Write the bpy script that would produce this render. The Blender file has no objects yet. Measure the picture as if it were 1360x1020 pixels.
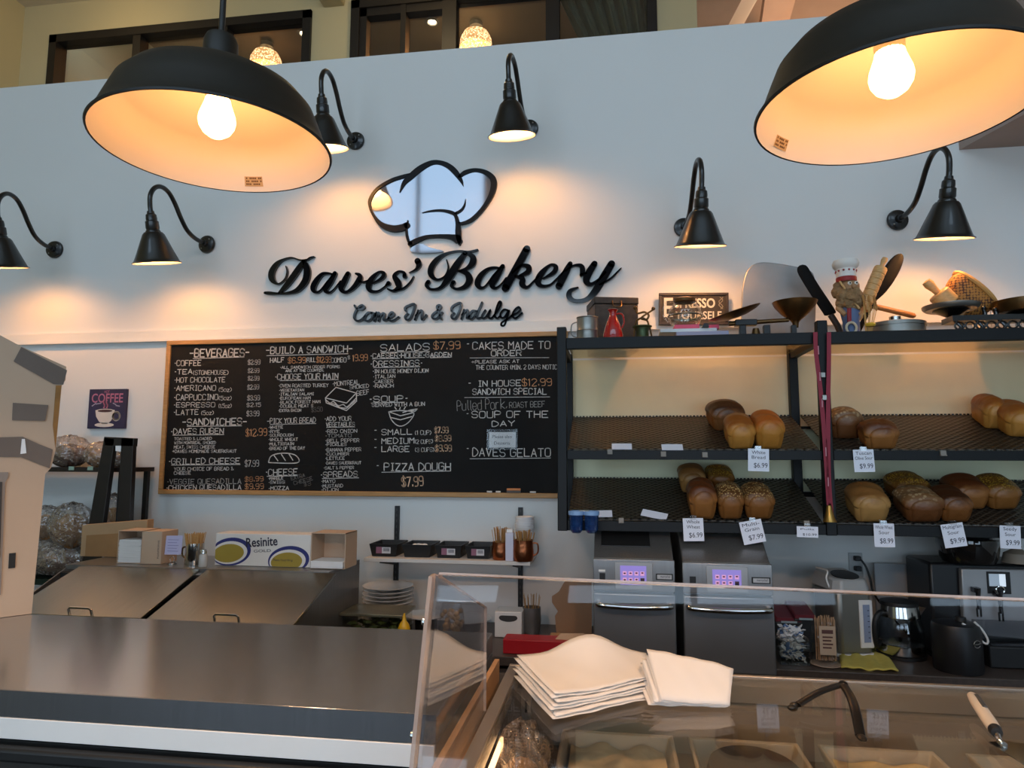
import bpy, bmesh, math, random
from mathutils import Vector, Matrix, Euler
random.seed(7)
SC = bpy.context.scene
COL = SC.collection
# ------------------------------------------------------------------ camera
FPX = 900.0
CAM = Vector((0, 0, 1.72))
_y, _p, _r = (math.radians(a) for a in (8.366, 6.185, 0.138))
_F = Vector((-math.sin(_y)*math.cos(_p), math.cos(_y)*math.cos(_p), math.sin(_p)))
_rt = Vector((math.cos(_y), math.sin(_y), 0))
_up = _rt.cross(_F)
_R = _rt*math.cos(_r) + _up*math.sin(_r)
_U = -_rt*math.sin(_r) + _up*math.cos(_r)
cd = bpy.data.cameras.new('camera')
cam = bpy.data.objects.new('camera', cd)
COL.objects.link(cam)
cam.matrix_world = Matrix(((_R.x, _U.x, -_F.x, CAM.x), (_R.y, _U.y, -_F.y, CAM.y), (_R.z, _U.z, -_F.z, CAM.z), (0, 0, 0, 1)))
cd.sensor_fit = 'HORIZONTAL'
cd.sensor_width = 36.0
cd.lens = FPX*36.0/1360.0
cd.clip_start = 0.02
SC.camera = cam
# ------------------------------------------------------------------ exposure, daylight
SC.view_settings.view_transform = 'Standard'
SC.view_settings.look = 'None'
SC.view_settings.gamma = 1.0
SC.view_settings.use_curve_mapping = False
SC.view_settings.exposure = 0.0
SKY = 4.3             # daylight that comes in through the shop front behind the camera
w = bpy.data.worlds.new('daylight')
SC.world = w
w.use_nodes = True
w.node_tree.nodes['Background'].inputs[0].default_value = (0.60, 0.80, 1.0, 1)
w.node_tree.nodes['Background'].inputs[1].default_value = SKY
LAMP_W = 11.5          # each gooseneck bulb
BULB = 22.0            # pendant bulb emission
WARM = (1.0, 0.47, 0.16)
PEND_W = 31.0         # what each pendant throws down on the counter


def ray(x, y):
    return _F + _R*((x-680)/FPX) - _U*((y-510)/FPX)


def P(x, y, Y):
    "the point of the place seen at pixel x, y that lies in the plane Y (parallel to the back wall)"
    d = ray(x, y)
    return CAM + d*(Y/d.y)


def PZ(x, y, z):
    d = ray(x, y)
    return CAM + d*((z-CAM.z)/d.z)


# ------------------------------------------------------------------ materials
def lin(h):
    if isinstance(h, str):
        h = h.lstrip('#')
        c = [int(h[i:i+2], 16)/255 for i in (0, 2, 4)]
        return tuple((v/12.92 if v <= 0.04045 else ((v+0.055)/1.055)**2.4) for v in c) + (1,)
    return tuple(h[:3]) + (1,)


MATS = {}


def mat(name, col, rough=0.5, metal=0.0, noise=0.0, nscale=8.0, col2=None, bump=0.0, bscale=40.0, stretch=None,
        trans=0.0, emit=None, estr=0.0, coat=0.0, spec=None, ior=None, sheen=0.0):
    if name in MATS:
        return MATS[name]
    m = bpy.data.materials.new(name)
    m.use_nodes = True
    nt = m.node_tree
    b = nt.nodes['Principled BSDF']
    b.inputs['Base Color'].default_value = lin(col)
    b.inputs['Roughness'].default_value = rough
    b.inputs['Metallic'].default_value = metal
    b.inputs['Transmission Weight'].default_value = trans
    b.inputs['Coat Weight'].default_value = coat
    if spec is not None:
        b.inputs['Specular IOR Level'].default_value = spec
    if ior:
        b.inputs['IOR'].default_value = ior
    if emit:
        b.inputs['Emission Color'].default_value = lin(emit)
        b.inputs['Emission Strength'].default_value = estr
    if noise or bump or col2:
        tc = nt.nodes.new('ShaderNodeTexCoord')
        mp = nt.nodes.new('ShaderNodeMapping')
        nt.links.new(tc.outputs['Object'], mp.inputs[0])
        if stretch:
            mp.inputs['Scale'].default_value = stretch
        if noise or col2:
            n = nt.nodes.new('ShaderNodeTexNoise')
            n.inputs['Scale'].default_value = nscale
            n.inputs['Detail'].default_value = 5
            nt.links.new(mp.outputs[0], n.inputs['Vector'])
            r = nt.nodes.new('ShaderNodeValToRGB')
            c = lin(col)
            c2 = lin(col2) if col2 else tuple(max(0, v*(1-noise)) for v in c[:3]) + (1,)
            r.color_ramp.elements[0].position = 0.35
            r.color_ramp.elements[1].position = 0.68
            r.color_ramp.elements[0].color = c2
            r.color_ramp.elements[1].color = c
            nt.links.new(n.outputs['Fac'], r.inputs[0])
            nt.links.new(r.outputs[0], b.inputs['Base Color'])
        if bump:
            n2 = nt.nodes.new('ShaderNodeTexNoise')
            n2.inputs['Scale'].default_value = bscale
            n2.inputs['Detail'].default_value = 4
            nt.links.new(mp.outputs[0], n2.inputs['Vector'])
            bp = nt.nodes.new('ShaderNodeBump')
            bp.inputs['Strength'].default_value = bump
            bp.inputs['Distance'].default_value = 0.01
            nt.links.new(n2.outputs['Fac'], bp.inputs['Height'])
            nt.links.new(bp.outputs[0], b.inputs['Normal'])
    MATS[name] = m
    return m


def clear_mat(name, tint=(1, 1, 1), gloss=0.04, rough=0.02, fres=1.45, bump=0.0, bscale=30, body=None, bodyw=0.0):
    "clear plastic or glass that lets light straight through and mirrors at a slant"
    if name in MATS:
        return MATS[name]
    m = bpy.data.materials.new(name)
    m.use_nodes = True
    nt = m.node_tree
    nt.nodes.remove(nt.nodes['Principled BSDF'])
    out = nt.nodes['Material Output']
    tr = nt.nodes.new('ShaderNodeBsdfTransparent')
    tr.inputs[0].default_value = tuple(tint) + (1,)
    gl = nt.nodes.new('ShaderNodeBsdfGlossy')
    gl.inputs['Roughness'].default_value = rough
    lw = nt.nodes.new('ShaderNodeLayerWeight')      # 1 - |cos|: the same from both sides of a pane
    lw.inputs[0].default_value = 0.5
    pw = nt.nodes.new('ShaderNodeMath')
    pw.operation = 'POWER'
    pw.inputs[1].default_value = 5.0
    nt.links.new(lw.outputs['Facing'], pw.inputs[0])
    f0 = ((fres-1)/(fres+1))**2
    fr = nt.nodes.new('ShaderNodeMath')
    fr.operation = 'MULTIPLY_ADD'
    fr.inputs[1].default_value = 1-f0
    fr.inputs[2].default_value = f0
    nt.links.new(pw.outputs[0], fr.inputs[0])
    mx = nt.nodes.new('ShaderNodeMixShader')
    ad = nt.nodes.new('ShaderNodeMath')
    ad.operation = 'ADD'
    ad.inputs[1].default_value = gloss
    nt.links.new(fr.outputs[0], ad.inputs[0])
    nt.links.new(ad.outputs[0], mx.inputs[0])
    first = tr.outputs[0]
    if body:
        df = nt.nodes.new('ShaderNodeBsdfDiffuse')
        df.inputs[0].default_value = lin(body)
        m0 = nt.nodes.new('ShaderNodeMixShader')
        m0.inputs[0].default_value = bodyw
        nt.links.new(tr.outputs[0], m0.inputs[1])
        nt.links.new(df.outputs[0], m0.inputs[2])
        first = m0.outputs[0]
    nt.links.new(first, mx.inputs[1])
    nt.links.new(gl.outputs[0], mx.inputs[2])
    nt.links.new(mx.outputs[0], out.inputs['Surface'])
    if bump:
        n2 = nt.nodes.new('ShaderNodeTexNoise')
        n2.inputs['Scale'].default_value = bscale
        tc = nt.nodes.new('ShaderNodeTexCoord')
        nt.links.new(tc.outputs['Object'], n2.inputs['Vector'])
        bp = nt.nodes.new('ShaderNodeBump')
        bp.inputs['Strength'].default_value = bump
        bp.inputs['Distance'].default_value = 0.02
        nt.links.new(n2.outputs['Fac'], bp.inputs['Height'])
        nt.links.new(bp.outputs[0], gl.inputs['Normal'])
        nt.links.new(bp.outputs[0], lw.inputs['Normal'])
    MATS[name] = m
    return m


def emit_mat(name, col, s):
    if name in MATS:
        return MATS[name]
    m = bpy.data.materials.new(name)
    m.use_nodes = True
    nt = m.node_tree
    nt.nodes.remove(nt.nodes['Principled BSDF'])
    e = nt.nodes.new('ShaderNodeEmission')
    e.inputs[0].default_value = lin(col)
    e.inputs[1].default_value = s
    nt.links.new(e.outputs[0], nt.nodes['Material Output'].inputs['Surface'])
    MATS[name] = m
    return m


# ------------------------------------------------------------------ mesh builder
def smooth_path(pts, n=6, closed=False):
    "Catmull-Rom through points (any dimension)"
    pts = [tuple(p) for p in pts]
    out = []
    N = len(pts)
    if N < 3:
        return pts
    for i in range(N if closed else N-1):
        if closed:
            a, b, c, d = pts[(i-1) % N], pts[i], pts[(i+1) % N], pts[(i+2) % N]
        else:
            a, b, c, d = pts[max(i-1, 0)], pts[i], pts[i+1], pts[min(i+2, N-1)]
        for k in range(n):
            t = k/n
            out.append(tuple(0.5*((2*q) + (-p+r)*t + (2*p-5*q+4*r-s)*t*t + (-p+3*q-3*r+s)*t**3)
                             for p, q, r, s in zip(a, b, c, d)))
    if not closed:
        out.append(pts[-1])
    return out


class MB:
    def __init__(self):
        self.v = []
        self.f = []
        self.mi = []
        self.cur = 0

    def add(self, vs, fs, M=None):
        o = len(self.v)
        for q in vs:
            q = Vector(q)
            self.v.append(M @ q if M is not None else q)
        for f in fs:
            self.f.append([o+i for i in f])
            self.mi.append(self.cur)
        return self

    def box(self, x0, x1, y0, y1, z0, z1, M=None):
        vs = [(x, y, z) for x in (x0, x1) for y in (y0, y1) for z in (z0, z1)]
        fs = [(0, 1, 3, 2), (4, 6, 7, 5), (0, 4, 5, 1), (2, 3, 7, 6), (0, 2, 6, 4), (1, 5, 7, 3)]
        return self.add(vs, fs, M)

    def hexa(self, a, b):
        "solid between two quads a (4 points) and b (4 points)"
        vs = list(a)+list(b)
        fs = [(0, 1, 2, 3), (7, 6, 5, 4), (0, 4, 5, 1), (1, 5, 6, 2), (2, 6, 7, 3), (3, 7, 4, 0)]
        return self.add(vs, fs)

    def lathe(self, prof, n=32, M=None):
        vs, fs = [], []
        rings = []
        for r, z in prof:
            if r < 1e-6:
                rings.append([len(vs)])
                vs.append((0, 0, z))
            else:
                rings.append(list(range(len(vs), len(vs)+n)))
                vs += [(r*math.cos(2*math.pi*k/n), r*math.sin(2*math.pi*k/n), z) for k in range(n)]
        for A, B in zip(rings, rings[1:]):
            for k in range(n):
                j = (k+1) % n
                if len(A) == 1 and len(B) == 1:
                    continue
                if len(A) == 1:
                    fs.append((A[0], B[j], B[k]))
                elif len(B) == 1:
                    fs.append((A[k], A[j], B[0]))
                else:
                    fs.append((A[k], A[j], B[j], B[k]))
        return self.add(vs, fs, M)

    def tube(self, pts, r, n=10, M=None, cap=True, flat=1.0, flatn=1.0):
        pts = [Vector(p) for p in pts]
        rs = r if isinstance(r, (list, tuple)) else [r]*len(pts)
        vs, fs = [], []
        t0 = (pts[1]-pts[0]).normalized()
        ref = Vector((0, 0, 1)) if abs(t0.z) < 0.9 else Vector((1, 0, 0))
        nrm = t0.cross(ref).normalized()
        for i, p in enumerate(pts):
            t = (pts[min(i+1, len(pts)-1)]-pts[max(i-1, 0)]).normalized()
            nrm = (nrm - t*nrm.dot(t)).normalized()
            b = t.cross(nrm)
            for k in range(n):
                a = 2*math.pi*k/n
                vs.append(p + (nrm*math.cos(a)*flatn + b*math.sin(a)*flat)*rs[i])
        for i in range(len(pts)-1):
            for k in range(n):
                j = (k+1) % n
                fs.append((i*n+k, i*n+j, (i+1)*n+j, (i+1)*n+k))
        if cap:
            fs.append(tuple(range(n))[::-1])
            fs.append(tuple(range((len(pts)-1)*n, len(pts)*n)))
        return self.add(vs, fs, M)

    def cyl(self, p0, p1, r0, r1=None, n=20):
        return self.tube([p0, p1], [r0, r0 if r1 is None else r1], n)

    def prism(self, pts, d):
        "polygon of 3D points swept along vector d"
        n = len(pts)
        pts = [Vector(p) for p in pts]
        d = Vector(d)
        vs = pts + [p+d for p in pts]
        fs = [tuple(range(n)), tuple(range(2*n-1, n-1, -1))]
        fs += [(i, i+n, (i+1) % n+n, (i+1) % n) for i in range(n)]
        return self.add(vs, fs)

    def grid(self, fn, nu, nv, M=None, wrapu=False):
        vs = [fn(i/(nu if wrapu else nu-1), j/(nv-1)) for i in range(nu) for j in range(nv)]
        fs = []
        for i in range(nu if wrapu else nu-1):
            for j in range(nv-1):
                a, b = i*nv+j, ((i+1) % nu)*nv+j
                fs.append((a, b, b+1, a+1))
        return self.add(vs, fs, M)

    def ball(self, c, r, n=16, sq=(1, 1, 1), lump=0.0, seed=0):
        rr = random.Random(seed)
        ph = [rr.uniform(0, 6.28) for _ in range(6)]

        def fn(u, v):
            a, b = u*2*math.pi, (v-0.5)*math.pi
            k = 1 + lump*(math.sin(3*a+ph[0])*math.cos(2*b+ph[1]) + 0.6*math.sin(5*a+ph[2]+3*b) + 0.5*math.sin(7*b+ph[3]+2*a))
            return (c[0]+r*sq[0]*k*math.cos(b)*math.cos(a), c[1]+r*sq[1]*k*math.cos(b)*math.sin(a), c[2]+r*sq[2]*k*math.sin(b))
        return self.grid(fn, n, max(8, n//2+1), wrapu=True)

    def stroke(self, pts, Y, t, smooth=5, cap=True):
        "flat variable-width stroke; pts are pixel (x, y, width) on the plane Y, swept t deep into the wall"
        s = smooth_path(pts, smooth) if smooth else pts
        c = []
        for x, y, wd in s:
            p = P(x, y, Y)
            c.append((p.x, p.z, max(wd, 0.3)*Y/FPX/2))
        L, Rr = [], []
        for i in range(len(c)):
            a, b = c[max(i-1, 0)], c[min(i+1, len(c)-1)]
            dx, dz = b[0]-a[0], b[1]-a[1]
            q = math.hypot(dx, dz) or 1
            nx, nz = -dz/q, dx/q
            L.append((c[i][0]+nx*c[i][2], c[i][1]+nz*c[i][2]))
            Rr.append((c[i][0]-nx*c[i][2], c[i][1]-nz*c[i][2]))
        n = len(c)
        vs = [(x, Y, z) for x, z in L] + [(x, Y, z) for x, z in Rr] + [(x, Y+t, z) for x, z in L] + [(x, Y+t, z) for x, z in Rr]
        fs = []
        for i in range(n-1):
            fs.append((i, i+1, n+i+1, n+i))
            if t:
                fs.append((i, 2*n+i, 2*n+i+1, i+1))
                fs.append((n+i, n+i+1, 3*n+i+1, 3*n+i))
        self.add(vs, fs)
        if cap:
            for e in (c[0], c[-1]):
                if e[2] > 0.0015:
                    self.prism([(e[0]+e[2]*math.cos(k*math.pi/6), Y, e[1]+e[2]*math.sin(k*math.pi/6)) for k in range(12)], (0, max(t, 1e-4), 0))
        return self

    def build(self, name, mats, parent=None, angle=35, bevel=0.0, keep=False):
        """links the collected shapes as ONE mesh object (coordinates are those of the place)"""
        me = bpy.data.meshes.new(name)
        org = Vector((0, 0, 0))
        if parent is None and not keep and self.v:
            lo = Vector([min(q[i] for q in self.v) for i in range(3)])
            hi = Vector([max(q[i] for q in self.v) for i in range(3)])
            org = Vector(((lo.x+hi.x)/2, (lo.y+hi.y)/2, lo.z))
        me.from_pydata([tuple(q-org) for q in self.v], [], self.f)
        if not isinstance(mats, (list, tuple)):
            mats = [mats]
        for m in mats:
            me.materials.append(m)
        if len(mats) > 1:
            me.polygons.foreach_set('material_index', self.mi)
        bm = bmesh.new()
        bm.from_mesh(me)
        bmesh.ops.recalc_face_normals(bm, faces=bm.faces)
        bm.to_mesh(me)
        bm.free()
        me.polygons.foreach_set('use_smooth', [True]*len(me.polygons))
        me.set_sharp_from_angle(angle=math.radians(angle))
        me.update()
        o = bpy.data.objects.new(name, me)
        COL.objects.link(o)
        if parent is not None:
            o.parent = parent
            if parent.type == 'EMPTY':
                o.matrix_parent_inverse = parent.matrix_basis.inverted()
            elif parent.parent is None:
                o.matrix_parent_inverse = parent.matrix_basis.inverted()
        else:
            o.location = org
        if bevel:
            bv = o.modifiers.new('edge', 'BEVEL')
            bv.width = bevel
            bv.segments = 2
            bv.limit_method = 'ANGLE'
            bv.angle_limit = math.radians(40)
        return o


def tag(o, label=None, cat=None, group=None, kind=None):
    if label:
        o['label'] = label
    if cat:
        o['category'] = cat
    if group:
        o['group'] = group
    if kind:
        o['kind'] = kind
    return o


def thing(name, label, cat, loc, group=None, rz=0.0):
    o = bpy.data.objects.new(name, None)
    o.empty_display_size = 0.05
    COL.objects.link(o)
    o.location = loc
    o.rotation_euler = (0, 0, rz)
    o.matrix_basis = Matrix.Translation(Vector(loc)) @ Matrix.Rotation(rz, 4, 'Z')
    return tag(o, label, cat, group)


def dup(root, loc, label, rz=None, rot=None):
    def cp(o, par):
        c = o.copy()
        COL.objects.link(c)
        if par is not None:
            c.parent = par
            c.matrix_parent_inverse = o.matrix_parent_inverse.copy()
        for k in [q for q in KIDS.get(o.name, [])]:
            cp(k, c)
        return c
    KIDS = {}
    for o in COL.objects:
        if o.parent is not None:
            KIDS.setdefault(o.parent.name, []).append(o)
    r = cp(root, None)
    r.location = loc
    if rz is not None:
        r.rotation_euler = (0, 0, rz)
    if rot is not None:
        r.rotation_euler = rot
    r['label'] = label
    return r


def struct(name, mb, m, parent=None, bevel=0.0):
    o = mb.build(name, m, parent, bevel=bevel)
    if parent is None:
        o['kind'] = 'structure'
    return o


def text_mesh(s, size, bold=0.0, spacing=1.0, shear=0.0):
    "glyph outlines of the built-in face as (verts, faces), centred on x, baseline 0"
    cu = bpy.data.curves.new('t', 'FONT')
    cu.body = s
    cu.size = size
    cu.align_x = 'CENTER'
    cu.resolution_u = 3
    cu.offset = bold
    cu.shear = shear
    cu.space_character = spacing
    ob = bpy.data.objects.new('t', cu)
    COL.objects.link(ob)
    dg = bpy.context.evaluated_depsgraph_get()
    me = bpy.data.meshes.new_from_object(ob.evaluated_get(dg))
    vs = [v.co.copy() for v in me.vertices]
    fs = [tuple(p.vertices) for p in me.polygons]
    bpy.data.objects.remove(ob)
    bpy.data.curves.remove(cu)
    bpy.data.meshes.remove(me)
    return vs, fs


def put_text(mb, s, centre, size, right, up, width=None, bold=0.0, shear=0.0):
    "adds flat lettering at a centre point with axes right / up (fits width when given)"
    vs, fs = text_mesh(s, size, bold, shear=shear)
    if not vs:
        return
    right, up = Vector(right).normalized(), Vector(up).normalized()
    x0, x1 = min(v.x for v in vs), max(v.x for v in vs)
    y0, y1 = min(v.y for v in vs), max(v.y for v in vs)
    k = width/(x1-x0) if width else 1.0
    cx, cy = (x0+x1)/2, (y0+y1)/2
    mb.add([Vector(centre) + right*((v.x-cx)*k) + up*(v.y-cy) for v in vs], fs)


W = 3.6               # the sign wall
# shared materials
M_wall = mat('white_wall_paint', '#dcdad6', 0.75, noise=0.03, nscale=1.5, bump=0.03, bscale=90)
M_cream = mat('cream_wall_paint', '#cfc096', 0.8, noise=0.04, nscale=2)
M_ceil = mat('ceiling_paint', '#cdc3b0', 0.9, noise=0.04, nscale=3)
M_floor = mat('tile_floor', '#403b36', 0.6, noise=0.2, nscale=5)
M_trim = mat('white_trim', '#e4e0d8', 0.45, noise=0.02)
M_darkframe = mat('dark_bronze_frame', '#1d1813', 0.5, noise=0.2)
M_black = mat('black_enamel', '#0c0b0a', 0.32, noise=0.15, coat=0.3)
M_blackmatt = mat('black_plastic', '#121213', 0.5, noise=0.15)
M_inner = mat('white_enamel', '#f3ece0', 0.45, noise=0.02)
M_steel = mat('brushed_steel', '#b6b8ba', 0.17, 0.82, noise=0.08, nscale=6, stretch=(1, 30, 30), bump=0.012, bscale=40)
M_steelf = mat('steel_fascia', '#9a9ca0', 0.24, 0.9, noise=0.1, nscale=5, stretch=(30, 1, 1))
M_lid = mat('brushed_lid_steel', '#8b8d87', 0.25, 0.92, noise=0.12, nscale=6, stretch=(30, 1, 1), bump=0.015, bscale=40)
M_steel2 = mat('brushed_steel_grey', '#8d8c8b', 0.33, 0.75, noise=0.12, nscale=5, stretch=(30, 30, 1.2), bump=0.03, bscale=60)
M_chrome = mat('polished_steel', '#c8c6c2', 0.12, 1.0, noise=0.05)
M_rack = mat('navy_black_steel', '#06080b', 0.5, 0.0, noise=0.2, nscale=20, spec=0.3)
M_wood = mat('oak_wood', '#b98a52', 0.5, noise=0.25, nscale=6, stretch=(2, 20, 20), bump=0.1)
M_woodd = mat('worn_brown_wood', '#a8713c', 0.5, noise=0.35, nscale=9, stretch=(6, 6, 20))
M_woodl = mat('pale_beech_wood', '#d2a468', 0.5, noise=0.2, nscale=9, stretch=(6, 6, 20))
M_darkwood = mat('dark_brown_wood', '#1c1310', 0.4, noise=0.3, nscale=9)
M_card = mat('kraft_cardboard', '#b48f68', 0.85, noise=0.12, nscale=5, bump=0.05)
M_cardl = mat('pale_cardboard', '#c3a88f', 0.85, noise=0.08, nscale=3, bump=0.05)
M_tape = mat('brown_packing_tape', '#6d6057', 0.35, noise=0.1, nscale=12)
M_paper = mat('white_paper', '#ecebea', 0.8, noise=0.02)
M_paperb = mat('white_bag_paper', '#e6dfd6', 0.75, noise=0.05, nscale=8, bump=0.1, bscale=15)
M_ink = mat('dark_print', '#2b2a3c', 0.7, noise=0.1)
M_white = mat('white_plastic', '#e6e4e0', 0.4, noise=0.03)
M_glass = clear_mat('clear_glass')
M_acryl = clear_mat('clear_acrylic', (0.97, 0.97, 0.98), 0.0, 0.02, 1.36)
M_acedge = clear_mat('acrylic_edge', (0.8, 0.75, 0.72), 0.1, 0.15, 1.5, body='#d8c4b8', bodyw=0.45)
M_wrap = clear_mat('crinkled_clear_film', (0.9, 0.9, 0.92), 0.16, 0.14, 1.5, bump=1.0, bscale=38, body='#b9a28d', bodyw=0.28)
M_brass = mat('aged_brass', '#6d5130', 0.35, 0.85, noise=0.35, nscale=14)
M_copper = mat('copper', '#a8633f', 0.28, 0.95, noise=0.15, nscale=20, bump=0.1, bscale=60)
M_tin = mat('galvanised_tin', '#9a9892', 0.35, 0.85, noise=0.25, nscale=12)
M_counter = mat('brown_laminate', '#4d433d', 0.4, noise=0.3, nscale=60)
# ================================================================== the setting
struct('floor', MB().box(-5.5, 5, -4.2, 8.2, -0.1, 0), M_floor)
struct('wall_back', MB().box(-5.4, 4.6, W, W+0.15, 0, 4.07), M_wall)
struct('ceiling', MB().box(-5.6, 5, 0.3, 5.36, 5.9, 6.0).box(-5.6, 5, -4.2, 0.4, 8.0, 8.1).box(-5.6, 5, 0.3, 0.4, 6.0, 8.1), M_ceil)
struct('wall_left', MB().box(-5.5, -5.38, -4.2, 8.2, 0, 8.1), M_cream)
struct('wall_right', MB().box(4.6, 4.75, -4.2, 8.2, 0, 8.1), M_wall)
# shop front behind the camera: piers and bands round three tall windows
b = MB()
b.box(-5.5, 4.75, -4.2, -4.0, 0, 0.7).box(-5.5, 4.75, -4.2, -4.0, 7.7, 8.1).box(-5.5, 4.75, -4.2, -4.0, 2.8, 4.12).box(-5.5, 4.75, -4.2, -4.0, 4.42, 5.25)
xs = [(-5.5, -4.6), (-2.1, -1.5), (1.0, 1.6), (4.1, 4.75)]
for a, c in xs:
    b.box(a, c, -4.2, -4.0, 0.7, 7.7)
struct('wall_front', b, mat('charcoal_wall_paint', '#3a3a3c', 0.8, noise=0.05))
for k, (a, c) in enumerate(((-4.6, -2.1), (-1.5, 1.0), (1.6, 4.1))):
    f = MB()
    for x in (a, (a+c)/2-0.03, c-0.06):
        f.box(x, x+0.06, -4.12, -4.06, 0.7, 7.7)
    for z in (0.7, 2.74, 4.1, 4.4, 5.25, 7.64):
        f.box(a, c, -4.12, -4.06, z, z+0.06)
    struct('window_%d' % (k+3), f, M_darkframe)
# light enters there
for k, (a, c) in enumerate(((-4.6, -2.1), (-1.5, 1.0), (1.6, 4.1))):
    ld = bpy.data.lights.new('window_daylight_portal', 'AREA')
    ld.shape = 'RECTANGLE'
    ld.size, ld.size_y = c-a, 7.0
    ld.cycles.is_portal = True
    lo = bpy.data.objects.new('window_daylight_portal', ld)
    lo.location = ((a+c)/2, -4.13, 4.2)
    lo.rotation_euler = (math.radians(90), 0, 0)
    COL.objects.link(lo)
# upper wall of the loft with its two ribbon windows
WU = 5.2
x1a, x1b, z1 = -5.07, -2.527, 5.575
x2a, x2b, z2 = -2.164, 0.403, 5.62
zb = 4.75
b = MB()
b.box(-5.4, 0.715, WU, WU+0.14, 3.0, zb).box(-5.4, x1a, WU, WU+0.14, zb, 6.0).box(x1b, x2a, WU, WU+0.14, zb, 6.0)
b.box(x2b, 0.715, WU, WU+0.14, zb, 6.0).box(x1a, x1b, WU, WU+0.14, z1, 6.0).box(x2a, x2b, WU, WU+0.14, z2, 6.0)
struct('wall_loft', b, M_cream)
struct('trim_1', MB().box(-5.38, 4.6, W-0.022, W, 2.395, 2.455).box(-5.38, 4.6, W-0.03, W, 2.39, 2.402), M_trim)
struct('trim_2', MB().box(-0.2, 4.6, W-0.012, W, 2.235, 2.25), M_trim)


def loft_window(name, x0, x1, z0, z1, bars, t=0.075, extra=()):
    f = MB()
    f.box(x0, x1, WU-0.03, WU+0.1, z1-t, z1).box(x0, x1, WU-0.03, WU+0.1, z0, z0+t)
    f.box(x0, x0+t, WU-0.03, WU+0.1, z0, z1).box(x1-t, x1, WU-0.03, WU+0.1, z0, z1)
    for x, wd in bars:
        f.box(x-wd/2, x+wd/2, WU-0.02, WU+0.09, z0, z1)
    for xa, xb in extra:
        f.box(xa, xb, WU-0.01, WU+0.08, z1-t-0.07, z1-t)
        f.box(xa, xa+0.06, WU-0.01, WU+0.08, z0, z1-t)
    fr = struct(name, f, M_darkframe)
    MB().box(x0+t, x1-t, WU+0.045, WU+0.051, z0+t, z1-t).build('pane', M_glass, fr)
    return fr


loft_window('window_1', x1a, x1b, zb, z1, [(P(183, 60, WU).x, 0.075), (P(297, 60, WU).x, 0.075)])
loft_window('window_2', x2a, x2b, zb, z2, [(P(536, 40, WU).x, 0.045), (P(597, 40, WU).x, 0.12), (P(734, 30, WU).x, 0.11)],
            extra=((x2a+0.075, P(590, 40, WU).x),))
# the lit rooms behind the loft windows
M_room = mat('loft_room_paint', '#8f7a63', 0.9, noise=0.05)
b = MB()
b.box(-5.38, 0.7, 8.0, 8.1, 3, 6.7).box(0.6, 0.7, WU+0.14, 8.0, 3, 6.7)
b.box(-3.3, -3.24, WU+0.15, 8.0, 3, 5.2)
struct('wall_loft_room', b, M_room)
struct('ceiling_loft', MB().box(-5.4, 0.7, WU+0.14, 8.1, 6.6, 6.7), M_room)
struct('floor_loft', MB().box(-5.4, 4.6, W+0.15, 8.1, 2.95, 3.0), M_floor)
# stair hall to the right of the loft wall: peach walls, sloping trim
M_peach = mat('peach_wall_paint', '#c9a184', 0.8, noise=0.05)
b = MB()
b.box(0.7, 4.6, 7.0, 7.1, 3.0, 6.7)
struct('wall_stair_hall', b, M_peach)
struct('ceiling_stair_hall', MB().box(0.7, 4.6, WU+0.16, 7.1, 6.6, 6.7), M_ceil)
a0, a1 = P(972, 40, 6.4), P(1004, -20, 5.9)
dv = (a1-a0)
bt = MB()
bt.hexa([a0+Vector((-.06, 0, 0)), a0+Vector((.07, 0, 0)), a0+Vector((.07, .1, 0)), a0+Vector((-.06, .1, 0))],
        [a1+Vector((-.06, 0, 0)), a1+Vector((.07, 0, 0)), a1+Vector((.07, .1, 0)), a1+Vector((-.06, .1, 0))])
struct('trim_3', bt, M_trim)
b = MB()
a0, a1 = P(1045, 40, 6.6), P(1062, -20, 6.3)
b.hexa([a0+Vector((-.3, 0, -.3)), a0, a0+Vector((0, .2, 0)), a0+Vector((-.3, .2, -.3))],
       [a1+Vector((-.3, 0, 0)), a1, a1+Vector((0, .2, 0)), a1+Vector((-.3, .2, 0))])
struct('beam_stair_hall', b, M_peach)
# soffit at the far right of the sign wall
c0 = P(1274, 199, W-0.002)
fr = PZ(1360, 152, c0.z)
d = (fr-c0)
b = MB()
q0, q1 = c0, c0+d*2.0
far = Vector((4.6, W, c0.z))
near = Vector((4.6, q1.y, c0.z))
b.prism([q0, q1, near, far], (0, 0, 0.78))
struct('soffit', b, mat('soffit_paint', '#a08f86', 0.85, noise=0.05))


def plain_light(name, loc, power, col=WARM, r=0.05):
    ld = bpy.data.lights.new(name, 'POINT')
    ld.energy = power
    ld.color = col
    ld.shadow_soft_size = r
    o = bpy.data.objects.new(name, ld)
    o.location = loc
    COL.objects.link(o)
    return o


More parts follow.
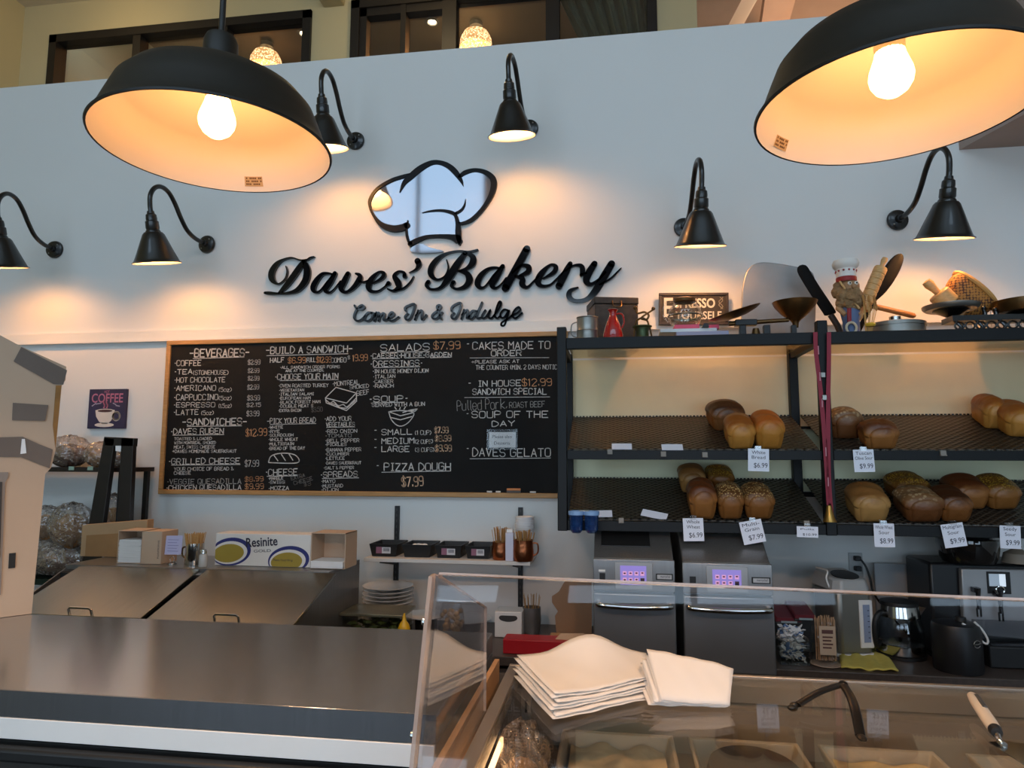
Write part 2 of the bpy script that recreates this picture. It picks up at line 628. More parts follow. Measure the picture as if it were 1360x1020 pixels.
# loft lamps: woven domes and recessed spots
M_weave = mat('lit_woven_shade', '#e0b070', 0.6, emit='#ffc878', estr=3.0, noise=0.5, nscale=60)
wnt = M_weave.node_tree
vor = wnt.nodes.new('ShaderNodeTexVoronoi')
vor.inputs['Scale'].default_value = 52
tcw = wnt.nodes.new('ShaderNodeTexCoord')
wnt.links.new(tcw.outputs['Object'], vor.inputs['Vector'])
rmp = wnt.nodes.new('ShaderNodeValToRGB')
rmp.color_ramp.elements[0].color = (1, 0.75, 0.4, 1)
rmp.color_ramp.elements[1].color = (0.25, 0.12, 0.04, 1)
rmp.color_ramp.elements[0].position = 0.15
rmp.color_ramp.elements[1].position = 0.55
wnt.links.new(vor.outputs['Distance'], rmp.inputs[0])
wnt.links.new(rmp.outputs[0], wnt.nodes['Principled BSDF'].inputs['Emission Color'])
for (px, py, mx, my, lab) in ((353, 90, 360, 66, 'glowing woven dome lamp seen through the loft window nearer the left room corner'),
                              (632, 64, 632, 42, 'glowing woven dome lamp behind the middle loft window beside the green curtain window')):
    c = P(px, py, 7.0)
    t = thing('ceiling_lamp', lab, 'ceiling lamp', c, 'woven ceiling lamps in the loft room')
    prof = [(0.0, 0.22), (0.08, 0.21), (0.14, 0.17), (0.175, 0.1), (0.185, 0.0), (0.18, 0.0), (0.165, 0.1), (0.13, 0.16), (0.0, 0.2)]
    MB().lathe(prof, 28, Matrix.Translation(c)).build('lamp_shade', M_weave, t)
    MB().lathe([(0.0, 0.25), (0.075, 0.25), (0.075, 0.3), (0.02, 0.31), (0.02, 0.23), (0, 0.23)], 18, Matrix.Translation(c)).cyl(c+Vector((0, 0, 0.3)), Vector((c.x, c.y, 6.6)), 0.012).build('ceiling_mount', M_tin, t)
    plain_light('woven_lamp_light', c+Vector((0, 0, 0.02)), 10)
for (px, py, lab) in ((404, 43, 'small recessed spot in the loft ceiling seen through the three-pane window'), (574, 28, 'small recessed spot in the loft ceiling behind the double sash window')):
    c = PZ(px, py, 6.6)
    t = thing('recessed_spot', lab, 'ceiling light', c, 'recessed spots in the loft ceiling')
    MB().lathe([(0.05, 0.0), (0.075, -0.002), (0.085, -0.012), (0.055, -0.02), (0.05, 0.0)], 20, Matrix.Translation(c)).build('trim_ring', M_tin, t)
    MB().lathe([(0, -0.012), (0.045, -0.01), (0.045, -0.002), (0, -0.002)], 16, Matrix.Translation(c)).build('lens', emit_mat('spot_glow', '#ffe9c0', 6), t)
plain_light('stair_hall_fill', (2.4, 5.9, 5.0), 55, (1, 0.62, 0.34), 0.15)  # unseen point light added to warm the peach stair hall
plain_light('loft_wall_fill', (-1.4, 4.6, 5.4), 10, (1, 0.72, 0.36), 0.15)  # added light without a lamp, brightens the cream loft wall
plain_light('loft_wall_fill', (-4.2, 4.5, 5.4), 8, (1, 0.72, 0.36), 0.15)  # the same added fill for the left part of the loft wall
# green curtain behind the right pane of the loft window
tl, tr_, br_, bl = P(738, -12, WU+0.2), P(876, -12, WU+0.2), P(876, 60, WU+0.2), P(775, 62, WU+0.2)


def cur(u, v):
    a = tl.lerp(tr_, u)
    c = bl.lerp(br_, u)
    q = a.lerp(c, v)
    return (q.x, q.y+0.035*math.sin(u*46+v*2)+0.015*math.sin(u*91), q.z)


cb = MB().grid(cur, 90, 8)
o = tag(cb.build('curtain', mat('green_cloth', '#465443', 0.9, noise=0.3, nscale=12)), 'green gathered curtain behind the right pane of the loft window', 'curtain')
o.modifiers.new('cloth', 'SOLIDIFY').thickness = 0.004
# small beige fixture on the loft wall
c = P(445, 2, WU)
t = thing('wall_speaker', 'small beige box fixture on the cream wall between the loft windows', 'fixture', (c.x, WU, c.z-0.06))
MB().box(c.x-0.1, c.x+0.09, WU-0.12, WU, c.z-0.05, c.z+0.12).build('housing', mat('beige_plastic', '#b3a582', 0.5, noise=0.1), t, bevel=0.01)
MB().box(c.x-0.05, c.x+0.04, WU-0.126, WU-0.119, c.z-0.02, c.z+0.06).build('grille', M_darkframe, t)
# ================================================================== sign on the wall
M_sign = mat('gloss_black_acrylic', '#0a0c10', 0.07, noise=0.05, spec=0.35)
M_vinyl = mat('black_vinyl', '#0b0a0c', 0.35, noise=0.05, spec=0.12)
M_mirror = mat('mirror_acrylic', '#7d838c', 0.05, 0.62, noise=0.02, nscale=2)
SY = W-0.022


def tr(st, ox, oy, s):
    return [(ox+x/s, oy+y/s, wd/s) for x, y, wd in st]


def letter(name, strokes, parent, o, m=None, label=None):
    b = MB()
    for st in strokes:
        b.stroke(tr(st, *o), SY, 0.02)
    q = b.build(name, m or M_sign, parent)
    return q


C1 = (340, 320, 5.667)
C2 = (560, 310, 4.857)
C3 = (480, 200, 7.158)
C4 = (460, 390, 5.667)
t = thing('sign_word', 'large glossy black script word on the left, directly above the small tagline', 'sign lettering', P(465, 390, SY), 'large script words of the wall sign')
letter('letter', [[(222, 188, 6), (232, 230, 10), (215, 285, 10), (165, 322, 14), (120, 290, 45), (115, 235, 50), (150, 175, 38), (200, 140, 16), (265, 125, 12), (330, 143, 12), (380, 140, 14), (405, 125, 14), (435, 117, 8)],
                  [(368, 145, 14), (340, 175, 42), (285, 255, 50), (220, 340, 42), (170, 390, 16)],
                  [(66, 390, 22), (100, 392, 28), (170, 395, 18), (240, 391, 22), (310, 367, 40), (368, 300, 56), (383, 230, 58), (372, 178, 44), (352, 150, 20)]], t, C1)
letter('letter', [[(575, 250, 14), (540, 243, 20), (495, 250, 30), (450, 300, 44), (428, 350, 46), (442, 382, 28), (480, 375, 16), (540, 300, 14), (580, 255, 14)],
                  [(592, 243, 36), (555, 310, 46), (522, 362, 44), (542, 388, 22), (580, 368, 12), (635, 300, 10)]], t, C1)
letter('letter', [[(690, 245, 38), (658, 310, 48), (640, 358, 44), (672, 386, 24), (725, 355, 34), (775, 292, 48), (778, 258, 34), (750, 245, 16)],
                  [(775, 300, 16), (805, 310, 16), (845, 295, 12)]], t, C1)
letter('letter', [[(880, 318, 12), (945, 280, 30), (962, 245, 32), (925, 233, 18), (872, 280, 42), (845, 335, 48), (862, 376, 30), (915, 378, 18), (960, 350, 14), (1000, 318, 14)]], t, C1)
letter('letter', [[(1118, 265, 36), (1112, 238, 24), (1072, 230, 20), (1040, 262, 34), (1066, 310, 52), (1072, 350, 44), (1030, 375, 22), (990, 360, 14)],
                  [(972, 338, 10), (996, 318, 38)], [(1050, 374, 16), (1110, 355, 18), (1160, 310, 16), (1185, 265, 8)]], t, C1)
letter('apostrophe', [[(1215, 150, 50), (1224, 178, 44), (1203, 213, 22), (1150, 238, 5)]], t, C1)
t = thing('sign_word', 'large glossy black script word on the right, its tail touching the rusty tin box', 'sign lettering', P(700, 380, SY), 'large script words of the wall sign')
letter('letter', [[(160, 168, 6), (172, 220, 12), (150, 275, 14), (100, 298, 18), (62, 270, 36), (60, 225, 42), (95, 170, 34), (160, 128, 16), (240, 112, 12), (300, 118, 14), (360, 105, 12)],
                  [(278, 128, 30), (225, 205, 52), (175, 285, 48), (120, 350, 24), (60, 360, 18), (32, 335, 28), (42, 312, 30)],
                  [(290, 128, 14), (328, 150, 38), (328, 190, 46), (290, 225, 24), (235, 243, 12)],
                  [(240, 243, 12), (290, 258, 36), (308, 300, 48), (280, 342, 34), (225, 358, 18), (192, 338, 22), (205, 315, 30)]], t, C2)
letter('letter', [[(505, 225, 14), (470, 220, 18), (425, 232, 26), (382, 270, 38), (360, 318, 42), (375, 348, 28), (410, 340, 14), (465, 268, 14), (505, 228, 14)],
                  [(522, 212, 32), (485, 275, 44), (455, 328, 42), (472, 352, 22), (505, 335, 12), (545, 285, 10)]], t, C2)
letter('letter', [[(678, 100, 50), (610, 225, 52), (540, 352, 52)], [(585, 255, 12), (640, 208, 18), (688, 215, 36), (685, 248, 36), (632, 272, 16)],
                  [(605, 275, 16), (650, 292, 36), (648, 328, 40), (682, 346, 20), (730, 300, 12), (755, 275, 10)]], t, C2)
letter('letter', [[(785, 290, 12), (850, 252, 30), (866, 215, 30), (830, 203, 18), (775, 255, 40), (750, 308, 44), (772, 338, 26), (825, 333, 16), (870, 295, 14), (920, 240, 12)]], t, C2)
letter('letter', [[(958, 195, 32), (930, 250, 46), (885, 340, 46)], [(930, 240, 14), (980, 207, 14), (1028, 208, 28), (1038, 240, 36), (1028, 268, 20)], [(1028, 268, 18), (1060, 255, 14)]], t, C2)
letter('letter', [[(1115, 195, 40), (1078, 255, 48), (1062, 305, 44), (1090, 328, 26), (1140, 298, 16), (1185, 250, 14)], [(1225, 195, 46), (1175, 280, 52), (1115, 378, 46), (1060, 425, 28), (990, 433, 22), (952, 408, 36), (958, 370, 28), (1008, 348, 10)],
                  [(1150, 330, 12), (1220, 290, 14), (1270, 240, 10), (1288, 222, 5)]], t, C2)
TAG = [('first', 'Come', [[[(60, 88), (75, 110), (110, 118), (132, 100), (115, 85), (85, 105), (60, 150), (58, 185), (80, 205), (110, 195), (140, 165)]],
        [[(190, 145), (165, 140), (140, 165), (135, 195), (160, 205), (188, 185), (195, 155), (185, 142), (215, 150)]],
        [[(225, 140), (208, 205)], [(212, 175), (235, 145), (248, 150), (240, 205)], [(245, 175), (270, 148), (285, 152), (278, 195), (295, 200), (320, 180)]],
        [[(320, 180), (350, 165), (355, 145), (335, 140), (318, 165), (318, 195), (345, 205), (392, 175)]]]),
       ('second', 'In', [[[(445, 130), (440, 105), (475, 85), (515, 80), (495, 150), (475, 190), (450, 195), (440, 170), (460, 150)]],
        [[(540, 125), (515, 195)], [(520, 165), (550, 130), (570, 130), (565, 175), (570, 195), (600, 160)]]]),
       ('third', '&', [[[(720, 140), (680, 185), (650, 185), (645, 160), (680, 130), (710, 100), (700, 85), (680, 95), (690, 130), (715, 190)]]]),
       ('fourth', 'Indulge', [[[(790, 130), (790, 105), (820, 80), (862, 70), (845, 140), (820, 185), (795, 185), (790, 165), (810, 145)]],
        [[(885, 120), (865, 190)], [(868, 160), (900, 125), (915, 130), (905, 185), (930, 165)]],
        [[(975, 130), (945, 130), (925, 165), (930, 190), (955, 180), (985, 130)], [(1020, 65), (985, 150), (985, 185), (1010, 180)]],
        [[(1045, 125), (1020, 165), (1025, 185), (1050, 175), (1085, 120), (1070, 175), (1090, 185), (1110, 165)]],
        [[(1110, 165), (1150, 110), (1165, 70), (1150, 60), (1130, 110), (1118, 165), (1135, 185), (1160, 165)]],
        [[(1215, 125), (1185, 120), (1160, 150), (1165, 180), (1190, 175), (1225, 125), (1205, 195), (1188, 238), (1166, 238), (1172, 215), (1215, 190), (1240, 170)]],
        [[(1240, 165), (1285, 145), (1310, 120), (1295, 100), (1265, 125), (1250, 165), (1275, 185), (1322, 145)]]])]
LABS = {'first': 'small script word Come, first of the tagline under the big script', 'second': 'small script word In, between Come and the ampersand of the tagline',
        'third': 'small script ampersand in the middle of the tagline', 'fourth': 'small script word Indulge, longest and last of the tagline'}
for key, word, lets in TAG:
    c = lets[0][0][0]
    t = thing('tagline_word', LABS[key], 'sign lettering', P(460+c[0]/5.667, 390+c[1]/5.667, SY), 'small script words of the tagline')
    for L in lets:
        b = MB()
        for st in L:
            b.stroke([(460+x/5.667, 390+y/5.667, 2.7) for x, y in st], SY-0.004, 0.024, smooth=4)
        b.build('letter', M_sign, t)
# the chef hat
t = thing('chef_hat_sign', 'chef hat emblem with black outline and mirrored face above the script lettering', 'sign', P(575, 320, SY))
hat = [[(462, 216, 8), (400, 242, 34), (280, 282, 36), (150, 362, 36), (82, 460, 34), (82, 540, 28), (120, 622, 30), (190, 702, 52), (290, 738, 66), (370, 733, 68), (432, 708, 64)],
       [(362, 396, 4), (405, 305, 44), (470, 240, 62), (560, 166, 62), (660, 114, 46), (740, 110, 42), (820, 140, 52), (890, 200, 58), (945, 280, 36), (966, 336, 4)],
       [(930, 245, 30), (985, 205, 42), (1080, 182, 34), (1180, 205, 46), (1248, 265, 62), (1256, 340, 60), (1222, 440, 48), (1150, 550, 38), (1050, 650, 36), (960, 688, 26), (925, 684, 20)],
       [(575, 590, 3), (660, 572, 16), (760, 567, 24), (850, 585, 34), (893, 615, 36), (914, 690, 44), (920, 790, 60), (930, 885, 26)],
       [(988, 460, 4), (980, 512, 16), (950, 562, 24), (895, 595, 26)],
       [(935, 855, 50), (910, 838, 84), (850, 818, 50), (740, 810, 34), (620, 818, 34), (530, 850, 46), (462, 885, 52)],
       [(440, 665, 12), (427, 740, 20), (434, 820, 28), (456, 885, 24)]]
b = MB()
for st in hat:
    b.stroke(tr(st, *C3), SY, 0.02, smooth=6)
b.build('hat_outline', M_vinyl, t)
poly = [(432, 708), (370, 733), (290, 738), (190, 702), (120, 622), (82, 540), (82, 460), (150, 362), (280, 282), (400, 242), (470, 225), (560, 166), (660, 114), (740, 110), (820, 140), (890, 200), (940, 240), (985, 205), (1080, 182), (1180, 205), (1248, 265), (1256, 340), (1222, 440), (1150, 550), (1050, 650), (960, 688), (914, 690), (920, 790), (915, 845), (850, 818), (740, 810), (620, 818), (530, 850), (462, 885), (434, 820), (427, 740)]
MB().prism([P(480+x/7.158, 200+y/7.158, SY+0.007) for x, y in poly], (0, 0.012, 0)).build('mirror_face', M_mirror, t)
sl = [(465, 940), (500, 905), (570, 885), (650, 920), (780, 955), (700, 970), (560, 974), (480, 960)]
MB().prism([P(480+x/7.158, 200+y/7.158, SY+0.004) for x, y in smooth_path(sl, 3, True)], (0, 0.016, 0)).build('mirror_sliver', M_mirror, t)

# ================================================================== chalkboard
GL = {'A': '00 26 40,12 32', 'B': '00 06 36 45 44 33 03,33 42 41 30 00', 'C': '45 36 16 05 01 10 30 41', 'D': '00 06 26 44 42 20 00', 'E': '40 00 06 46,03 33', 'F': '00 06 46,03 33',
      'G': '45 36 16 05 01 10 30 41 43 23', 'H': '00 06,40 46,03 43', 'I': '10 30,20 26,16 36', 'J': '46 41 30 10 01', 'K': '00 06,46 03 40', 'L': '06 00 40', 'M': '00 06 23 46 40', 'N': '00 06 40 46',
      'O': '10 01 05 16 36 45 41 30 10', 'P': '00 06 36 45 44 33 03', 'Q': '10 01 05 16 36 45 41 30 10,22 40', 'R': '00 06 36 45 44 33 03,23 40', 'S': '45 36 16 05 04 13 33 42 41 30 10 01', 'T': '06 46,26 20',
      'U': '06 01 10 30 41 46', 'V': '06 20 46', 'W': '06 10 24 30 46', 'X': '06 40,00 46', 'Y': '06 23 46,23 20', 'Z': '06 46 00 40', '0': '10 01 05 16 36 45 41 30 10', '1': '15 26 20', '2': '05 16 36 45 44 00 40',
      '3': '05 16 36 45 44 33 42 41 30 10 01,33 13', '4': '30 36 02 42', '5': '46 06 04 34 43 41 30 10 01', '6': '45 36 16 05 01 10 30 41 42 33 13 02', '7': '06 46 10', '8': '13 04 05 16 36 45 44 33 13 02 01 10 30 41 42 33',
      '9': '10 30 41 45 36 16 05 04 13 33 44', '$': '45 36 16 05 04 13 33 42 41 30 10 01,27 20', '.': '10 11', ',': '11 00', '*': '13 23', '~': '03 43', '-': '03 33', '(': '36 24 22 30', ')': '16 34 32 10', "'": '26 25',
      '&': '40 05 16 25 01 10 20 42', '+': '21 25,03 43', 'u': '04 01 10 30 41 44,41 40', 'l': '26 21 30', 'e': '02 42 43 34 14 03 01 10 30 41', 'd': '44 14 03 01 10 30 41,46 40', 'o': '10 01 03 14 34 43 41 30 10',
      'r': '04 00,02 14 34', 'k': '06 00,44 02 40', 'z': '04 44 00 40'}
NARROW = {'I': 4, '1': 3, '.': 2, ',': 2, '*': 3, "'": 3, 'l': 3, ' ': 3, '(': 3.5, ')': 3.5, '-': 4.5}
BY = W-0.02            # face of the board
rc = random.Random(3)


def chalk(b, s, p0, p1, hgt, wd):
    "hand lettering from point p0 to p1 along the board, cap height hgt, stroke width wd (metres)"
    adv = [NARROW.get(ch, 5.4) for ch in s]
    tot = sum(adv)-1.2
    e = (p1-p0)
    e.y = 0
    ux = e/tot
    uz = Vector((-e.z, 0, e.x)).normalized()*(hgt/6.0)
    x = 0.0
    for ch, a in zip(s, adv):
        g = GL.get(ch)
        if g:
            off = {'I': -0.5, '1': -1, '.': -0.5, '*': -0.5, '(': -1.5, ')': -1, 'l': -1.2}.get(ch, 0)
            j = rc.uniform(-0.25, 0.25)
            for pl in g.split(','):
                pts = [(float(q[0])+off, float(q[1])+j) for q in pl.split()]
                if len(pts) > 5:
                    pts = smooth_path(pts, 2)
                c = [p0 + ux*(x+px) + uz*py for px, py in pts]
                for q0, q1 in zip(c, c[1:]):
                    seg(b, q0, q1, wd)
        x += a


def seg(b, q0, q1, wd):
    dd = q1-q0
    L = math.hypot(dd.x, dd.z) or 1e-5
    n = Vector((-dd.z/L, 0, dd.x/L))*wd/2
    k = dd*(wd*0.25/L)
    b.add([q0+n-k, q0-n-k, q1-n+k, q1+n+k], [(0, 1, 2, 3)])


CB = thing('chalkboard', 'long black menu chalkboard in a thin oak frame under the script sign', 'chalkboard', (-1.4, W, 1.5))
bx0, bx1, bz0, bz1 = -2.562, -0.225, 1.508, 2.392
M_slate = mat('black_chalkboard', '#0f0e0e', 0.75, noise=0.5, nscale=1.6, col2='#1a1918', spec=0.2)
MB().box(bx0+0.01, bx1-0.01, BY, W, bz0+0.01, bz1-0.01).build('board_panel', M_slate, CB)
f = MB()
tf = 0.026
f.box(bx0, bx1, BY-0.012, W, bz1-tf, bz1).box(bx0, bx1, BY-0.012, W, bz0, bz0+tf).box(bx0, bx0+tf, BY-0.012, W, bz0+tf, bz1-tf).box(bx1-tf, bx1, BY-0.012, W, bz0+tf, bz1-tf)
f.build('frame', M_wood, CB, bevel=0.003)
YT = BY-0.0012
# crop A and crop B of the photo's board: origin and scale of the lettering notes
OA = (210, 440, 4.636)
OB = (480, 440, 4.636)
LINES_A = '''
-BEVERAGES-|195|158|560|155|55|w|9
*COFFEE|100|213|264|211|38|w|6
$2.99|553|205|628|203|32|w|6
*TEA|100|264|210|262|34|w|6
(STONEHOUSE)|215|268|432|266|30|w|4
$2.99|553|255|622|253|28|w|6
*HOT CHOCOLATE|100|315|412|313|34|w|5
$2.99|553|303|622|301|28|w|6
*AMERICANO|97|366|355|364|36|w|5
(5oz)|372|372|452|371|28|w|4
$2.99|550|358|620|356|30|w|6
*CAPPUCCINO|97|424|368|420|38|w|6
(5oz)|372|424|452|423|28|w|4
$3.99|550|425|625|423|32|w|6
*ESPRESSO|95|468|350|466|32|w|5
(1.5oz)|372|472|452|470|28|w|4
$2.15|545|465|632|463|26|w|4
*LATTE|95|515|248|513|36|w|5
(5oz)|265|515|342|513|28|w|4
$3.99|545|522|622|520|34|w|5
-SANDWICHES-|150|580|545|575|46|w|8
*DAVES RUBEN|78|634|403|630|38|w|6
$12.99|540|646|670|640|48|o|6
TOASTED & LOADED|100|670|330|668|18|w|4
WITH MONTREAL SMOKED|100|695|355|693|18|w|4
MEAT, SWISS CHEESE|98|722|350|720|20|w|4
+DAVES HOMEMADE SAUERKRAUT|88|748|482|746|20|w|4
*GRILLED CHEESE|65|818|503|814|38|w|6
$7.99|535|834|620|830|42|w|5
YOUR CHOICE OF BREAD &|98|858|465|855|22|w|4
CHEESE|98|882|200|881|20|w|4
*VEGGIE QUESADILLA|55|942|512|938|34|g|5
$8.99|535|925|648|920|30|o|6
*CHICKEN QUESADILLA|50|978|512|974|32|w|5
$9.99|535|972|650|968|34|o|6
-BUILD A SANDWICH-|665|138|1195|128|46|w|7
HALF|690|192|775|190|32|w|6
$6.99|800|197|908|193|38|o|6
FULL|915|190|968|188|30|w|5
$12.99|975|192|1065|190|38|o|6
COMBO|1066|192|1158|190|32|w|5
$|1168|172|1182|171|22|w|4
19.99|1198|184|1290|178|42|o|6
*ALL SANDWICH ORDER FORMS|752|230|1118|226|18|w|4
ARE AT THE COUNTER.|785|250|1020|247|16|w|4
*CHOOSE YOUR MAIN|720|298|1108|292|38|w|6
*OVEN ROASTED TURKEY|742|345|1048|342|22|w|4
*VEGETARIAN|745|372|898|369|18|w|4
*ITALIAN SALAMI|745|396|958|393|18|w|4
*EUROPEAN HAM|745|420|938|418|18|w|4
*BLACK FOREST HAM|745|446|998|440|19|w|4
*DOUBLE MEAT $|745|470|955|466|19|w|4
*EXTRA BACON|740|496|880|494|18|w|4
$3.50|945|498|1012|492|30|d|5
*MONTREAL|1075|338|1240|325|30|w|4
SMOKED|1180|356|1298|346|24|w|4
BEEF|1225|396|1300|386|30|w|4
-PICK YOUR BREAD|672|568|970|562|34|w|5
*WHITE|680|600|768|598|18|w|4
*RYE|680|626|748|624|18|w|4
*SOURDOUGH|680|648|832|646|18|w|4
*WHOLE WHEAT|680|676|860|674|20|w|4
*MULTIGRAIN|680|702|835|700|18|w|4
*BREAD OF THE DAY|680|730|903|727|20|w|4
*CHEESE|662|888|858|884|42|w|6
*MARBLE|680|914|770|912|18|w|4
*SWISS|680|938|780|936|18|w|4
*MOZZA|680|978|805|975|24|w|5
EXTRA|820|916|905|896|24|d|4
CHEESE|838|947|952|915|24|d|4
$3|900|955|942|945|26|d|4
*ADD YOUR|1025|552|1190|549|28|w|5
VEGETABLES|1035|588|1210|585|28|w|5
*RED ONION|1030|626|1225|623|22|w|4
*TOMATO|1030|654|1190|651|22|g|4
*BELL PEPPER|1030|684|1238|681|22|w|4
*PICKLES|1030|706|1160|704|18|w|4
*BANANA PEPPER|1030|740|1250|737|22|w|4
*CUCUMBER|1030|764|1175|762|18|w|4
*LETTUCE|1030|792|1148|790|20|w|4
*DAVES SAUERKRAUT|1030|820|1250|817|18|w|4
*SALT & PEPPER|1020|850|1205|847|18|w|4
*SPREADS|1000|900|1228|895|36|w|6
*MAYO|1005|934|1090|932|20|w|4
*MUSTARD|1005|962|1138|960|20|w|4
*DIJON|1005|985|1110|983|18|w|4'''
LINES_B = '''
SALADS|118|122|420|116|46|w|6
$7.99|445|112|608|106|50|o|6
*CAESER*HOUSE*GARDEN|55|164|555|158|30|w|6
*DRESSINGS*|55|218|375|212|38|w|6
*IN HOUSE HONEY DIJON|70|258|412|252|24|w|5
*ITALIAN|72|290|208|286|22|w|4
*CAESER|72|320|195|317|22|w|4
*RANCH|72|348|198|345|22|w|5
*SOUP*|48|436|285|430|38|w|7
SERVED WITH A BUN|65|464|390|458|24|w|5
*|75|620|95|620|22|w|5
SMALL|125|638|312|634|36|w|6
(1 CUP)|330|638|430|636|28|w|4
$7.99|452|628|535|624|38|p|7
*|75|676|95|676|22|w|5
MEDIUM|125|692|325|690|36|w|6
(2 CUPS)|330|692|440|690|26|w|4
$8.99|455|677|552|674|36|p|7
*|75|726|95|726|22|w|5
LARGE|125|742|295|740|36|w|6
(3 CUPS)|330|742|448|740|26|w|4
$9.99|455|740|555|737|40|p|7
*|90|838|108|838|22|w|5
PIZZA DOUGH|140|858|550|856|48|w|7
$7.99|250|958|382|948|60|p|8
*|645|88|665|88|22|w|5
CAKES MADE TO|685|110|1162|108|48|w|6
ORDER|800|152|985|150|36|w|7
+PLEASE ASK AT|678|198|972|193|20|w|4
THE COUNTER (MIN, 2 DAYS NOTICE|705|236|1225|232|28|w|4
*|655|328|675|328|20|w|5
IN HOUSE|720|340|982|336|38|w|6
$12.99|990|338|1172|332|46|o|5
SANDWICH SPECIAL|685|390|1140|387|38|w|6
Pulled Pork,|590|490|895|475|66|g|4
ROAST BEEF|912|472|1130|464|36|g|4
*|645|516|660|516|18|w|5
SOUP OF THE|680|532|1150|530|42|w|6
DAY|805|585|945|583|34|w|6
*|645|730|662|730|18|w|5
DAVES GELATO|685|770|1165|772|52|w|6'''
UND_A = [(215, 168, 530, 158, 5), (668, 150, 1170, 138, 5), (750, 304, 1110, 298, 4), (178, 586, 515, 582, 5), (90, 640, 405, 636, 5), (82, 824, 505, 820, 5), (690, 574, 972, 568, 4), (670, 893, 858, 889, 5), (1036, 592, 1212, 589, 4), (1010, 907, 1235, 902, 5)]
UND_B = [(118, 130, 420, 124, 5), (68, 170, 235, 166, 5), (268, 165, 390, 161, 5), (425, 163, 555, 159, 5), (75, 224, 360, 218, 5), (60, 442, 265, 436, 5), (125, 868, 550, 860, 5), (668, 164, 1155, 162, 4), (635, 408, 1160, 404, 4), (668, 785, 1165, 780, 4)]
DRAW_A = [[(1030, 410), (1095, 345), (1220, 380), (1160, 442), (1030, 410)], [(1030, 410), (1035, 440), (1160, 488), (1222, 430), (1220, 380)],
          [(1035, 425), (1060, 442), (1080, 432), (1110, 458), (1140, 450), (1160, 466), (1190, 440), (1220, 410)], [(1050, 440), (1090, 450), (1120, 470), (1160, 475), (1215, 425)],
          [(680, 808), (690, 775), (720, 757), (780, 750), (840, 760), (868, 790), (855, 810), (780, 812), (680, 808)], [(712, 762), (738, 798)], [(758, 756), (784, 796)], [(806, 756), (830, 794)]]
DRAW_B = [[(168, 495), (240, 488), (322, 500), (300, 550), (260, 580), (222, 580), (185, 545), (168, 495)], [(168, 495), (240, 520), (322, 500)], [(180, 530), (240, 545), (310, 525)], [(255, 500), (300, 485), (345, 478)], [(345, 478), (330, 492), (300, 488)], [(235, 482), (240, 468)], [(215, 480), (205, 466)], [(262, 480), (272, 464)]]
chk = {k: MB() for k in 'wogdp'}
for L, O in ((LINES_A, OA), (LINES_B, OB)):
    for ln in L.strip().split('\n'):
        s, x0, y0, x1, y1, h, c, wd = ln.split('|')
        k = O[2]
        p0 = P(O[0]+float(x0)/k, O[1]+float(y0)/k, YT)
        p1 = P(O[0]+float(x1)/k, O[1]+float(y1)/k, YT)
        chalk(chk[c], s, p0, p1, float(h)*0.95/k*YT/FPX, float(wd)*0.9/k*YT/FPX)
for U_, O in ((UND_A, OA), (UND_B, OB)):
    for x0, y0, x1, y1, wd in U_:
        k = O[2]
        seg(chk['w'], P(O[0]+x0/k, O[1]+y0/k, YT), P(O[0]+x1/k, O[1]+y1/k, YT), wd*0.8/k*YT/FPX)
dr = MB()
for D_, O in ((DRAW_A, OA), (DRAW_B, OB)):
    for pl in D_:
        c = [P(O[0]+x/O[2], O[1]+y/O[2], YT-0.0004) for x, y in (smooth_path(pl, 3) if len(pl) > 5 else pl)]
        for q0, q1 in zip(c, c[1:]):
            seg(dr, q0, q1, 6/O[2]*YT/FPX)
M_chw = mat('white_chalk', '#d9d5cf', 0.95, noise=0.25, nscale=60)
tag(chk['w'].build('chalk_lettering', M_chw, CB), 'white chalk lettering')
tag(chk['o'].build('chalk_prices', mat('orange_chalk', '#dca274', 0.95, noise=0.2, nscale=60), CB), 'orange chalk prices')
tag(chk['p'].build('chalk_prices', mat('peach_chalk', '#efc7a4', 0.95, noise=0.2, nscale=60), CB), 'peach chalk soup prices')
tag(chk['g'].build('chalk_lettering', mat('faint_chalk', '#a5a29d', 0.95, noise=0.3, nscale=60), CB), 'thin faint grey lettering')
tag(chk['d'].build('chalk_lettering', mat('smudged_chalk', '#76726e', 0.95, noise=0.3, nscale=60), CB), 'smudged grey extras lettering')
dr.build('chalk_drawing', M_chw, CB)
# paper in a plastic sleeve, taped to the board
a, c = P(648, 571, YT), P(686, 596, YT)
t = thing('taped_notice', 'small printed white notice in a clear sleeve taped over the chalk lettering', 'notice', (a.x, BY, c.z))
MB().box(a.x+0.008, c.x-0.004, BY-0.006, BY-0.002, c.z+0.006, a.z-0.012).build('paper', M_paper, t)
MB().box(a.x-0.004, c.x+0.006, BY-0.009, BY-0.0065, c.z-0.006, a.z+0.004).build('clear_sleeve', clear_mat('sleeve_film', (0.95, 0.95, 0.95), 0.08, 0.1, 1.4), t)
b = MB()
put_text(b, 'Please also', ((a.x+c.x)/2, BY-0.0062, (a.z+c.z)/2+0.014), 0.024, (1, 0, 0), (0, 0, 1), 0.105)
put_text(b, 'Desserts', ((a.x+c.x)/2, BY-0.0062, (a.z+c.z)/2-0.02), 0.024, (1, 0, 0), (0, 0, 1), 0.085)
b.build('print', M_ink, t)
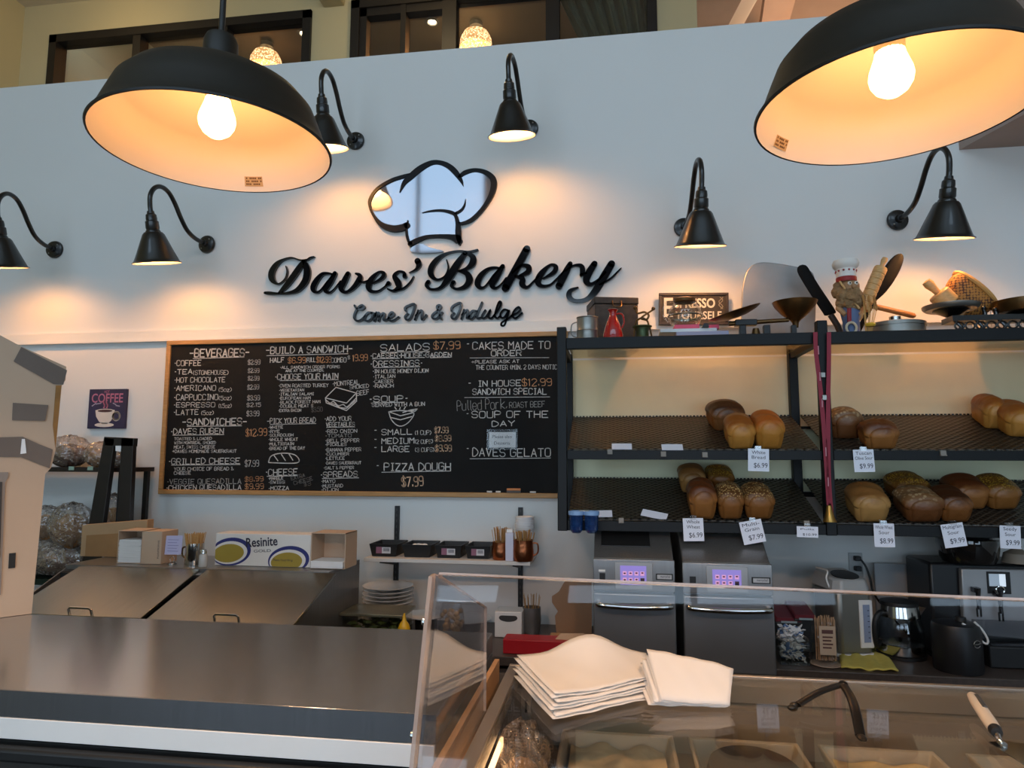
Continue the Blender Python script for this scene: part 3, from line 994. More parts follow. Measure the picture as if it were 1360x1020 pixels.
# things lying on the lower frame of the board
zf = bz0+tf
for x0, x1, lab in ((773, 790, 'short white chalk stub on the board frame, farther from the orange eraser'), (828, 843, 'short white chalk stub on the board frame just beside the orange eraser'), (1038, 1060, 'white chalk stub on the board frame near the black rack post')):
    p0, p1 = P(480+x0/4.636, 655, BY-0.006), P(480+x1/4.636, 655, BY-0.006)
    tag(MB().cyl((p0.x, BY-0.006, zf+0.005), (p1.x+0.012, BY-0.006, zf+0.005), 0.005, n=10).build('chalk_stick', M_chw), lab, 'chalk', 'chalk stubs on the board frame')
p0, p1 = P(480+895/4.636, 655, BY-0.006), P(480+980/4.636, 655, BY-0.006)
t = thing('board_eraser', 'orange block eraser on the lower board frame', 'eraser', (p0.x, BY, zf))
MB().box(p0.x, p1.x, BY-0.012, BY-0.0015, zf+0.001, zf+0.012).build('felt_pad', mat('grey_felt', '#6b625c', 0.95, noise=0.2), t)
MB().box(p0.x, p1.x, BY-0.012, BY-0.0015, zf+0.0125, zf+0.024).build('grip', mat('orange_foam', '#d98a52', 0.7, noise=0.1), t, bevel=0.002)

# coffee picture on the left
a, c = P(119, 517, W-0.02), P(165, 569, W-0.02)
t = thing('coffee_picture', 'small navy canvas picture of a white coffee cup on the wall left of the board', 'picture', ((a.x+c.x)/2, W, c.z))
MB().box(a.x, c.x, W-0.02, W-0.001, c.z, a.z).build('canvas', mat('navy_canvas', '#2a2748', 0.7, noise=0.2, nscale=10), t, bevel=0.002)
yy = W-0.0208
wq, hq = c.x-a.x, a.z-c.z


def q(u, v):
    return Vector((a.x+u*wq, yy, c.z+v*hq))


b = MB()
cup = [(0.2, 0.46), (0.23, 0.3), (0.32, 0.17), (0.4, 0.12), (0.55, 0.12), (0.63, 0.19), (0.7, 0.32), (0.72, 0.46), (0.6, 0.49), (0.46, 0.5), (0.32, 0.49)]
b.prism([q(*k) for k in cup], (0, 0.0006, 0))
b.prism([q(0.46+0.26*math.cos(k*math.pi/8), 0.09+0.055*math.sin(k*math.pi/8)) for k in range(16)], (0, 0.0006, 0))
ring = [q(0.77+0.09*math.cos(k*math.pi/8), 0.31+0.1*math.sin(k*math.pi/8)) for k in range(17)]
for r0, r1 in zip(ring, ring[1:]):
    seg(b, r0, r1, 0.012)
b.build('cup_print', mat('cup_white', '#d8cdc2', 0.7, noise=0.1), t)
b = MB()
b.prism([q(0.46+0.2*math.cos(k*math.pi/8), 0.445+0.035*math.sin(k*math.pi/8))+Vector((0, -0.0004, 0)) for k in range(16)], (0, 0.0003, 0))
b.build('coffee_print', mat('coffee_brown', '#4a2c2a', 0.6, noise=0.1), t)
b = MB()
put_text(b, 'COFFEE', q(0.5, 0.77)+Vector((0, -0.0002, 0)), 0.075, (1, 0, 0), (0, 0, 1), wq*0.84, bold=0.001)
put_text(b, 'HOT', q(0.48, 0.93)+Vector((0, -0.0002, 0)), 0.024, (1, 0, 0), (0, 0, 1), wq*0.14)
for x in (0.42, 0.5):
    st = [q(x+0.02*math.sin(k*1.2), 0.52+k*0.04) for k in range(6)]
    for r0, r1 in zip(st, st[1:]):
        seg(b, r0+Vector((0, -0.0004, 0)), r1+Vector((0, -0.0004, 0)), 0.009)
b.build('picture_lettering', mat('pink_print', '#b06a86', 0.7, noise=0.1), t)
b = MB()
for u0, v0, u1, v1 in ((0.1, 0.57, 0.2, 0.64), (0.2, 0.62, 0.34, 0.64), (0.66, 0.64, 0.74, 0.6), (0.74, 0.58, 0.84, 0.56)):
    seg(b, q(u0, v0), q(u1, v1), 0.006)
b.build('swirl_print', mat('pale_swirl', '#9a93a8', 0.7, noise=0.1), t)
# ================================================================== gooseneck lamps
M_glow = emit_mat('warm_bulb_glow', (1.0, 0.62, 0.3), 5)


def gooseneck(label):
    L0 = Vector((-2.354, W, 2.969))
    t = thing('gooseneck_lamp', label, 'wall lamp', L0, 'black gooseneck lamps on the sign wall')
    T = Matrix.Translation(L0)
    b = MB()
    RX = T @ Matrix.Rotation(math.radians(90), 4, 'X')
    b.lathe([(0, 0.0), (0.052, 0.0), (0.054, 0.008), (0.05, 0.018), (0.04, 0.022), (0.022, 0.026), (0.02, 0.045), (0.0, 0.046)], 26, RX)
    pl = b.build('wall_plate', M_black, t)
    s = MB()
    for a in (0.8, 0.8+math.pi):
        s.ball((L0.x+0.036*math.cos(a), L0.y-0.022, L0.z+0.036*math.sin(a)), 0.005, 8)
    s.build('screw', M_tin, pl)
    path = [(0, -0.03, 0), (0, -0.1, 0.004), (0, -0.17, 0.03), (0, -0.225, 0.085), (0, -0.275, 0.15), (0, -0.325, 0.195), (0, -0.38, 0.205), (0, -0.425, 0.18), (0, -0.45, 0.13), (0, -0.447, 0.07), (0, -0.437, 0.036)]
    MB().tube([L0+Vector(p) for p in smooth_path(path, 5)], 0.0125, 12).build('arm', M_black, t)
    S = T @ Matrix.Translation((0, -0.438, 0.03)) @ Matrix.Rotation(math.radians(14), 4, 'X') @ Matrix.Translation((0, 0, -0.258))
    MB().lathe([(0, 0.275), (0.017, 0.275), (0.019, 0.262), (0.026, 0.255), (0.028, 0.235), (0.027, 0.225), (0.033, 0.22), (0.034, 0.185), (0.031, 0.178), (0.037, 0.17), (0.038, 0.158), (0, 0.158)], 24, S).build('socket', M_black, t)
    sh = MB().lathe([(0.036, 0.165), (0.045, 0.163), (0.054, 0.152), (0.066, 0.122), (0.09, 0.062), (0.108, 0.018), (0.113, 0.009), (0.121, 0.004), (0.1215, 0.0), (0.119, 0.0)], 40, S).build('lamp_shade', M_black, t)
    MB().lathe([(0.119, 0.0), (0.111, 0.006), (0.104, 0.019), (0.086, 0.061), (0.063, 0.12), (0.05, 0.15), (0.0, 0.156)], 40, S).build('shade_lining', M_inner, sh)
    MB().lathe([(0, 0.092), (0.016, 0.096), (0.024, 0.105), (0.025, 0.112), (0.02, 0.122), (0.014, 0.12), (0.014, 0.15), (0, 0.15)], 16, S).build('bulb', M_glow, t)
    lo = plain_light('gooseneck_light', S @ Vector((0, 0, 0.078)), LAMP_W, WARM, 0.04)
    lo.parent = t
    lo.matrix_parent_inverse = t.matrix_basis.inverted()
    return t


GN = [((276, 325), -0.12, 'black gooseneck wall lamp above the top left end of the chalkboard, clear of the pendant'),
      ((473, 188), -0.04, 'black gooseneck wall lamp partly hidden by the left pendant shade'),
      ((703, 172), -0.115, 'black gooseneck wall lamp directly above the right side of the hat emblem, highest in view'),
      ((74, 332), 0.085, 'black gooseneck wall lamp cut by the left edge, only its arm and plate showing'),
      ((1191, 293), 0.115, 'black gooseneck wall lamp below the right pendant, its arm curving to the right'),
      ((908, 303), 0.088, 'black gooseneck wall lamp above the espresso plaque, seen straight on')]
g0 = None
for (px, py), a, lab in GN:
    c = P(px, py, W)
    if g0 is None:
        g0 = gooseneck(lab)
        g0.rotation_euler = (0, 0, a)
        g0.location = c
    else:
        dup(g0, c, lab, rz=a)

# ================================================================== pendants in the foreground
def pendant(c, label, stick):
    t = thing('pendant_lamp', label, 'pendant lamp', c, 'barn pendants over the counter')
    T = Matrix.Translation(c)
    M_pblack = mat('pendant_black', '#120e08', 0.5, 0.0, noise=0.2, nscale=6)
    sh = MB().lathe([(0.186, 0.0), (0.189, 0.0), (0.19, 0.003), (0.187, 0.006), (0.178, 0.022), (0.168, 0.048), (0.157, 0.075), (0.138, 0.097), (0.105, 0.117), (0.07, 0.13), (0.045, 0.137), (0.03, 0.14)], 72, T).build('lamp_shade', M_pblack, t)
    MB().lathe([(0.186, 0.0005), (0.176, 0.02), (0.165, 0.047), (0.154, 0.072), (0.145, 0.08), (0.105, 0.105), (0.06, 0.122), (0.024, 0.128), (0.024, 0.1), (0.0, 0.1)], 72, T).build('shade_lining', M_inner, sh)
    MB().lathe([(0.034, 0.13), (0.034, 0.142), (0.029, 0.148), (0.028, 0.19), (0.024, 0.2), (0.01, 0.203), (0, 0.203)], 32, T).build('neck', M_pblack, t)
    top = 5.9-c.z
    MB().cyl(c+Vector((0, 0, 0.2)), Vector((c.x, c.y, 5.895)), 0.0052, n=12).build('stem', M_pblack, t)
    MB().lathe([(0, top), (0.06, top-0.001), (0.06, top-0.02), (0.02, top-0.035), (0, top-0.036)], 24, T).build('ceiling_canopy', M_pblack, t)
    MB().lathe([(0.02, 0.085), (0.021, 0.102), (0.018, 0.104)], 20, T).build('bulb_collar', mat('bulb_base_white', '#e8dccb', 0.5, noise=0.02), t)
    MB().lathe([(0, 0.02), (0.012, 0.0225), (0.022, 0.03), (0.028, 0.04), (0.03, 0.05), (0.0285, 0.06), (0.025, 0.07), (0.021, 0.082), (0.02, 0.088), (0, 0.088)], 28, T).build('bulb', emit_mat('pendant_bulb_glow', (1.0, 0.44, 0.13), BULB), t)
    ld = bpy.data.lights.new('pendant_light', 'SPOT')
    ld.energy = PEND_W
    ld.color = (1.0, 0.6, 0.32)
    ld.spot_size = math.radians(156)
    ld.spot_blend = 0.35
    ld.shadow_soft_size = 0.03
    lo = bpy.data.objects.new('pendant_light', ld)
    lo.location = c+Vector((0, 0, 0.012))
    COL.objects.link(lo)
    lo.parent = t
    lo.matrix_parent_inverse = t.matrix_basis.inverted()
    # maker's label inside the skirt: a small strip that follows the cone
    q = PZ(stick[0], stick[1], c.z+0.012)
    th = math.atan2(q.y-c.y, q.x-c.x)
    rows = MB()
    ink = MB()

    def sk(a, z, off=0.0012):
        r = 0.1855-(z/0.047)*0.0205-off
        return (c.x+r*math.cos(a), c.y+r*math.sin(a), c.z+z)
    aw = 0.098
    rows.grid(lambda u, v: sk(th+(u-0.5)*aw*2, 0.009+0.017*v), 8, 3)
    for k in range(3):
        for j in range(9):
            if (k*7+j*3) % 5 == 0:
                continue
            a0 = th-aw*0.88+j*aw*1.76/9
            ink.grid(lambda u, v: sk(a0+u*aw*0.15, 0.0115+k*0.005+0.0028*v, 0.0016), 2, 2)
    lb = rows.build('maker_label', mat('cream_sticker', '#cdb083', 0.7, noise=0.05), t)
    ink.build('label_print', mat('brown_print', '#6a4a2c', 0.8, noise=0.1), lb)
    return t


pendant(Vector((-0.654, 1.008, 2.235)), 'large black barn pendant with lit bulb hanging at upper left over the steel counter', (338, 246))
pendant(Vector((0.408, 0.999, 2.22)), 'large black barn pendant with lit bulb at upper right over the glass case', (1051, 189))

# ================================================================== bread rack
RY0, RY1 = 2.98, 3.5
t = thing('bread_rack', 'tall navy black steel bread rack on the right with glass top and two sloping tiers', 'rack', (0.33, 3.24, 1.40))
posts = [-0.216, 0.886, 1.99]
for x in posts:
    MB().box(x-0.021, x+0.021, RY0, RY0+0.042, 1.405, 2.3).build('post', M_rack, t, bevel=0.003)
    MB().box(x-0.021, x+0.021, RY1-0.042, RY1, 1.405, 2.25).build('post', M_rack, t, bevel=0.003)
    for z in (2.205, 1.715, 1.408):
        MB().box(x-0.014, x+0.014, RY0+0.043, RY1-0.043, z, z+0.034).build('side_rail', M_rack, t)
for k in range(2):
    x0, x1 = posts[k]+0.0215, posts[k+1]-0.0215
    MB().box(x0-0.001, x1+0.001, RY1-0.0035, RY1, 1.875, 2.222).build('back_panel', mat('warm_white_panel', '#ecd8ae', 0.6, noise=0.04), t)
    MB().box(x0-0.001, x1+0.001, RY1-0.0035, RY1, 1.56, 1.86).build('back_panel', mat('pale_green_cream_panel', '#e3e2bd', 0.6, noise=0.04), t)
    for za, zc in ((2.2, 2.25), (1.712, 1.752), (1.407, 1.45)):
        MB().box(x0, x1, RY0+0.002, RY0+0.036, za, zc).build('front_beam', M_rack, t, bevel=0.002)
    MB().box(x0, x1, RY1-0.03, RY1-0.004, 1.862, 1.874).build('rear_beam', M_rack, t)
    MB().box(x0, x1, RY1-0.03, RY1-0.004, 1.535, 1.558).build('rear_beam', M_rack, t)
    MB().box(x0+0.002, x1-0.002, RY0+0.04, RY1-0.032, 2.2275, 2.2355).build('glass_shelf', clear_mat('shelf_glass', (0.96, 0.86, 0.62), 0.05, 0.08, 1.35, body='#d6cba2', bodyw=0.1), t)
# perforated sloping trays
mt = bpy.data.materials.new('black_mesh_tray')
mt.use_nodes = True
nt = mt.node_tree
bs = nt.nodes['Principled BSDF']
bs.inputs['Roughness'].default_value = 0.35
bs.inputs['Metallic'].default_value = 0.3
tc = nt.nodes.new('ShaderNodeTexCoord')
hs = []
for sg in (1, -1):
    wv = nt.nodes.new('ShaderNodeTexWave')
    wv.wave_type = 'BANDS'
    wv.bands_direction = 'X'
    wv.inputs['Scale'].default_value = 14
    mp = nt.nodes.new('ShaderNodeMapping')
    mp.inputs['Rotation'].default_value = (0, 0, sg*math.radians(52))
    nt.links.new(tc.outputs['Object'], mp.inputs[0])
    nt.links.new(mp.outputs[0], wv.inputs['Vector'])
    hs.append(wv)
mn = nt.nodes.new('ShaderNodeMath')
mn.operation = 'MINIMUM'
nt.links.new(hs[0].outputs['Fac'], mn.inputs[0])
nt.links.new(hs[1].outputs['Fac'], mn.inputs[1])
rp = nt.nodes.new('ShaderNodeValToRGB')
rp.color_ramp.elements[0].color = lin('#463d33')
rp.color_ramp.elements[1].color = lin('#0d0a08')
rp.color_ramp.elements[0].position = 0.1
rp.color_ramp.elements[1].position = 0.42
nt.links.new(mn.outputs[0], rp.inputs[0])
nt.links.new(rp.outputs[0], bs.inputs['Base Color'])
bp = nt.nodes.new('ShaderNodeBump')
bp.inputs['Strength'].default_value = 0.8
bp.inputs['Distance'].default_value = 0.006
bp.invert = True
nt.links.new(mn.outputs[0], bp.inputs['Height'])
nt.links.new(bp.outputs[0], bs.inputs['Normal'])
TIER = {'mid': (1.757, 1.925), 'low': (1.455, 1.618)}
TY0, TY1 = 3.025, 3.46


def tray_z(tier, y):
    a, c = TIER[tier]
    return a+(y-TY0)*(c-a)/(TY1-TY0)


def on_tray(px, py, tier):
    a, c = TIER[tier]
    s = (c-a)/(TY1-TY0)
    d = ray(px, py)
    k = (a-s*TY0-CAM.z)/(d.z-s*d.y)
    return CAM+d*k


for k, bay in enumerate(('left bay', 'right bay beyond the red lanyard')):
    for tier, nm in (('mid', 'upper'), ('low', 'lower')):
        x0, x1 = posts[k]+0.022, posts[k+1]-0.022
        a, c = TIER[tier]
        b = MB()
        n = 40
        # wavy rear lip, tray sheet 4 mm thick with a turned-up back
        b.hexa([(x0, TY0, a-0.004), (x1, TY0, a-0.004), (x1, TY1, c-0.004), (x0, TY1, c-0.004)], [(x0, TY0, a), (x1, TY0, a), (x1, TY1, c), (x0, TY1, c)])
        for j in range(64):
            xa = x0+(x1-x0)*j/64
            xb = xa+(x1-x0)/64*0.55
            b.box(xa, xb, TY1-0.004, TY1, c-0.002, c+0.005)
        o = b.build('bread_tray', mt)
        tag(o, 'black perforated sloping bread tray, %s tier of the rack, %s' % (nm, bay), 'tray', 'perforated trays of the bread rack')

# ------------------------------------------------------------------ loaves
def loaf_mat(name, top, side, seeds=None, sdens=120):
    m = mat(name, top, 0.42, bump=0.3, bscale=30)
    nt = m.node_tree
    b = nt.nodes['Principled BSDF']
    tc = nt.nodes.new('ShaderNodeTexCoord')
    sp = nt.nodes.new('ShaderNodeSeparateXYZ')
    nt.links.new(tc.outputs['Generated'], sp.inputs[0])
    nz = nt.nodes.new('ShaderNodeTexNoise')
    nz.inputs['Scale'].default_value = 22
    nt.links.new(tc.outputs['Object'], nz.inputs['Vector'])
    ma = nt.nodes.new('ShaderNodeMath')
    ma.operation = 'MULTIPLY_ADD'
    ma.inputs[1].default_value = 0.35
    nt.links.new(nz.outputs['Fac'], ma.inputs[0])
    nt.links.new(sp.outputs[2], ma.inputs[2])
    r = nt.nodes.new('ShaderNodeValToRGB')
    e = r.color_ramp.elements
    e[0].position = 0.62
    e[0].color = lin(side)
    e[1].position = 0.84
    e[1].color = lin(top)
    x = r.color_ramp.elements.new(0.2)
    x.color = tuple(v*0.8 for v in lin(side)[:3])+(1,)
    nt.links.new(ma.outputs[0], r.inputs[0])
    col = r.outputs[0]
    if seeds:
        v = nt.nodes.new('ShaderNodeTexVoronoi')
        v.inputs['Scale'].default_value = sdens
        nt.links.new(tc.outputs['Object'], v.inputs['Vector'])
        rr = nt.nodes.new('ShaderNodeValToRGB')
        rr.color_ramp.elements[0].position = 0.32
        rr.color_ramp.elements[1].position = 0.42
        rr.color_ramp.elements[0].color = (1, 1, 1, 1)
        rr.color_ramp.elements[1].color = (0, 0, 0, 1)
        nt.links.new(v.outputs['Distance'], rr.inputs[0])
        gz = nt.nodes.new('ShaderNodeMapRange')
        gz.inputs[1].default_value = 0.5
        gz.inputs[2].default_value = 0.72
        nt.links.new(sp.outputs[2], gz.inputs[0])
        mu = nt.nodes.new('ShaderNodeMath')
        mu.operation = 'MULTIPLY'
        nt.links.new(rr.outputs[0], mu.inputs[0])
        nt.links.new(gz.outputs[0], mu.inputs[1])
        mx = nt.nodes.new('ShaderNodeMix')
        mx.data_type = 'RGBA'
        nt.links.new(mu.outputs[0], mx.inputs[0])
        nt.links.new(col, mx.inputs[6])
        mx.inputs[7].default_value = lin(seeds)
        col = mx.outputs[2]
    nt.links.new(col, b.inputs['Base Color'])
    return m


LM = {'wheat': loaf_mat('wheat_crust', '#5e2f13', '#96602e'), 'dark': loaf_mat('dark_crust', '#40200c', '#7d4c22'), 'gold': loaf_mat('golden_crust', '#a8561a', '#b87a30'),
      'pale': loaf_mat('pale_crust', '#84572b', '#b0834a'), 'seed': loaf_mat('seeded_crust', '#5e3a1b', '#8a5728', '#c9a469'), 'olive': loaf_mat('floured_crust', '#74502f', '#6b3f1e', '#a08360', 60),
      'yellow': loaf_mat('golden_seeded_crust', '#6f4719', '#8a5826', '#cfa63a', 150), 'white': loaf_mat('white_bread_crust', '#8a4b18', '#bd8138')}
SLICE = mat('cut_bread_crumb', '#d7ae74', 0.9, noise=0.15, nscale=40, bump=0.3, bscale=120)


def loaf(label, cx, by, wpx, topy, tier, kind, L=0.2, rz=0.0, split=False, grp='loaves on the bread rack', slices=0, ov=1.0):
    L *= 0.8
    c = on_tray(cx, by, tier)
    wd = wpx*c.y/FPX
    # height from the crest pixel at roughly the first third of the loaf
    zc = P(cx, topy, c.y+L*0.3).z
    tilt = math.atan2(TIER[tier][1]-TIER[tier][0], TY1-TY0)
    H = max(0.07, min(0.18, (zc-tray_z(tier, c.y+L*0.3))*math.cos(tilt)))
    rr = random.Random(int(cx*13+by))
    ph = [rr.uniform(0, 6.28) for _ in range(4)]
    M = Matrix.Translation((c.x, c.y, c.z+0.002)) @ Matrix.Rotation(tilt, 4, 'X') @ Matrix.Rotation(rz, 4, 'Z') @ Matrix.Translation((0, L/2, 0))
    prof = [(-0.36, 0.0), (-0.395, 0.05), (-0.45, 0.3), (-0.47, 0.5), (-0.5, 0.6), (-0.485, 0.72), (-0.41, 0.86), (-0.27, 0.955), (-0.12, 1.0), (0.0, 1.01 if not split else 0.985), (0.12, 1.0), (0.27, 0.955), (0.41, 0.86), (0.485, 0.72), (0.5, 0.6), (0.47, 0.5), (0.45, 0.3), (0.395, 0.05), (0.36, 0.0)]
    prof = smooth_path(prof, 3)
    NP = len(prof)

    def fn(u, v):
        i = min(NP-1, int(round(u*(NP-1))))
        x, z = prof[i]
        y = v*2-1
        e = max(0.0, 1-abs(y)**6)**0.33         # rounded ends
        k = 0.72+0.28*e if abs(y) < 1 else 0.72
        dome = 1+0.03*math.sin(3*y+ph[0])+0.02*math.sin(7*y+ph[1]+4*x)
        crown = 1-0.10*abs(y)**3 if z > 0.5 else 1
        if slices and z > 0.1:
            crown *= 1-0.025*(0.5+0.5*math.cos(y*math.pi*slices))**6
        return (x*wd*k*(1+0.015*math.sin(5*y+ph[2])), y*L/2*(0.96+0.04*math.sin(z*3)), z*H*dome*crown*(0.86+0.14*k/1.0))
    b = MB()
    b.grid(fn, NP, 21, M)
    # close the two ends and the base
    for v in (0.0, 1.0):
        ring = [Vector(fn(i/(NP-1), v)) for i in range(NP)]
        cen = sum(ring, Vector())/NP
        s_ = -1 if v == 0 else 1
        r1 = [cen.lerp(p_, 0.93)+Vector((0, s_*0.007, 0)) for p_ in ring]
        r2 = [cen.lerp(p_, 0.72)+Vector((0, s_*0.013, 0)) for p_ in ring]
        cen.y += s_*0.017
        fc = []
        for A_ in (0, NP):
            fc += [(A_+i, A_+(i+1) % NP, A_+NP+(i+1) % NP, A_+NP+i) for i in range(NP)]
        fc += [(2*NP+i, 2*NP+(i+1) % NP, 3*NP) for i in range(NP)]
        b.add(ring+r1+r2+[cen], fc, M)
    base = [Vector(fn(0, j/20)) for j in range(21)]+[Vector(fn(1, j/20)) for j in range(20, -1, -1)]
    b.add(base, [tuple(range(len(base)))], M)
    o = b.build('bread_loaf', LM[kind], angle=80)
    tag(o, label, 'bread', grp)
    return o


loaf('pale tan loaf standing behind, lower tier, farthest left of the loaves on that tier', 920, 655, 34, 617, 'low', 'pale', 0.17)
loaf('smooth reddish brown loaf at the front of the lower tier above the first price card', 934, 690, 36, 637, 'low', 'wheat', 0.19)
loaf('loaf crusted with golden seeds standing behind the other seeded loaves, lower tier left bay', 958, 652, 34, 620, 'low', 'yellow', 0.17)
loaf('seeded loaf touching the smooth reddish loaf at the front of the lower tier', 971, 690, 33, 642, 'low', 'seed', 0.19)
loaf('seeded loaf above the tilted price card, standing slightly apart in the lower tier left bay', 1009, 690, 38, 644, 'low', 'seed', 0.19)
loaf('tall dark brown loaf leaning behind two golden loaves, upper tier left bay', 968, 572, 44, 531, 'mid', 'dark', 0.17, rz=0.15)
loaf('golden loaf in front of the dark loaf, upper tier left bay', 985, 597, 36, 551, 'mid', 'white', 0.2)
loaf('bright orange-gold loaf just left of the rear rack post, upper tier', 1023, 597, 37, 547, 'mid', 'gold', 0.2)
loaf('round floured brown loaf touching the red lanyard, upper tier right bay', 1125, 583, 40, 540, 'mid', 'olive', 0.13)
loaf('small round orange-brown speckled loaf above the tuscan olive price card', 1171, 597, 42, 556, 'mid', 'wheat', 0.14, split=True)
loaf('golden sliced loaf at the right edge of the upper tier, behind the front sliced loaf', 1322, 570, 28, 525, 'mid', 'white', 0.22, rz=-0.12, slices=7, grp='sliced loaves at the right edge')
loaf('golden sliced loaf at the right edge of the upper tier, front one of the pair', 1358, 581, 40, 534, 'mid', 'white', 0.26, rz=-0.12, slices=7, grp='sliced loaves at the right edge')
loaf('plain tan sour loaf alone above the whole wheat sour card, lower tier right bay', 1158, 694, 44, 644, 'low', 'pale', 0.19)
loaf('long golden seed-topped loaf lying behind, lower tier right bay, beside the plain tan loaf', 1213, 668, 44, 629, 'low', 'yellow', 0.17, rz=0.1)
loaf('brown speckled loaf in front of the long golden seed-topped loaf, lower tier right bay', 1228, 694, 48, 649, 'low', 'olive', 0.19)
loaf('brown loaf leaning on the speckled loaf, directly above the tilted multigrain sour card', 1271, 694, 38, 649, 'low', 'dark', 0.19)
loaf('brown loaf with a pale lengthwise ridge at the back of the lower tier, right bay', 1292, 677, 42, 632, 'low', 'wheat', 0.19, rz=0.08)
loaf('brown loaf with golden ridge nearest the right edge on the lower tier', 1335, 677, 40, 633, 'low', 'yellow', 0.19, rz=0.08)

# ------------------------------------------------------------------ price cards
def price_card(label, x0, y0, x1, y1, lines, rot=0.0, Y=2.972, grp='price cards on the rack beams', price=True):
    a, c = P(x0, y0, Y), P(x1, y1, Y)
    cx, cz = (a.x+c.x)/2, (a.z+c.z)/2
    hw, hh = (c.x-a.x)/2, (a.z-c.z)/2
    t = thing('price_card', label, 'price card', (cx, Y, cz), grp)
    rt = Vector((math.cos(rot), 0, math.sin(rot)))
    up = Vector((-math.sin(rot), 0, math.cos(rot)))
    o = Vector((cx, Y, cz))
    MB().prism([o-rt*hw-up*hh, o+rt*hw-up*hh, o+rt*hw+up*hh, o-rt*hw+up*hh], (0, 0.0015, 0)).build('card', mat('card_white', '#e4e4ee', 0.5, noise=0.02), t)
    b = MB()
    n = len(lines)
    f = Vector((0, -0.0006, 0))
    for i, s in enumerate(lines):
        if i == n-1 and price:
            put_text(b, s, o+f+rt*hw*0.2-up*hh*0.5, hh*0.62, rt, up, hw*1.3)
        else:
            v = 0.68-0.44*i if n > 2 else 0.5
            put_text(b, s, o+f+up*hh*v, hh*0.42, rt, up, min(hw*1.7, hw*0.26*len(s)))
    b.build('print', M_ink, t)
    k = MB()
    k.box(cx-0.012, cx+0.012, Y-0.003, Y+0.012, a.z-0.006, a.z+0.012)
    k.build('clip', clear_mat('clear_clip', (0.9, 0.9, 0.9), 0.1, 0.1, 1.4), t)
    return t


price_card('white bread card hanging from the upper tier below the two golden loaves', 993, 596, 1022, 626, ['White', 'Bread', '$6.99'], -0.03)
price_card('tuscan olive sour card hanging from the upper tier right of the lanyard', 1133, 597, 1162, 627, ['Tuscan', 'Olive Sour', '$9.99'], 0.03)
price_card('whole wheat card on the lowest beam above the left oven', 907, 688, 935, 719, ['Whole', 'Wheat', '$6.99'], 0.03)
price_card('tilted multi-grain card on the lowest beam above the right oven', 984, 691, 1015, 722, ['Multi-', 'Grain', '$7.99'], 0.2)
price_card('short half-height price card on the lowest beam left of the lanyard bell', 1058, 699, 1087, 714, ['Pulla', '$10.99'], -0.02)
price_card('whole wheat sour card on the lowest beam above the wall outlet', 1160, 695, 1189, 727, ['Whole Wheat', 'Sour', '$8.99'], 0.0)
price_card('tilted multigrain sour card on the lowest beam in front of the bean hopper', 1251, 695, 1283, 727, ['Multigrain', 'Sour', '$9.99'], 0.15)
price_card('seedy sour card on the lowest beam at the right edge', 1327, 698, 1357, 729, ['Seedy', 'Sour', '$9.99'], -0.03)
M_cardw = mat('card_white', '#e4e4ee', 0.5)
for x0, y0, x1, y1, tier, rot, lab in ((813, 591, 839, 597, 'mid', 0, 'blank white card lying on the upper tray, nearer the left rack post'), (880, 592, 907, 598, 'mid', 0, 'blank white card lying on the upper tray, nearer the loaves'),
                                      (788, 678, 813, 687, 'low', 0.05, 'blank white card lying on the lower tray beside the blue plastic tub'), (851, 677, 884, 688, 'low', -0.3, 'crooked blank white card on the lower tray, nearer the loaves')):
    p = on_tray((x0+x1)/2, y1+1, tier)
    hw = (x1-x0)/2*p.y/FPX
    a, c = TIER[tier]
    tilt = math.atan2(c-a, TY1-TY0)
    M = Matrix.Translation(p+Vector((0, 0.006, 0.003))) @ Matrix.Rotation(tilt+0.25, 4, 'X') @ Matrix.Rotation(rot, 4, 'Z')
    tag(MB().box(-hw, hw, 0, 0.045, 0, 0.0015, M).build('blank_card', M_cardw), lab, 'card', 'blank cards on the trays')
for x, y, lab in ((810, 600, 'small grey tag clip on the upper tier beam, nearest the left rack post'), (881, 603, 'small grey tag clip on the upper tier beam, under the blank card nearer the loaves'), (936, 604, 'small grey tag clip on the upper tier beam, under the dark loaf'),
                  (825, 691, 'small tan tag clip on the lowest beam between the two blank cards'), (1071, 695, 'small tan tag clip holding the short half-height price card'), (1252, 602, 'small grey tag clip alone on the upper tier beam of the right bay')):
    p = P(x, y, RY0)
    b = MB().box(p.x-0.011, p.x+0.011, RY0-0.008, RY0+0.0015, p.z-0.011, p.z+0.011).box(p.x-0.011, p.x+0.011, RY0-0.014, RY0-0.008, p.z-0.011, p.z-0.007)
    tag(b.build('tag_clip', mat('grey_clip', '#8d8378', 0.5, noise=0.1), bevel=0.001), lab, 'clip', 'empty tag clips on the rack beams')
# red lanyard with a brass bell on the middle post
M_red = mat('red_ribbon', '#8f1730', 0.6, noise=0.15, nscale=20)
t = thing('bell_lanyard', 'red ribbon lanyard with a brass bell hanging down the middle rack post', 'lanyard', P(1096, 640, 2.955))
b = MB()
for pts in ([(1083, 441), (1084, 470), (1090, 520), (1095, 580), (1099, 640), (1101, 672)], [(1101, 441), (1101, 480), (1100, 530), (1100, 590), (1101, 640), (1104, 680)]):
    c = [P(x, y, 2.962) for x, y in smooth_path(pts, 4)]
    for i, (q0, q1) in enumerate(zip(c, c[1:])):
        n = Vector((0.0085, 0, 0))
        b.hexa([q0-n, q0+n, q0+n+Vector((0, .002, 0)), q0-n+Vector((0, .002, 0))], [q1-n, q1+n, q1+n+Vector((0, .002, 0)), q1-n+Vector((0, .002, 0))])
rb = b.build('ribbon', M_red, t)
b = MB()
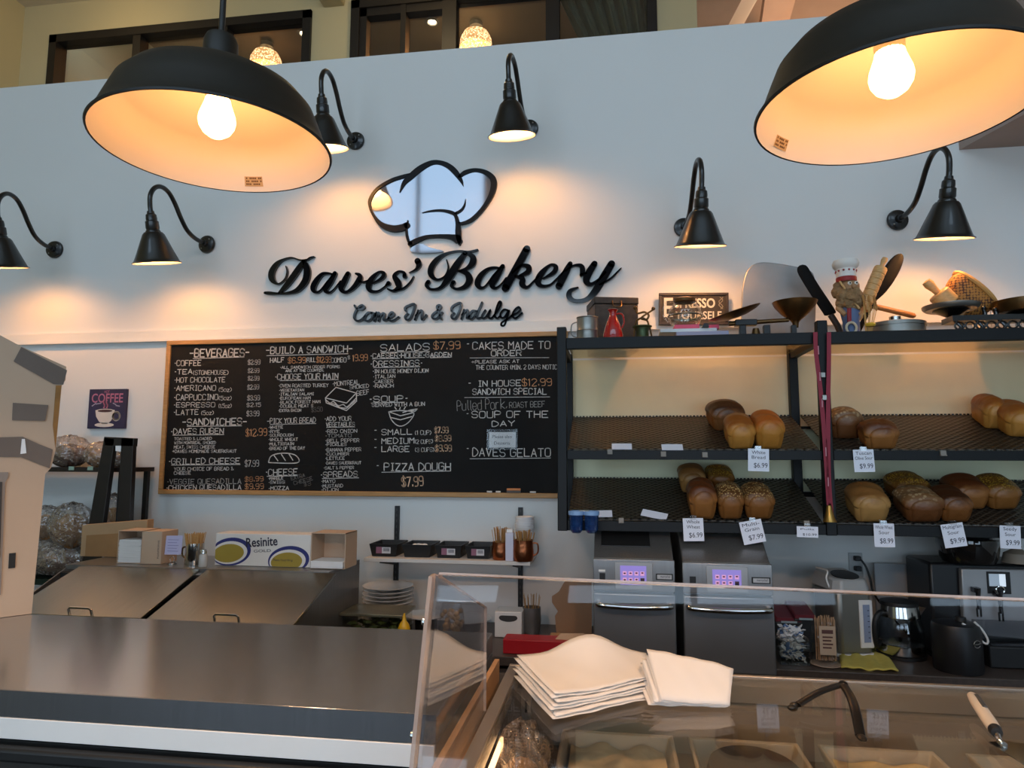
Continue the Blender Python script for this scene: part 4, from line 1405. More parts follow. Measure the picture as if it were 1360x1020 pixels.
for k, (x, y) in enumerate(((1087, 465), (1089, 500), (1092, 535), (1097, 600), (1100, 640))):
    p = P(x, y, 2.9605)
    b.box(p.x-0.002, p.x+0.002, 2.96, 2.9612, p.z-0.018, p.z+0.018)
b.build('ribbon_print', mat('pale_pink_print', '#c98a94', 0.7, noise=0.1), rb)
for x, y in ((1093, 498), (1095, 528)):
    p = P(x, y, 2.958)
    MB().box(p.x-0.009, p.x+0.009, 2.954, 2.961, p.z-0.011, p.z+0.011).build('clasp', M_tin, t, bevel=0.002)
p = P(1102, 693, 2.955)
MB().lathe([(0, 0.066), (0.008, 0.066), (0.011, 0.06), (0.014, 0.04), (0.02, 0.015), (0.027, 0.0), (0.024, 0.001), (0.0, 0.05)], 20, Matrix.Translation(p)).build('bell', mat('bright_brass', '#b08a4a', 0.3, 0.9, noise=0.1), t)
# blue tub under the left end of the rack
p0 = P(776, 679, 2.94)
t = thing('plastic_tub', 'clear blue plastic tub hanging at the left end of the lowest rack beam', 'tub', (p0.x, 2.94, p0.z-0.1))
for k, dx in enumerate((-0.034, 0.03)):
    M = Matrix.Translation((p0.x+dx, 2.935, p0.z))
    MB().lathe([(0, -0.093), (0.018, -0.09), (0.028, -0.078), (0.03, -0.02), (0.031, -0.018), (0.031, -0.016), (0.029, -0.02), (0.027, -0.076), (0.016, -0.087), (0, -0.09)], 22, M).build('cup', clear_mat('blue_tint_plastic', (0.6, 0.74, 0.9), 0.1, 0.08, 1.45, body='#27508a', bodyw=0.3), t)
    MB().lathe([(0.031, -0.016), (0.034, -0.014), (0.034, 0.0), (0.031, 0.002), (0.03, -0.014)], 22, M).build('rim', mat('blue_rim_plastic', '#7fa3cf', 0.3, noise=0.1), t)
    MB().lathe([(0, -0.088), (0.02, -0.084), (0.025, -0.072), (0.025, -0.062), (0, -0.062)], 18, M).build('blue_contents', mat('deep_blue_gel', '#183a75', 0.3, noise=0.1), t)
MB().box(p0.x-0.02, p0.x+0.02, 2.93, 2.979, p0.z-0.012, p0.z+0.004).build('bracket', M_tin, t)
# ================================================================== things on the glass top of the rack
ZT = 2.2358


def R3(c, rx=0, ry=0, rz=0):
    return Matrix.Translation(Vector(c)) @ Euler((rx, ry, rz)).to_matrix().to_4x4()


# tin canister
p = P(780, 422, 3.12)
H = p.z-ZT
r = 14*3.12/FPX
c = Vector((p.x, 3.12, ZT+0.0005))
t = thing('tin_canister', 'open ribbed galvanised tin cup at the left end of the rack top', 'canister', c)
MB().lathe([(0, 0), (r, 0), (r, H*0.12), (r*1.03, H*0.14), (r, H*0.17), (r, H*0.5), (r*1.03, H*0.52), (r, H*0.55), (r, H*0.95), (r*1.06, H*0.98), (r*1.05, H), (r*0.97, H), (r*0.97, 0.01), (0, 0.01)], 30, Matrix.Translation(c)).build('body', M_tin, t)
MB().tube([c+Vector(q) for q in smooth_path([(-r, 0, H*.85), (-r*1.5, 0, H*.75), (-r*1.5, 0, H*.4), (-r, 0, H*.3)], 4)], 0.003, 8).build('handle', M_tin, t)
# rusty tin box
M_rust = mat('rusty_dark_tin', '#3a3026', 0.5, 0.3, noise=0.6, nscale=14, col2='#120e0b', bump=0.1)
q = P(790, 394, 3.28)
H = q.z-ZT-0.001
M = Matrix.Translation((q.x, 3.28, ZT+0.001)) @ Matrix.Rotation(math.radians(13), 4, 'Z')
wd = 0.215
t = thing('rusty_tin_box', 'big dark rusty lidded tin box on the rack top under the tail of the script', 'tin box', (q.x+0.1, 3.3, ZT))
MB().box(0, wd, 0, 0.2, 0, H-0.035, M).build('body', M_rust, t, bevel=0.003)
ld = MB().box(-0.003, wd+0.003, -0.003, 0.203, H-0.034, H, M).build('lid', M_rust, t, bevel=0.004)
MB().tube([M @ Vector(v) for v in smooth_path([(wd*.4, -0.004, H-.02), (wd*.42, -0.02, H-.05), (wd*.58, -0.02, H-.05), (wd*.6, -0.004, H-.02)], 4)], 0.003, 8).build('latch', M_brass, ld)
# red jug
p = P(814, 424, 3.1)
H = p.z-ZT
c = Vector((p.x, 3.1, ZT+0.0005))
s = H/0.16
t = thing('red_jug', 'small glossy red jug in front of the rusty tin box', 'jug', c)
M_redg = mat('red_glaze', '#a3120f', 0.15, noise=0.1, coat=0.7)
MB().lathe([(0, 0), (0.045, 0), (0.047, 0.006), (0.045, 0.045), (0.038, 0.075), (0.026, 0.11), (0.017, 0.13), (0.015, 0.145), (0.02, 0.155), (0.024, 0.16), (0.02, 0.16), (0.012, 0.145), (0, 0.14)], 32, Matrix.Translation(c)).build('body', M_redg, t)
MB().tube([c+Vector(v) for v in smooth_path([(0.015, 0, 0.14), (0.035, 0, 0.142), (0.047, 0, 0.13), (0.05, 0, 0.1), (0.04, 0, 0.075)], 4)], 0.004, 8).build('handle', M_redg, t)
MB().lathe([(0.022, 0.159), (0.025, 0.161), (0.022, 0.163), (0.018, 0.161), (0.022, 0.159)], 24, Matrix.Translation(c)).build('rim', M_tin, t)
# green cup with twisted brass ornament
p = P(853, 436, 3.12)
c = Vector((p.x, 3.12, ZT+0.0005))
t = thing('brass_ornament', 'green metal bell with twisted brass figure on top, between the tin box and the papers', 'ornament', c)
MB().lathe([(0, 0), (0.04, 0), (0.042, 0.005), (0.03, 0.02), (0.028, 0.06), (0.034, 0.075), (0.044, 0.08), (0.044, 0.084), (0, 0.084)], 24, Matrix.Translation(c)).build('cup', mat('green_patina', '#4c5b3c', 0.4, 0.6, noise=0.4, nscale=20), t)
b = MB()
b.tube([c+Vector(v) for v in smooth_path([(-0.03, 0, 0.084), (-0.025, 0, 0.11), (0.0, 0.01, 0.125), (0.02, 0, 0.115), (0.03, 0, 0.135), (0.01, 0, 0.15), (-0.02, 0, 0.145), (-0.028, 0, 0.165)], 5)], 0.005, 8)
b.tube([c+Vector(v) for v in smooth_path([(0.03, 0, 0.084), (0.022, 0, 0.11), (-0.005, -0.01, 0.12), (0.035, 0, 0.15), (0.05, 0, 0.16)], 5)], 0.0045, 8)
b.ball(c+Vector((0.052, 0, 0.165)), 0.009, 10)
b.ball(c+Vector((-0.03, 0, 0.172)), 0.01, 10)
b.build('twisted_figure', M_brass, t)
b = MB()
for dx in (-0.032, 0.034):
    b.tube([c+Vector((dx, 0, 0.08)), c+Vector((dx*1.25, 0, 0.03)), c+Vector((dx*1.1, 0, 0.0))], 0.004, 8)
b.build('bracket_leg', M_brass, t)
# plaque leaning on the wall
YP = 3.545
a, cc = P(874, 389, YP), P(968, 429, YP)
H, wd = a.z-cc.z, cc.x-a.x
Mp = Matrix.Translation((a.x, YP, cc.z)) @ Matrix.Rotation(math.radians(1.5), 4, 'Y')
t = thing('wooden_plaque', 'dark lettered espresso plaque with brown frame resting on the wall ledge behind the glass carafe', 'plaque', (a.x, YP, cc.z))
fr = MB()
e = 0.014
fr.box(0, wd, 0, 0.02, 0, e, Mp).box(0, wd, 0, 0.02, H-e, H, Mp).box(0, e, 0, 0.02, e, H-e, Mp).box(wd-e, wd, 0, 0.02, e, H-e, Mp)
fr.build('frame', mat('dark_walnut', '#2d211a', 0.5, noise=0.3, nscale=10), t, bevel=0.002)
MB().box(e, wd-e, 0.006, 0.018, e, H-e, Mp).build('board', mat('plaque_brown', '#241d18', 0.7, noise=0.2, nscale=9), t)
b = MB()
f0 = Mp @ Vector((0, 0.0054, 0))
ax, az = Mp.to_3x3() @ Vector((1, 0, 0)), Mp.to_3x3() @ Vector((0, 0, 1))
put_text(b, 'E', f0+ax*wd*0.14+az*H*0.55, H*0.85, ax, az, wd*0.13, bold=0.002)
put_text(b, 'SPRESSO', f0+ax*wd*0.52+az*H*0.68, H*0.40, ax, az, wd*0.58, bold=0.002)
put_text(b, 'YOURSELF', f0+ax*wd*0.57+az*H*0.3, H*0.34, ax, az, wd*0.66, bold=0.001)
b.build('lettering', mat('cream_print', '#d9d0c0', 0.7, noise=0.1), t)
b = MB()
for k in range(2):
    pts = [f0+Vector((0, -0.0004, 0))+ax*(wd*(0.89+0.03*math.sin(j*1.3+k*2)))+az*(H*(0.5+0.06*j)) for j in range(7)]
    for q0, q1 in zip(pts, pts[1:]):
        seg(b, q0, q1, 0.004)
b.build('swirl_lettering', mat('grey_print', '#8e8578', 0.7, noise=0.1), t)
# books and papers
p = P(966, 441, 3.1)
a = P(906, 441, 3.1)
z0 = ZT+0.001
z1 = p.z
book = tag(MB().box(a.x-0.03, p.x, 3.06, 3.25, z0, z1).build('binder', mat('lilac_grey_cover', '#a39db3', 0.5, noise=0.05), bevel=0.003), 'lilac-grey binder lying flat under the pile of white papers', 'binder')
a, p2 = P(877, 438, 3.07), P(952, 435, 3.07)
b = MB()
for k in range(7):
    dz = z1+0.0008+k*(p2.z-z1-0.002)/7
    th = (p2.z-z1-0.002)/7*0.92
    M = R3(((a.x+p2.x)/2, 3.17, dz), rz=0.03*math.sin(k*2.1))
    b.box(-(p2.x-a.x)/2, (p2.x-a.x)/2, -0.1, 0.1, 0, th, M)
tag(b.build('paper_pile', M_paper), 'pile of loose white papers on the lilac binder under the pink notebooks', 'papers')
zt2 = p2.z
for x0, x1, yy0, lab in ((896, 929, 3.08, 'bright pink notepad under the glass carafe'), (940, 955, 3.1, 'smaller bright pink notepad right of the glass carafe')):
    a, c2 = P(x0, 432, yy0), P(x1, 432, yy0)
    tag(MB().box(a.x, c2.x, yy0, yy0+0.12, zt2+0.001, zt2+0.019).build('notepad', mat('hot_pink_paper', '#e0526e', 0.6, noise=0.05), bevel=0.001), lab, 'notepad')
# black clip on papers
p = P(937, 441, 3.06)
tag(MB().prism([(p.x-0.014, 3.055, zt2+0.001), (p.x+0.016, 3.055, zt2+0.001), (p.x+0.01, 3.055, zt2+0.02), (p.x-0.004, 3.055, zt2+0.02)], (0, 0.03, 0)).build('binder_clip', M_blackmatt), 'small black binder clip on the front edge of the paper pile', 'clip')
# glass carafe on the pink notepad
p = P(910, 432, 3.14)
c = Vector((p.x, 3.14, zt2+0.0195))
t = thing('glass_carafe', 'round clear glass carafe with metal band standing on the pink notepad', 'carafe', c)
R_ = 0.078
MB().lathe([(0, 0), (0.045, 0.0), (0.065, 0.015), (R_, 0.05), (0.07, 0.085), (0.05, 0.108), (0.045, 0.12), (0.042, 0.12), (0.047, 0.106), (0.066, 0.083), (0.073, 0.05), (0.06, 0.017), (0.04, 0.005), (0, 0.004)], 40, Matrix.Translation(c)).build('body', clear_mat('carafe_glass', (0.95, 0.95, 0.93), 0.03, 0.03, 1.35), t)
MB().lathe([(0.079, 0.044), (0.081, 0.048), (0.079, 0.053), (0.0785, 0.048), (0.079, 0.044)], 40, Matrix.Translation(c)).build('band', M_chrome, t)
MB().lathe([(0.046, 0.112), (0.05, 0.116), (0.05, 0.128), (0.03, 0.136), (0, 0.138), (0, 0.112)], 30, Matrix.Translation(c)).build('lid', M_brass, t)
MB().tube([c+Vector(v) for v in smooth_path([(-0.045, -0.02, 0.118), (-0.085, -0.02, 0.11), (-0.1, -0.02, 0.06), (-0.078, -0.02, 0.02)], 5)], 0.005, 10).build('handle', clear_mat('carafe_glass'), t)
# balance scale with two brass pans
Ys = 3.1
X = lambda px: P(px, 440, Ys).x
Zp = lambda px, py: P(px, py, Ys).z
t = thing('balance_scale', 'antique brass and black balance scale with tilted oval pan and deep round bowl', 'scale', (X(1015), Ys, ZT))
b = MB()
b.box(X(975), X(1060), Ys-0.03, Ys+0.03, ZT+0.001, ZT+0.02)
for px, w_ in ((986, 9), (1018, 9), (1054, 7)):
    b.box(X(px-w_/2), X(px+w_/2), Ys-0.014, Ys+0.014, ZT+0.02, Zp(px, 432))
b.box(X(976), X(1005), Ys-0.02, Ys+0.02, Zp(986, 433), Zp(986, 425))
b.build('stand', M_black, t, bevel=0.003)
MB().cyl((X(968), Ys, Zp(968, 430)), (X(1048), Ys, Zp(1048, 425)), 0.011, 0.009).build('beam', M_brass, t)
MB().cyl((X(1002), Ys-0.03, ZT+0.02), (X(1002), Ys-0.03, Zp(1002, 438)), 0.02, 0.013).build('weight', M_brass, t)
pc = Vector((X(977), Ys, Zp(977, 418)))
M = R3(pc, ry=math.radians(-17), rx=math.radians(5))
MB().lathe([(0, -0.016), (0.05, -0.012), (0.095, 0.0), (0.117, 0.012), (0.116, 0.014), (0.092, 0.004), (0.048, -0.008), (0, -0.012)], 44, M).build('oval_pan', M_brass, t)
pc = Vector((X(1057), Ys, Zp(1057, 426)))
rb_ = (1085-1030)/2*Ys/FPX
hb = Zp(1057, 401)-pc.z
MB().lathe([(0.012, -0.03), (0.014, -0.01), (0.02, 0.0), (rb_*.6, hb*.35), (rb_*.9, hb*.75), (rb_, hb), (rb_*.97, hb), (rb_*.86, hb*.76), (rb_*.5, hb*.38), (0, hb*.2)], 40, Matrix.Translation(pc)).build('bowl', M_brass, t)
# grey peel
YQ = 3.33
ol = [(985, 448), (985, 405), (987, 378), (992, 360), (1001, 351), (1014, 348), (1035, 350), (1058, 354), (1074, 358), (1082, 368), (1084, 400), (1082, 448)]
pts = [P(x, y, YQ) for x, y in smooth_path(ol, 3)]
tag(MB().prism(pts, (0, 0.014, 0)).build('metal_peel', mat('dull_aluminium', '#8f8d8b', 0.5, 0.45, noise=0.15, nscale=6), bevel=0.004), 'large pale grey metal sheet with rounded corners standing behind the brass bowl', 'metal sheet')
# long black paddle
YQ = 3.22
c0 = [P(x, y, YQ) for x, y in ((1064, 352), (1068, 362), (1082, 385), (1100, 412), (1103, 418))]
c1 = [P(x, y, YQ) for x, y in ((1103, 418), (1112, 432), (1120, 452))]
t = thing('black_paddle', 'long black wooden paddle leaning left above the middle rack post', 'paddle', (c1[-1].x, YQ, ZT))
MB().tube(smooth_path(c0, 4), [0.008, 0.018, 0.023, 0.026]+[0.027]*11+[0.024, 0.018], 14, flatn=0.3).build('blade', mat('charred_wood', '#0b0908', 0.75, noise=0.3, nscale=10, spec=0.2), t)
MB().tube(c1, 0.014, 12).build('handle', mat('dark_handle_wood', '#352a24', 0.5, noise=0.3, nscale=10), t)
# baker figurine
Yf = 3.08
f = lambda px, py: P(px, py, Yf)
k = Yf/FPX
t = thing('baker_figurine', 'wooden baker figurine with tall white hat, bushy tan beard and blue apron', 'figurine', f(1128, 450))
c = f(1124, 346)
zb_, zt_ = f(1124, 374).z, f(1124, 345).z
hh = zt_-zb_
cx = f(1124, 372).x
hat_ = MB().lathe([(0, 0), (11.5*k, 0), (11.5*k, hh*.1), (12*k, hh*.55), (15*k, hh*.66), (16*k, hh*.8), (14.5*k, hh*.95), (9*k, hh), (0, hh)], 30, Matrix.Translation((cx, Yf, zb_))).build('hat', mat('hat_white', '#e2dcd4', 0.6, noise=0.05), t)
MB().lathe([(11.8*k, -hh*.04), (12.2*k, 0), (12.2*k, hh*.16), (11.8*k, hh*.18), (11.5*k, 0)], 30, Matrix.Translation((cx, Yf, zb_))).build('hat_band', mat('band_red', '#96201f', 0.6, noise=0.1), hat_)
b = MB()
for j in range(12):
    a = j*math.pi/6
    b.ball((cx+12.1*k*math.cos(a), Yf+12.1*k*math.sin(a), zb_+hh*.45), 1.3*k, 8)
b.build('hat_dot', mat('dot_red', '#a33c3a', 0.6, noise=0.1), hat_)
fx, fz = f(1128, 381).x, f(1128, 381).z
b = MB()
b.ball((fx, Yf, fz), 12*k, 18, (1, 0.95, 0.95))
b.ball((fx+2*k, Yf-11*k, fz-2*k), 3.2*k, 10)
hd = b.build('head', mat('tan_face', '#a67c57', 0.7, noise=0.15), t)
b = MB()
b.ball((fx+5*k, Yf-10.3*k, fz+2.2*k), 2.6*k, 10)
b.ball((fx-3*k, Yf-10.6*k, fz+2.2*k), 2.6*k, 10)
ey = b.build('eye', mat('eye_white', '#ece6da', 0.3, noise=0.02), hd)
b = MB()
b.ball((fx+5*k, Yf-12.6*k, fz+2.2*k), 1.1*k, 8)
b.ball((fx-3*k, Yf-12.9*k, fz+2.2*k), 1.1*k, 8)
b.build('pupil', M_blackmatt, hd)
b = MB()
rr = random.Random(5)
for px, py, r_, dy in ((1113, 388, 8, 0), (1120, 394, 10, -4), (1130, 396, 11, -8), (1136, 402, 9, -8), (1126, 404, 9, -6), (1118, 402, 8, -2), (1140, 396, 6, -6), (1112, 380, 5, 0), (1134, 408, 7, -6)):
    q = f(px, py)
    b.ball((q.x, Yf+dy*k, q.z), r_*k, 16, lump=0.12, seed=px)
b.build('beard', mat('tan_fur', '#9c7b55', 0.95, noise=0.4, nscale=40, bump=1.0, bscale=90), t)
zb2 = f(1128, 449).z
zt3 = f(1128, 406).z
H = zt3-ZT-0.001
MB().lathe([(0, 0), (11*k, 0), (11.5*k, H*.1), (10*k, H*.2), (10*k, H*.5), (12*k, H*.75), (10*k, H), (0, H)], 26, Matrix.Translation((fx, Yf, ZT+0.001))).build('body', mat('figurine_blue', '#56688c', 0.6, noise=0.15), t)
b = MB()
b.tube([f(1124, 412)-Vector((0, 11*k, 0)), f(1124, 430)-Vector((0, 11*k, 0))], 2.6*k, 8)
b.build('red_trim', mat('trim_red', '#8e2330', 0.6, noise=0.1), t)
b = MB()
for px in (1116, 1140):
    b.tube([f(px, 398), f(px+(-2 if px < 1120 else 3), 410), f(px+(4 if px < 1120 else -4), 420)-Vector((0, 8*k, 0))], [4*k, 4.2*k, 3*k], 10)
b.build('arm', mat('sleeve_tan', '#b08a62', 0.8, noise=0.2), t)
tor = [f(1126, 438)+Vector((6*k*math.cos(a*math.pi/8), -13*k, 7*k*math.sin(a*math.pi/8))) for a in range(17)]
MB().tube(tor, 1.6*k, 8, cap=False).build('pretzel_ring', mat('cream_ring', '#c9b79c', 0.6, noise=0.1), t)
st = MB().cyl(f(1112, 376)-Vector((0, 9*k, 0)), f(1136, 413)-Vector((0, 14*k, 0)), 1.3*k, n=10)
st.build('stick', M_woodl, t)
# wheat straws
b = MB()
e_ = MB()
base = f(1146, 449)
for j in range(9):
    x = 1134+j*2.4
    q0, q1 = Vector((f(1143+j*0.9, 449).x, Yf-0.06, ZT+0.001)), f(x+6, 404+(j % 3)*5)
    q1.y = Yf-0.06+0.01*(j % 3)
    b.tube([q0, q1], 0.0014, 6)
    e_.ball(q1+Vector((0, 0, 0.01)), 0.007, 8, (0.8, 0.8, 2.2), lump=0.15, seed=j)
t = thing('wheat_bundle', 'small bundle of dried straw-coloured wheat beside the baker figurine', 'dried wheat', (base.x, Yf-0.06, ZT))
b.build('stalk', mat('straw', '#c79a58', 0.7, noise=0.2), t)
e_.build('wheat_ear', mat('wheat_ear', '#b98142', 0.8, noise=0.3), t)
tag(MB().lathe([(0, 0), (0.016, 0), (0.022, 0.008), (0.018, 0.014), (0, 0.016)], 16, Matrix.Translation((f(1143, 449).x+0.001, Yf-0.115, ZT+0.03))).build('bottle_cap', mat('yellow_plastic', '#d8b03a', 0.4, noise=0.05)), 'small yellow cap at the foot of the wheat bundle', 'cap')
# rolling pin leaning upright
Yr = 3.2
g = lambda px, py: P(px, py, Yr)
def pin(label, p0, p1, r, hl, m, grp='rolling pins on the rack top', rings=0):
    p0, p1 = Vector(p0), Vector(p1)
    d = (p1-p0).normalized()
    t = thing('rolling_pin', label, 'rolling pin', p0, grp)
    M = Matrix.Translation(p0) @ d.to_track_quat('Z', 'Y').to_matrix().to_4x4()
    L = (p1-p0).length
    prof = [(0, hl), (r*.9, hl), (r, hl+0.006)]
    n = rings
    for j in range(n):
        z = hl+0.02+(L-2*hl-0.04)*(j+0.5)/n
        prof += [(r, z-0.004), (r*0.9, z), (r, z+0.004)]
    prof += [(r, L-hl-0.006), (r*.9, L-hl), (0, L-hl)]
    MB().lathe(prof, 24, M).build('roller', m, t)
    for z0, z1 in ((0, hl), (L-hl, L)):
        s = 1 if z0 else -1
        zc = z1 if s > 0 else z0
        zi = z0 if s > 0 else z1
        MB().lathe([(0, zi+s*0.0004), (r*.3, zi+s*0.0005), (r*.34, zi+(zc-zi)*.3), (r*.48, zi+(zc-zi)*.7), (r*.4, zi+(zc-zi)*.95), (0, zc)], 16, M).build('handle', m, t)
    return t


pin('carved rolling pin with grooved rings leaning right between the baker figurine and the black spoon', g(1140, 425), g(1176, 342), 8*Yr/FPX, 0.05, M_woodl, rings=6)
# black spoon
Yb = 3.3
g2 = lambda px, py: P(px, py, Yb)
t = thing('black_spoon', 'large black wooden spoon leaning right behind the carved rolling pin', 'spoon', g2(1140, 450))
MB().tube([g2(1140, 440), g2(1152, 415), g2(1162, 397)], 0.011, 12).build('handle', mat('charred_wood', '#0b0908', 0.75, noise=0.3, nscale=10, spec=0.2), t)
MB().tube(smooth_path([g2(1162, 397), g2(1168, 386), g2(1178, 369), g2(1188, 352), g2(1195, 341), g2(1197, 337)], 4), [0.011, 0.014, 0.018, 0.022, 0.026, 0.029, 0.031, 0.033, 0.034, 0.034, 0.034, 0.033, 0.031, 0.029, 0.026, 0.023, 0.019, 0.015, 0.011, 0.006, 0.002], 16, flatn=0.35).build('bowl', mat('charred_wood', '#0b0908', 0.75, noise=0.3, nscale=10, spec=0.2), t)
# slim wooden stick lying on a block
Yk = 3.4
p0, p1 = P(1140, 402, Yk), P(1216, 420, Yk)
tag(MB().tube([p0, p0.lerp(p1, 0.1), p0.lerp(p1, 0.9), p0.lerp(p1, 0.97), p1], [0.011, 0.0125, 0.0135, 0.0125, 0.006], 14).build('wooden_dowel', M_woodd), 'slim reddish wooden dowel sloping down to the right above the round lidded tin', 'dowel')
# round lidded tin
Yt = 3.17
c = P(1189, 430, Yt)
r = 33*Yt/FPX
H = c.z-ZT-0.001
c = Vector((c.x, Yt, ZT+0.001))
t = thing('round_tin', 'shallow round galvanised tin with knobbed lid on the rack top', 'tin', c)
MB().lathe([(0, 0), (r, 0), (r, H*.75), (0, H*.75)], 40, Matrix.Translation(c)).build('body', M_tin, t)
ld = MB().lathe([(r*1.0, H*.76), (r*1.03, H*.76), (r*1.03, H*.96), (r*.95, H), (0, H*1.01)], 40, Matrix.Translation(c)).build('lid', M_tin, t)
MB().lathe([(0, H*1.012), (0.022, H*1.012), (0.024, H*1.012+0.03), (0, H*1.012+0.033)], 20, Matrix.Translation(c)).build('knob', M_chrome, ld)
# black kitchen scale with two pans
Ys2 = 3.12
X2 = lambda px: P(px, 430, Ys2).x
Z2 = lambda px, py: P(px, py, Ys2).z
t = thing('counter_scale', 'black cast iron counter scale with two flat pans, right end of rack top', 'scale', (X2(1310), Ys2, ZT))
b = MB()
b.box(X2(1258), X2(1420), Ys2-0.05, Ys2+0.05, Z2(1300, 428), Z2(1300, 421))
for px in (1262, 1290, 1320, 1350, 1380, 1410):
    b.tube([(X2(px), Ys2-0.04, ZT+0.001), (X2(px+8), Ys2-0.04, Z2(1300, 436)), (X2(px), Ys2-0.04, Z2(1300, 427))], 0.008, 8)
for px in range(1266, 1420, 14):
    ring = [Vector((X2(px)+0.018*math.cos(a*math.pi/6), Ys2-0.05, Z2(1300, 435)+0.016*math.sin(a*math.pi/6))) for a in range(13)]
    b.tube(ring, 0.004, 6, cap=False)
b.box(X2(1255), X2(1420), Ys2-0.07, Ys2+0.07, ZT+0.001, ZT+0.02)
for px, py in ((1308, 409), (1323, 411)):
    b.tube([(X2(px), Ys2, Z2(px, 422)), (X2(px+1), Ys2, Z2(px, 416)), (X2(px-1), Ys2, Z2(px, py))], [0.012, 0.009, 0.006], 10)
    b.ball((X2(px), Ys2, Z2(px, py)), 0.01, 10)
b.cyl((X2(1264), Ys2, Z2(1264, 421)), (X2(1264), Ys2, Z2(1264, 413)), 0.02, 0.07, 18)
b.cyl((X2(1362), Ys2, Z2(1362, 421)), (X2(1362), Ys2, Z2(1362, 415)), 0.02, 0.07, 18)
b.build('cast_frame', M_black, t)
for px, py, m, rpx in ((1264, 413, M_tin, 31), (1362, 416, M_brass, 33)):
    rp_ = rpx*Ys2/FPX
    hp = 0.02 if px < 1300 else 0.05
    MB().lathe([(0, 0), (rp_*.9, 0.0), (rp_, hp*.5), (rp_*1.02, hp), (rp_*.99, hp), (rp_*.95, hp*.5), (rp_*.87, 0.004), (0, 0.004)], 40, Matrix.Translation((X2(px), Ys2, Z2(px, py)+0.003))).build('pan', m, t)
pz = Z2(1264, 413)+0.026
Yn = 3.2
gg = lambda px, py: P(px, py, Yn)
pin('plain rolling pin resting on the black scale, its handle pointing up left', gg(1278, 420), gg(1229, 373), 13*Yn/FPX, 0.075, M_woodl)
# half-round wicker basket
Yw = 3.22
ba, bb = P(1268, 364, Yw), P(1320, 408, Yw)
d = (bb-ba)
L = d.length
ux = d.normalized()
uy = Vector((0, 1, 0))
un = uy.cross(ux)
if un.z > 0:
    un = -un
cen = (ba+bb)/2


def bas(u, v):
    a = u*math.pi
    ph = (v-0.5)*math.pi
    x = -math.cos(a)*L/2*1.0
    dp = math.sin(a)**0.8*0.125
    return cen+ux*x+un*(dp*math.cos(ph))+uy*(math.sin(ph)*0.055*math.sin(a)**0.5)


mw = mat('wicker', '#b57f3e', 0.7, noise=0.2)
nt = mw.node_tree
tc = nt.nodes.new('ShaderNodeTexCoord')
ck = nt.nodes.new('ShaderNodeTexVoronoi')
ck.inputs['Scale'].default_value = 85
ck.inputs['Randomness'].default_value = 0.3
nt.links.new(tc.outputs['Object'], ck.inputs['Vector'])
rp = nt.nodes.new('ShaderNodeValToRGB')
rp.color_ramp.elements[0].color = lin('#b0742f')
rp.color_ramp.elements[1].color = lin('#4a2610')
rp.color_ramp.elements[0].position = 0.45
rp.color_ramp.elements[1].position = 0.62
nt.links.new(ck.outputs['Distance'], rp.inputs[0])
nt.links.new(rp.outputs[0], nt.nodes['Principled BSDF'].inputs['Base Color'])
t = thing('wicker_basket', 'oval woven wicker basket tipped on its side on the black scale', 'basket', bb)
b = MB().grid(bas, 26, 18)
o = b.build('basket_body', mw, t)
o.modifiers.new('thick', 'SOLIDIFY').thickness = 0.004
rim = [cen+ux*(-math.cos(a*2*math.pi/32)*L/2)+uy*(math.sin(a*2*math.pi/32)*0.055)+(-un)*0.006 for a in range(33)]
MB().tube(rim, 0.011, 8, cap=False).build('rim', mat('split_cane', '#cf9a55', 0.6, noise=0.2), t)
# gridded white box behind
a, c2 = P(1297, 404, 3.4), P(1400, 404, 3.4)
t = thing('printed_box', 'white box printed with a fine grid behind the black counter scale', 'box', (a.x, 3.4, ZT))
MB().box(a.x, c2.x, 3.33, 3.45, ZT+0.001, a.z).build('carton', M_paper, t, bevel=0.002)
b = MB()
for j in range(12):
    x = a.x+0.02+j*(c2.x-a.x-0.03)/12
    b.box(x, x+0.002, 3.3292, 3.3299, a.z-0.12, a.z-0.01)
for j in range(4):
    z = a.z-0.02-j*0.025
    b.box(a.x+0.01, c2.x-0.01, 3.3292, 3.3299, z, z+0.0015)
b.build('grid_print', mat('grey_print', '#8e8578', 0.7, noise=0.1), t)
# ================================================================== stainless deli case on the left
ZS = 1.25
t = thing('steel_counter_case', 'long stainless topped deli case in the left foreground with black bumper and glass front', 'deli case', (-1.2, 1.6, 0))
b = MB()
xr = -0.325
b.box(-3.6, xr, 1.268, 1.86, ZS-0.004, ZS)
MB().box(-3.6, xr, 1.264, 1.2675, ZS-0.05, ZS).build('front_edge', M_steelf, t)
b.box(xr-0.004, xr, 1.268, 1.86, ZS-0.05, ZS-0.004)
b.build('steel_top', M_steel, t, bevel=0.0015)
MB().box(-3.6, xr-0.006, 1.276, 1.855, 0.1, ZS-0.1).build('inner_cabinet', mat('dark_case_interior', '#33302e', 0.6, noise=0.2), t)
MB().box(-3.6, xr-0.002, 1.262, 1.285, ZS-0.092, ZS-0.052).build('white_fascia', M_white, t, bevel=0.001)
b = MB()
b.box(-3.6, xr-0.006, 1.235, 1.262, ZS-0.125, ZS-0.1)
b.build('bumper', M_blackmatt, t, bevel=0.006)
MB().box(-3.6, xr-0.006, 1.24, 1.247, 0.7, ZS-0.126).build('front_glass', M_glass, t)
MB().box(xr-0.005, xr, 1.27, 1.86, 0.1, ZS-0.052).build('end_panel', M_steel2, t)
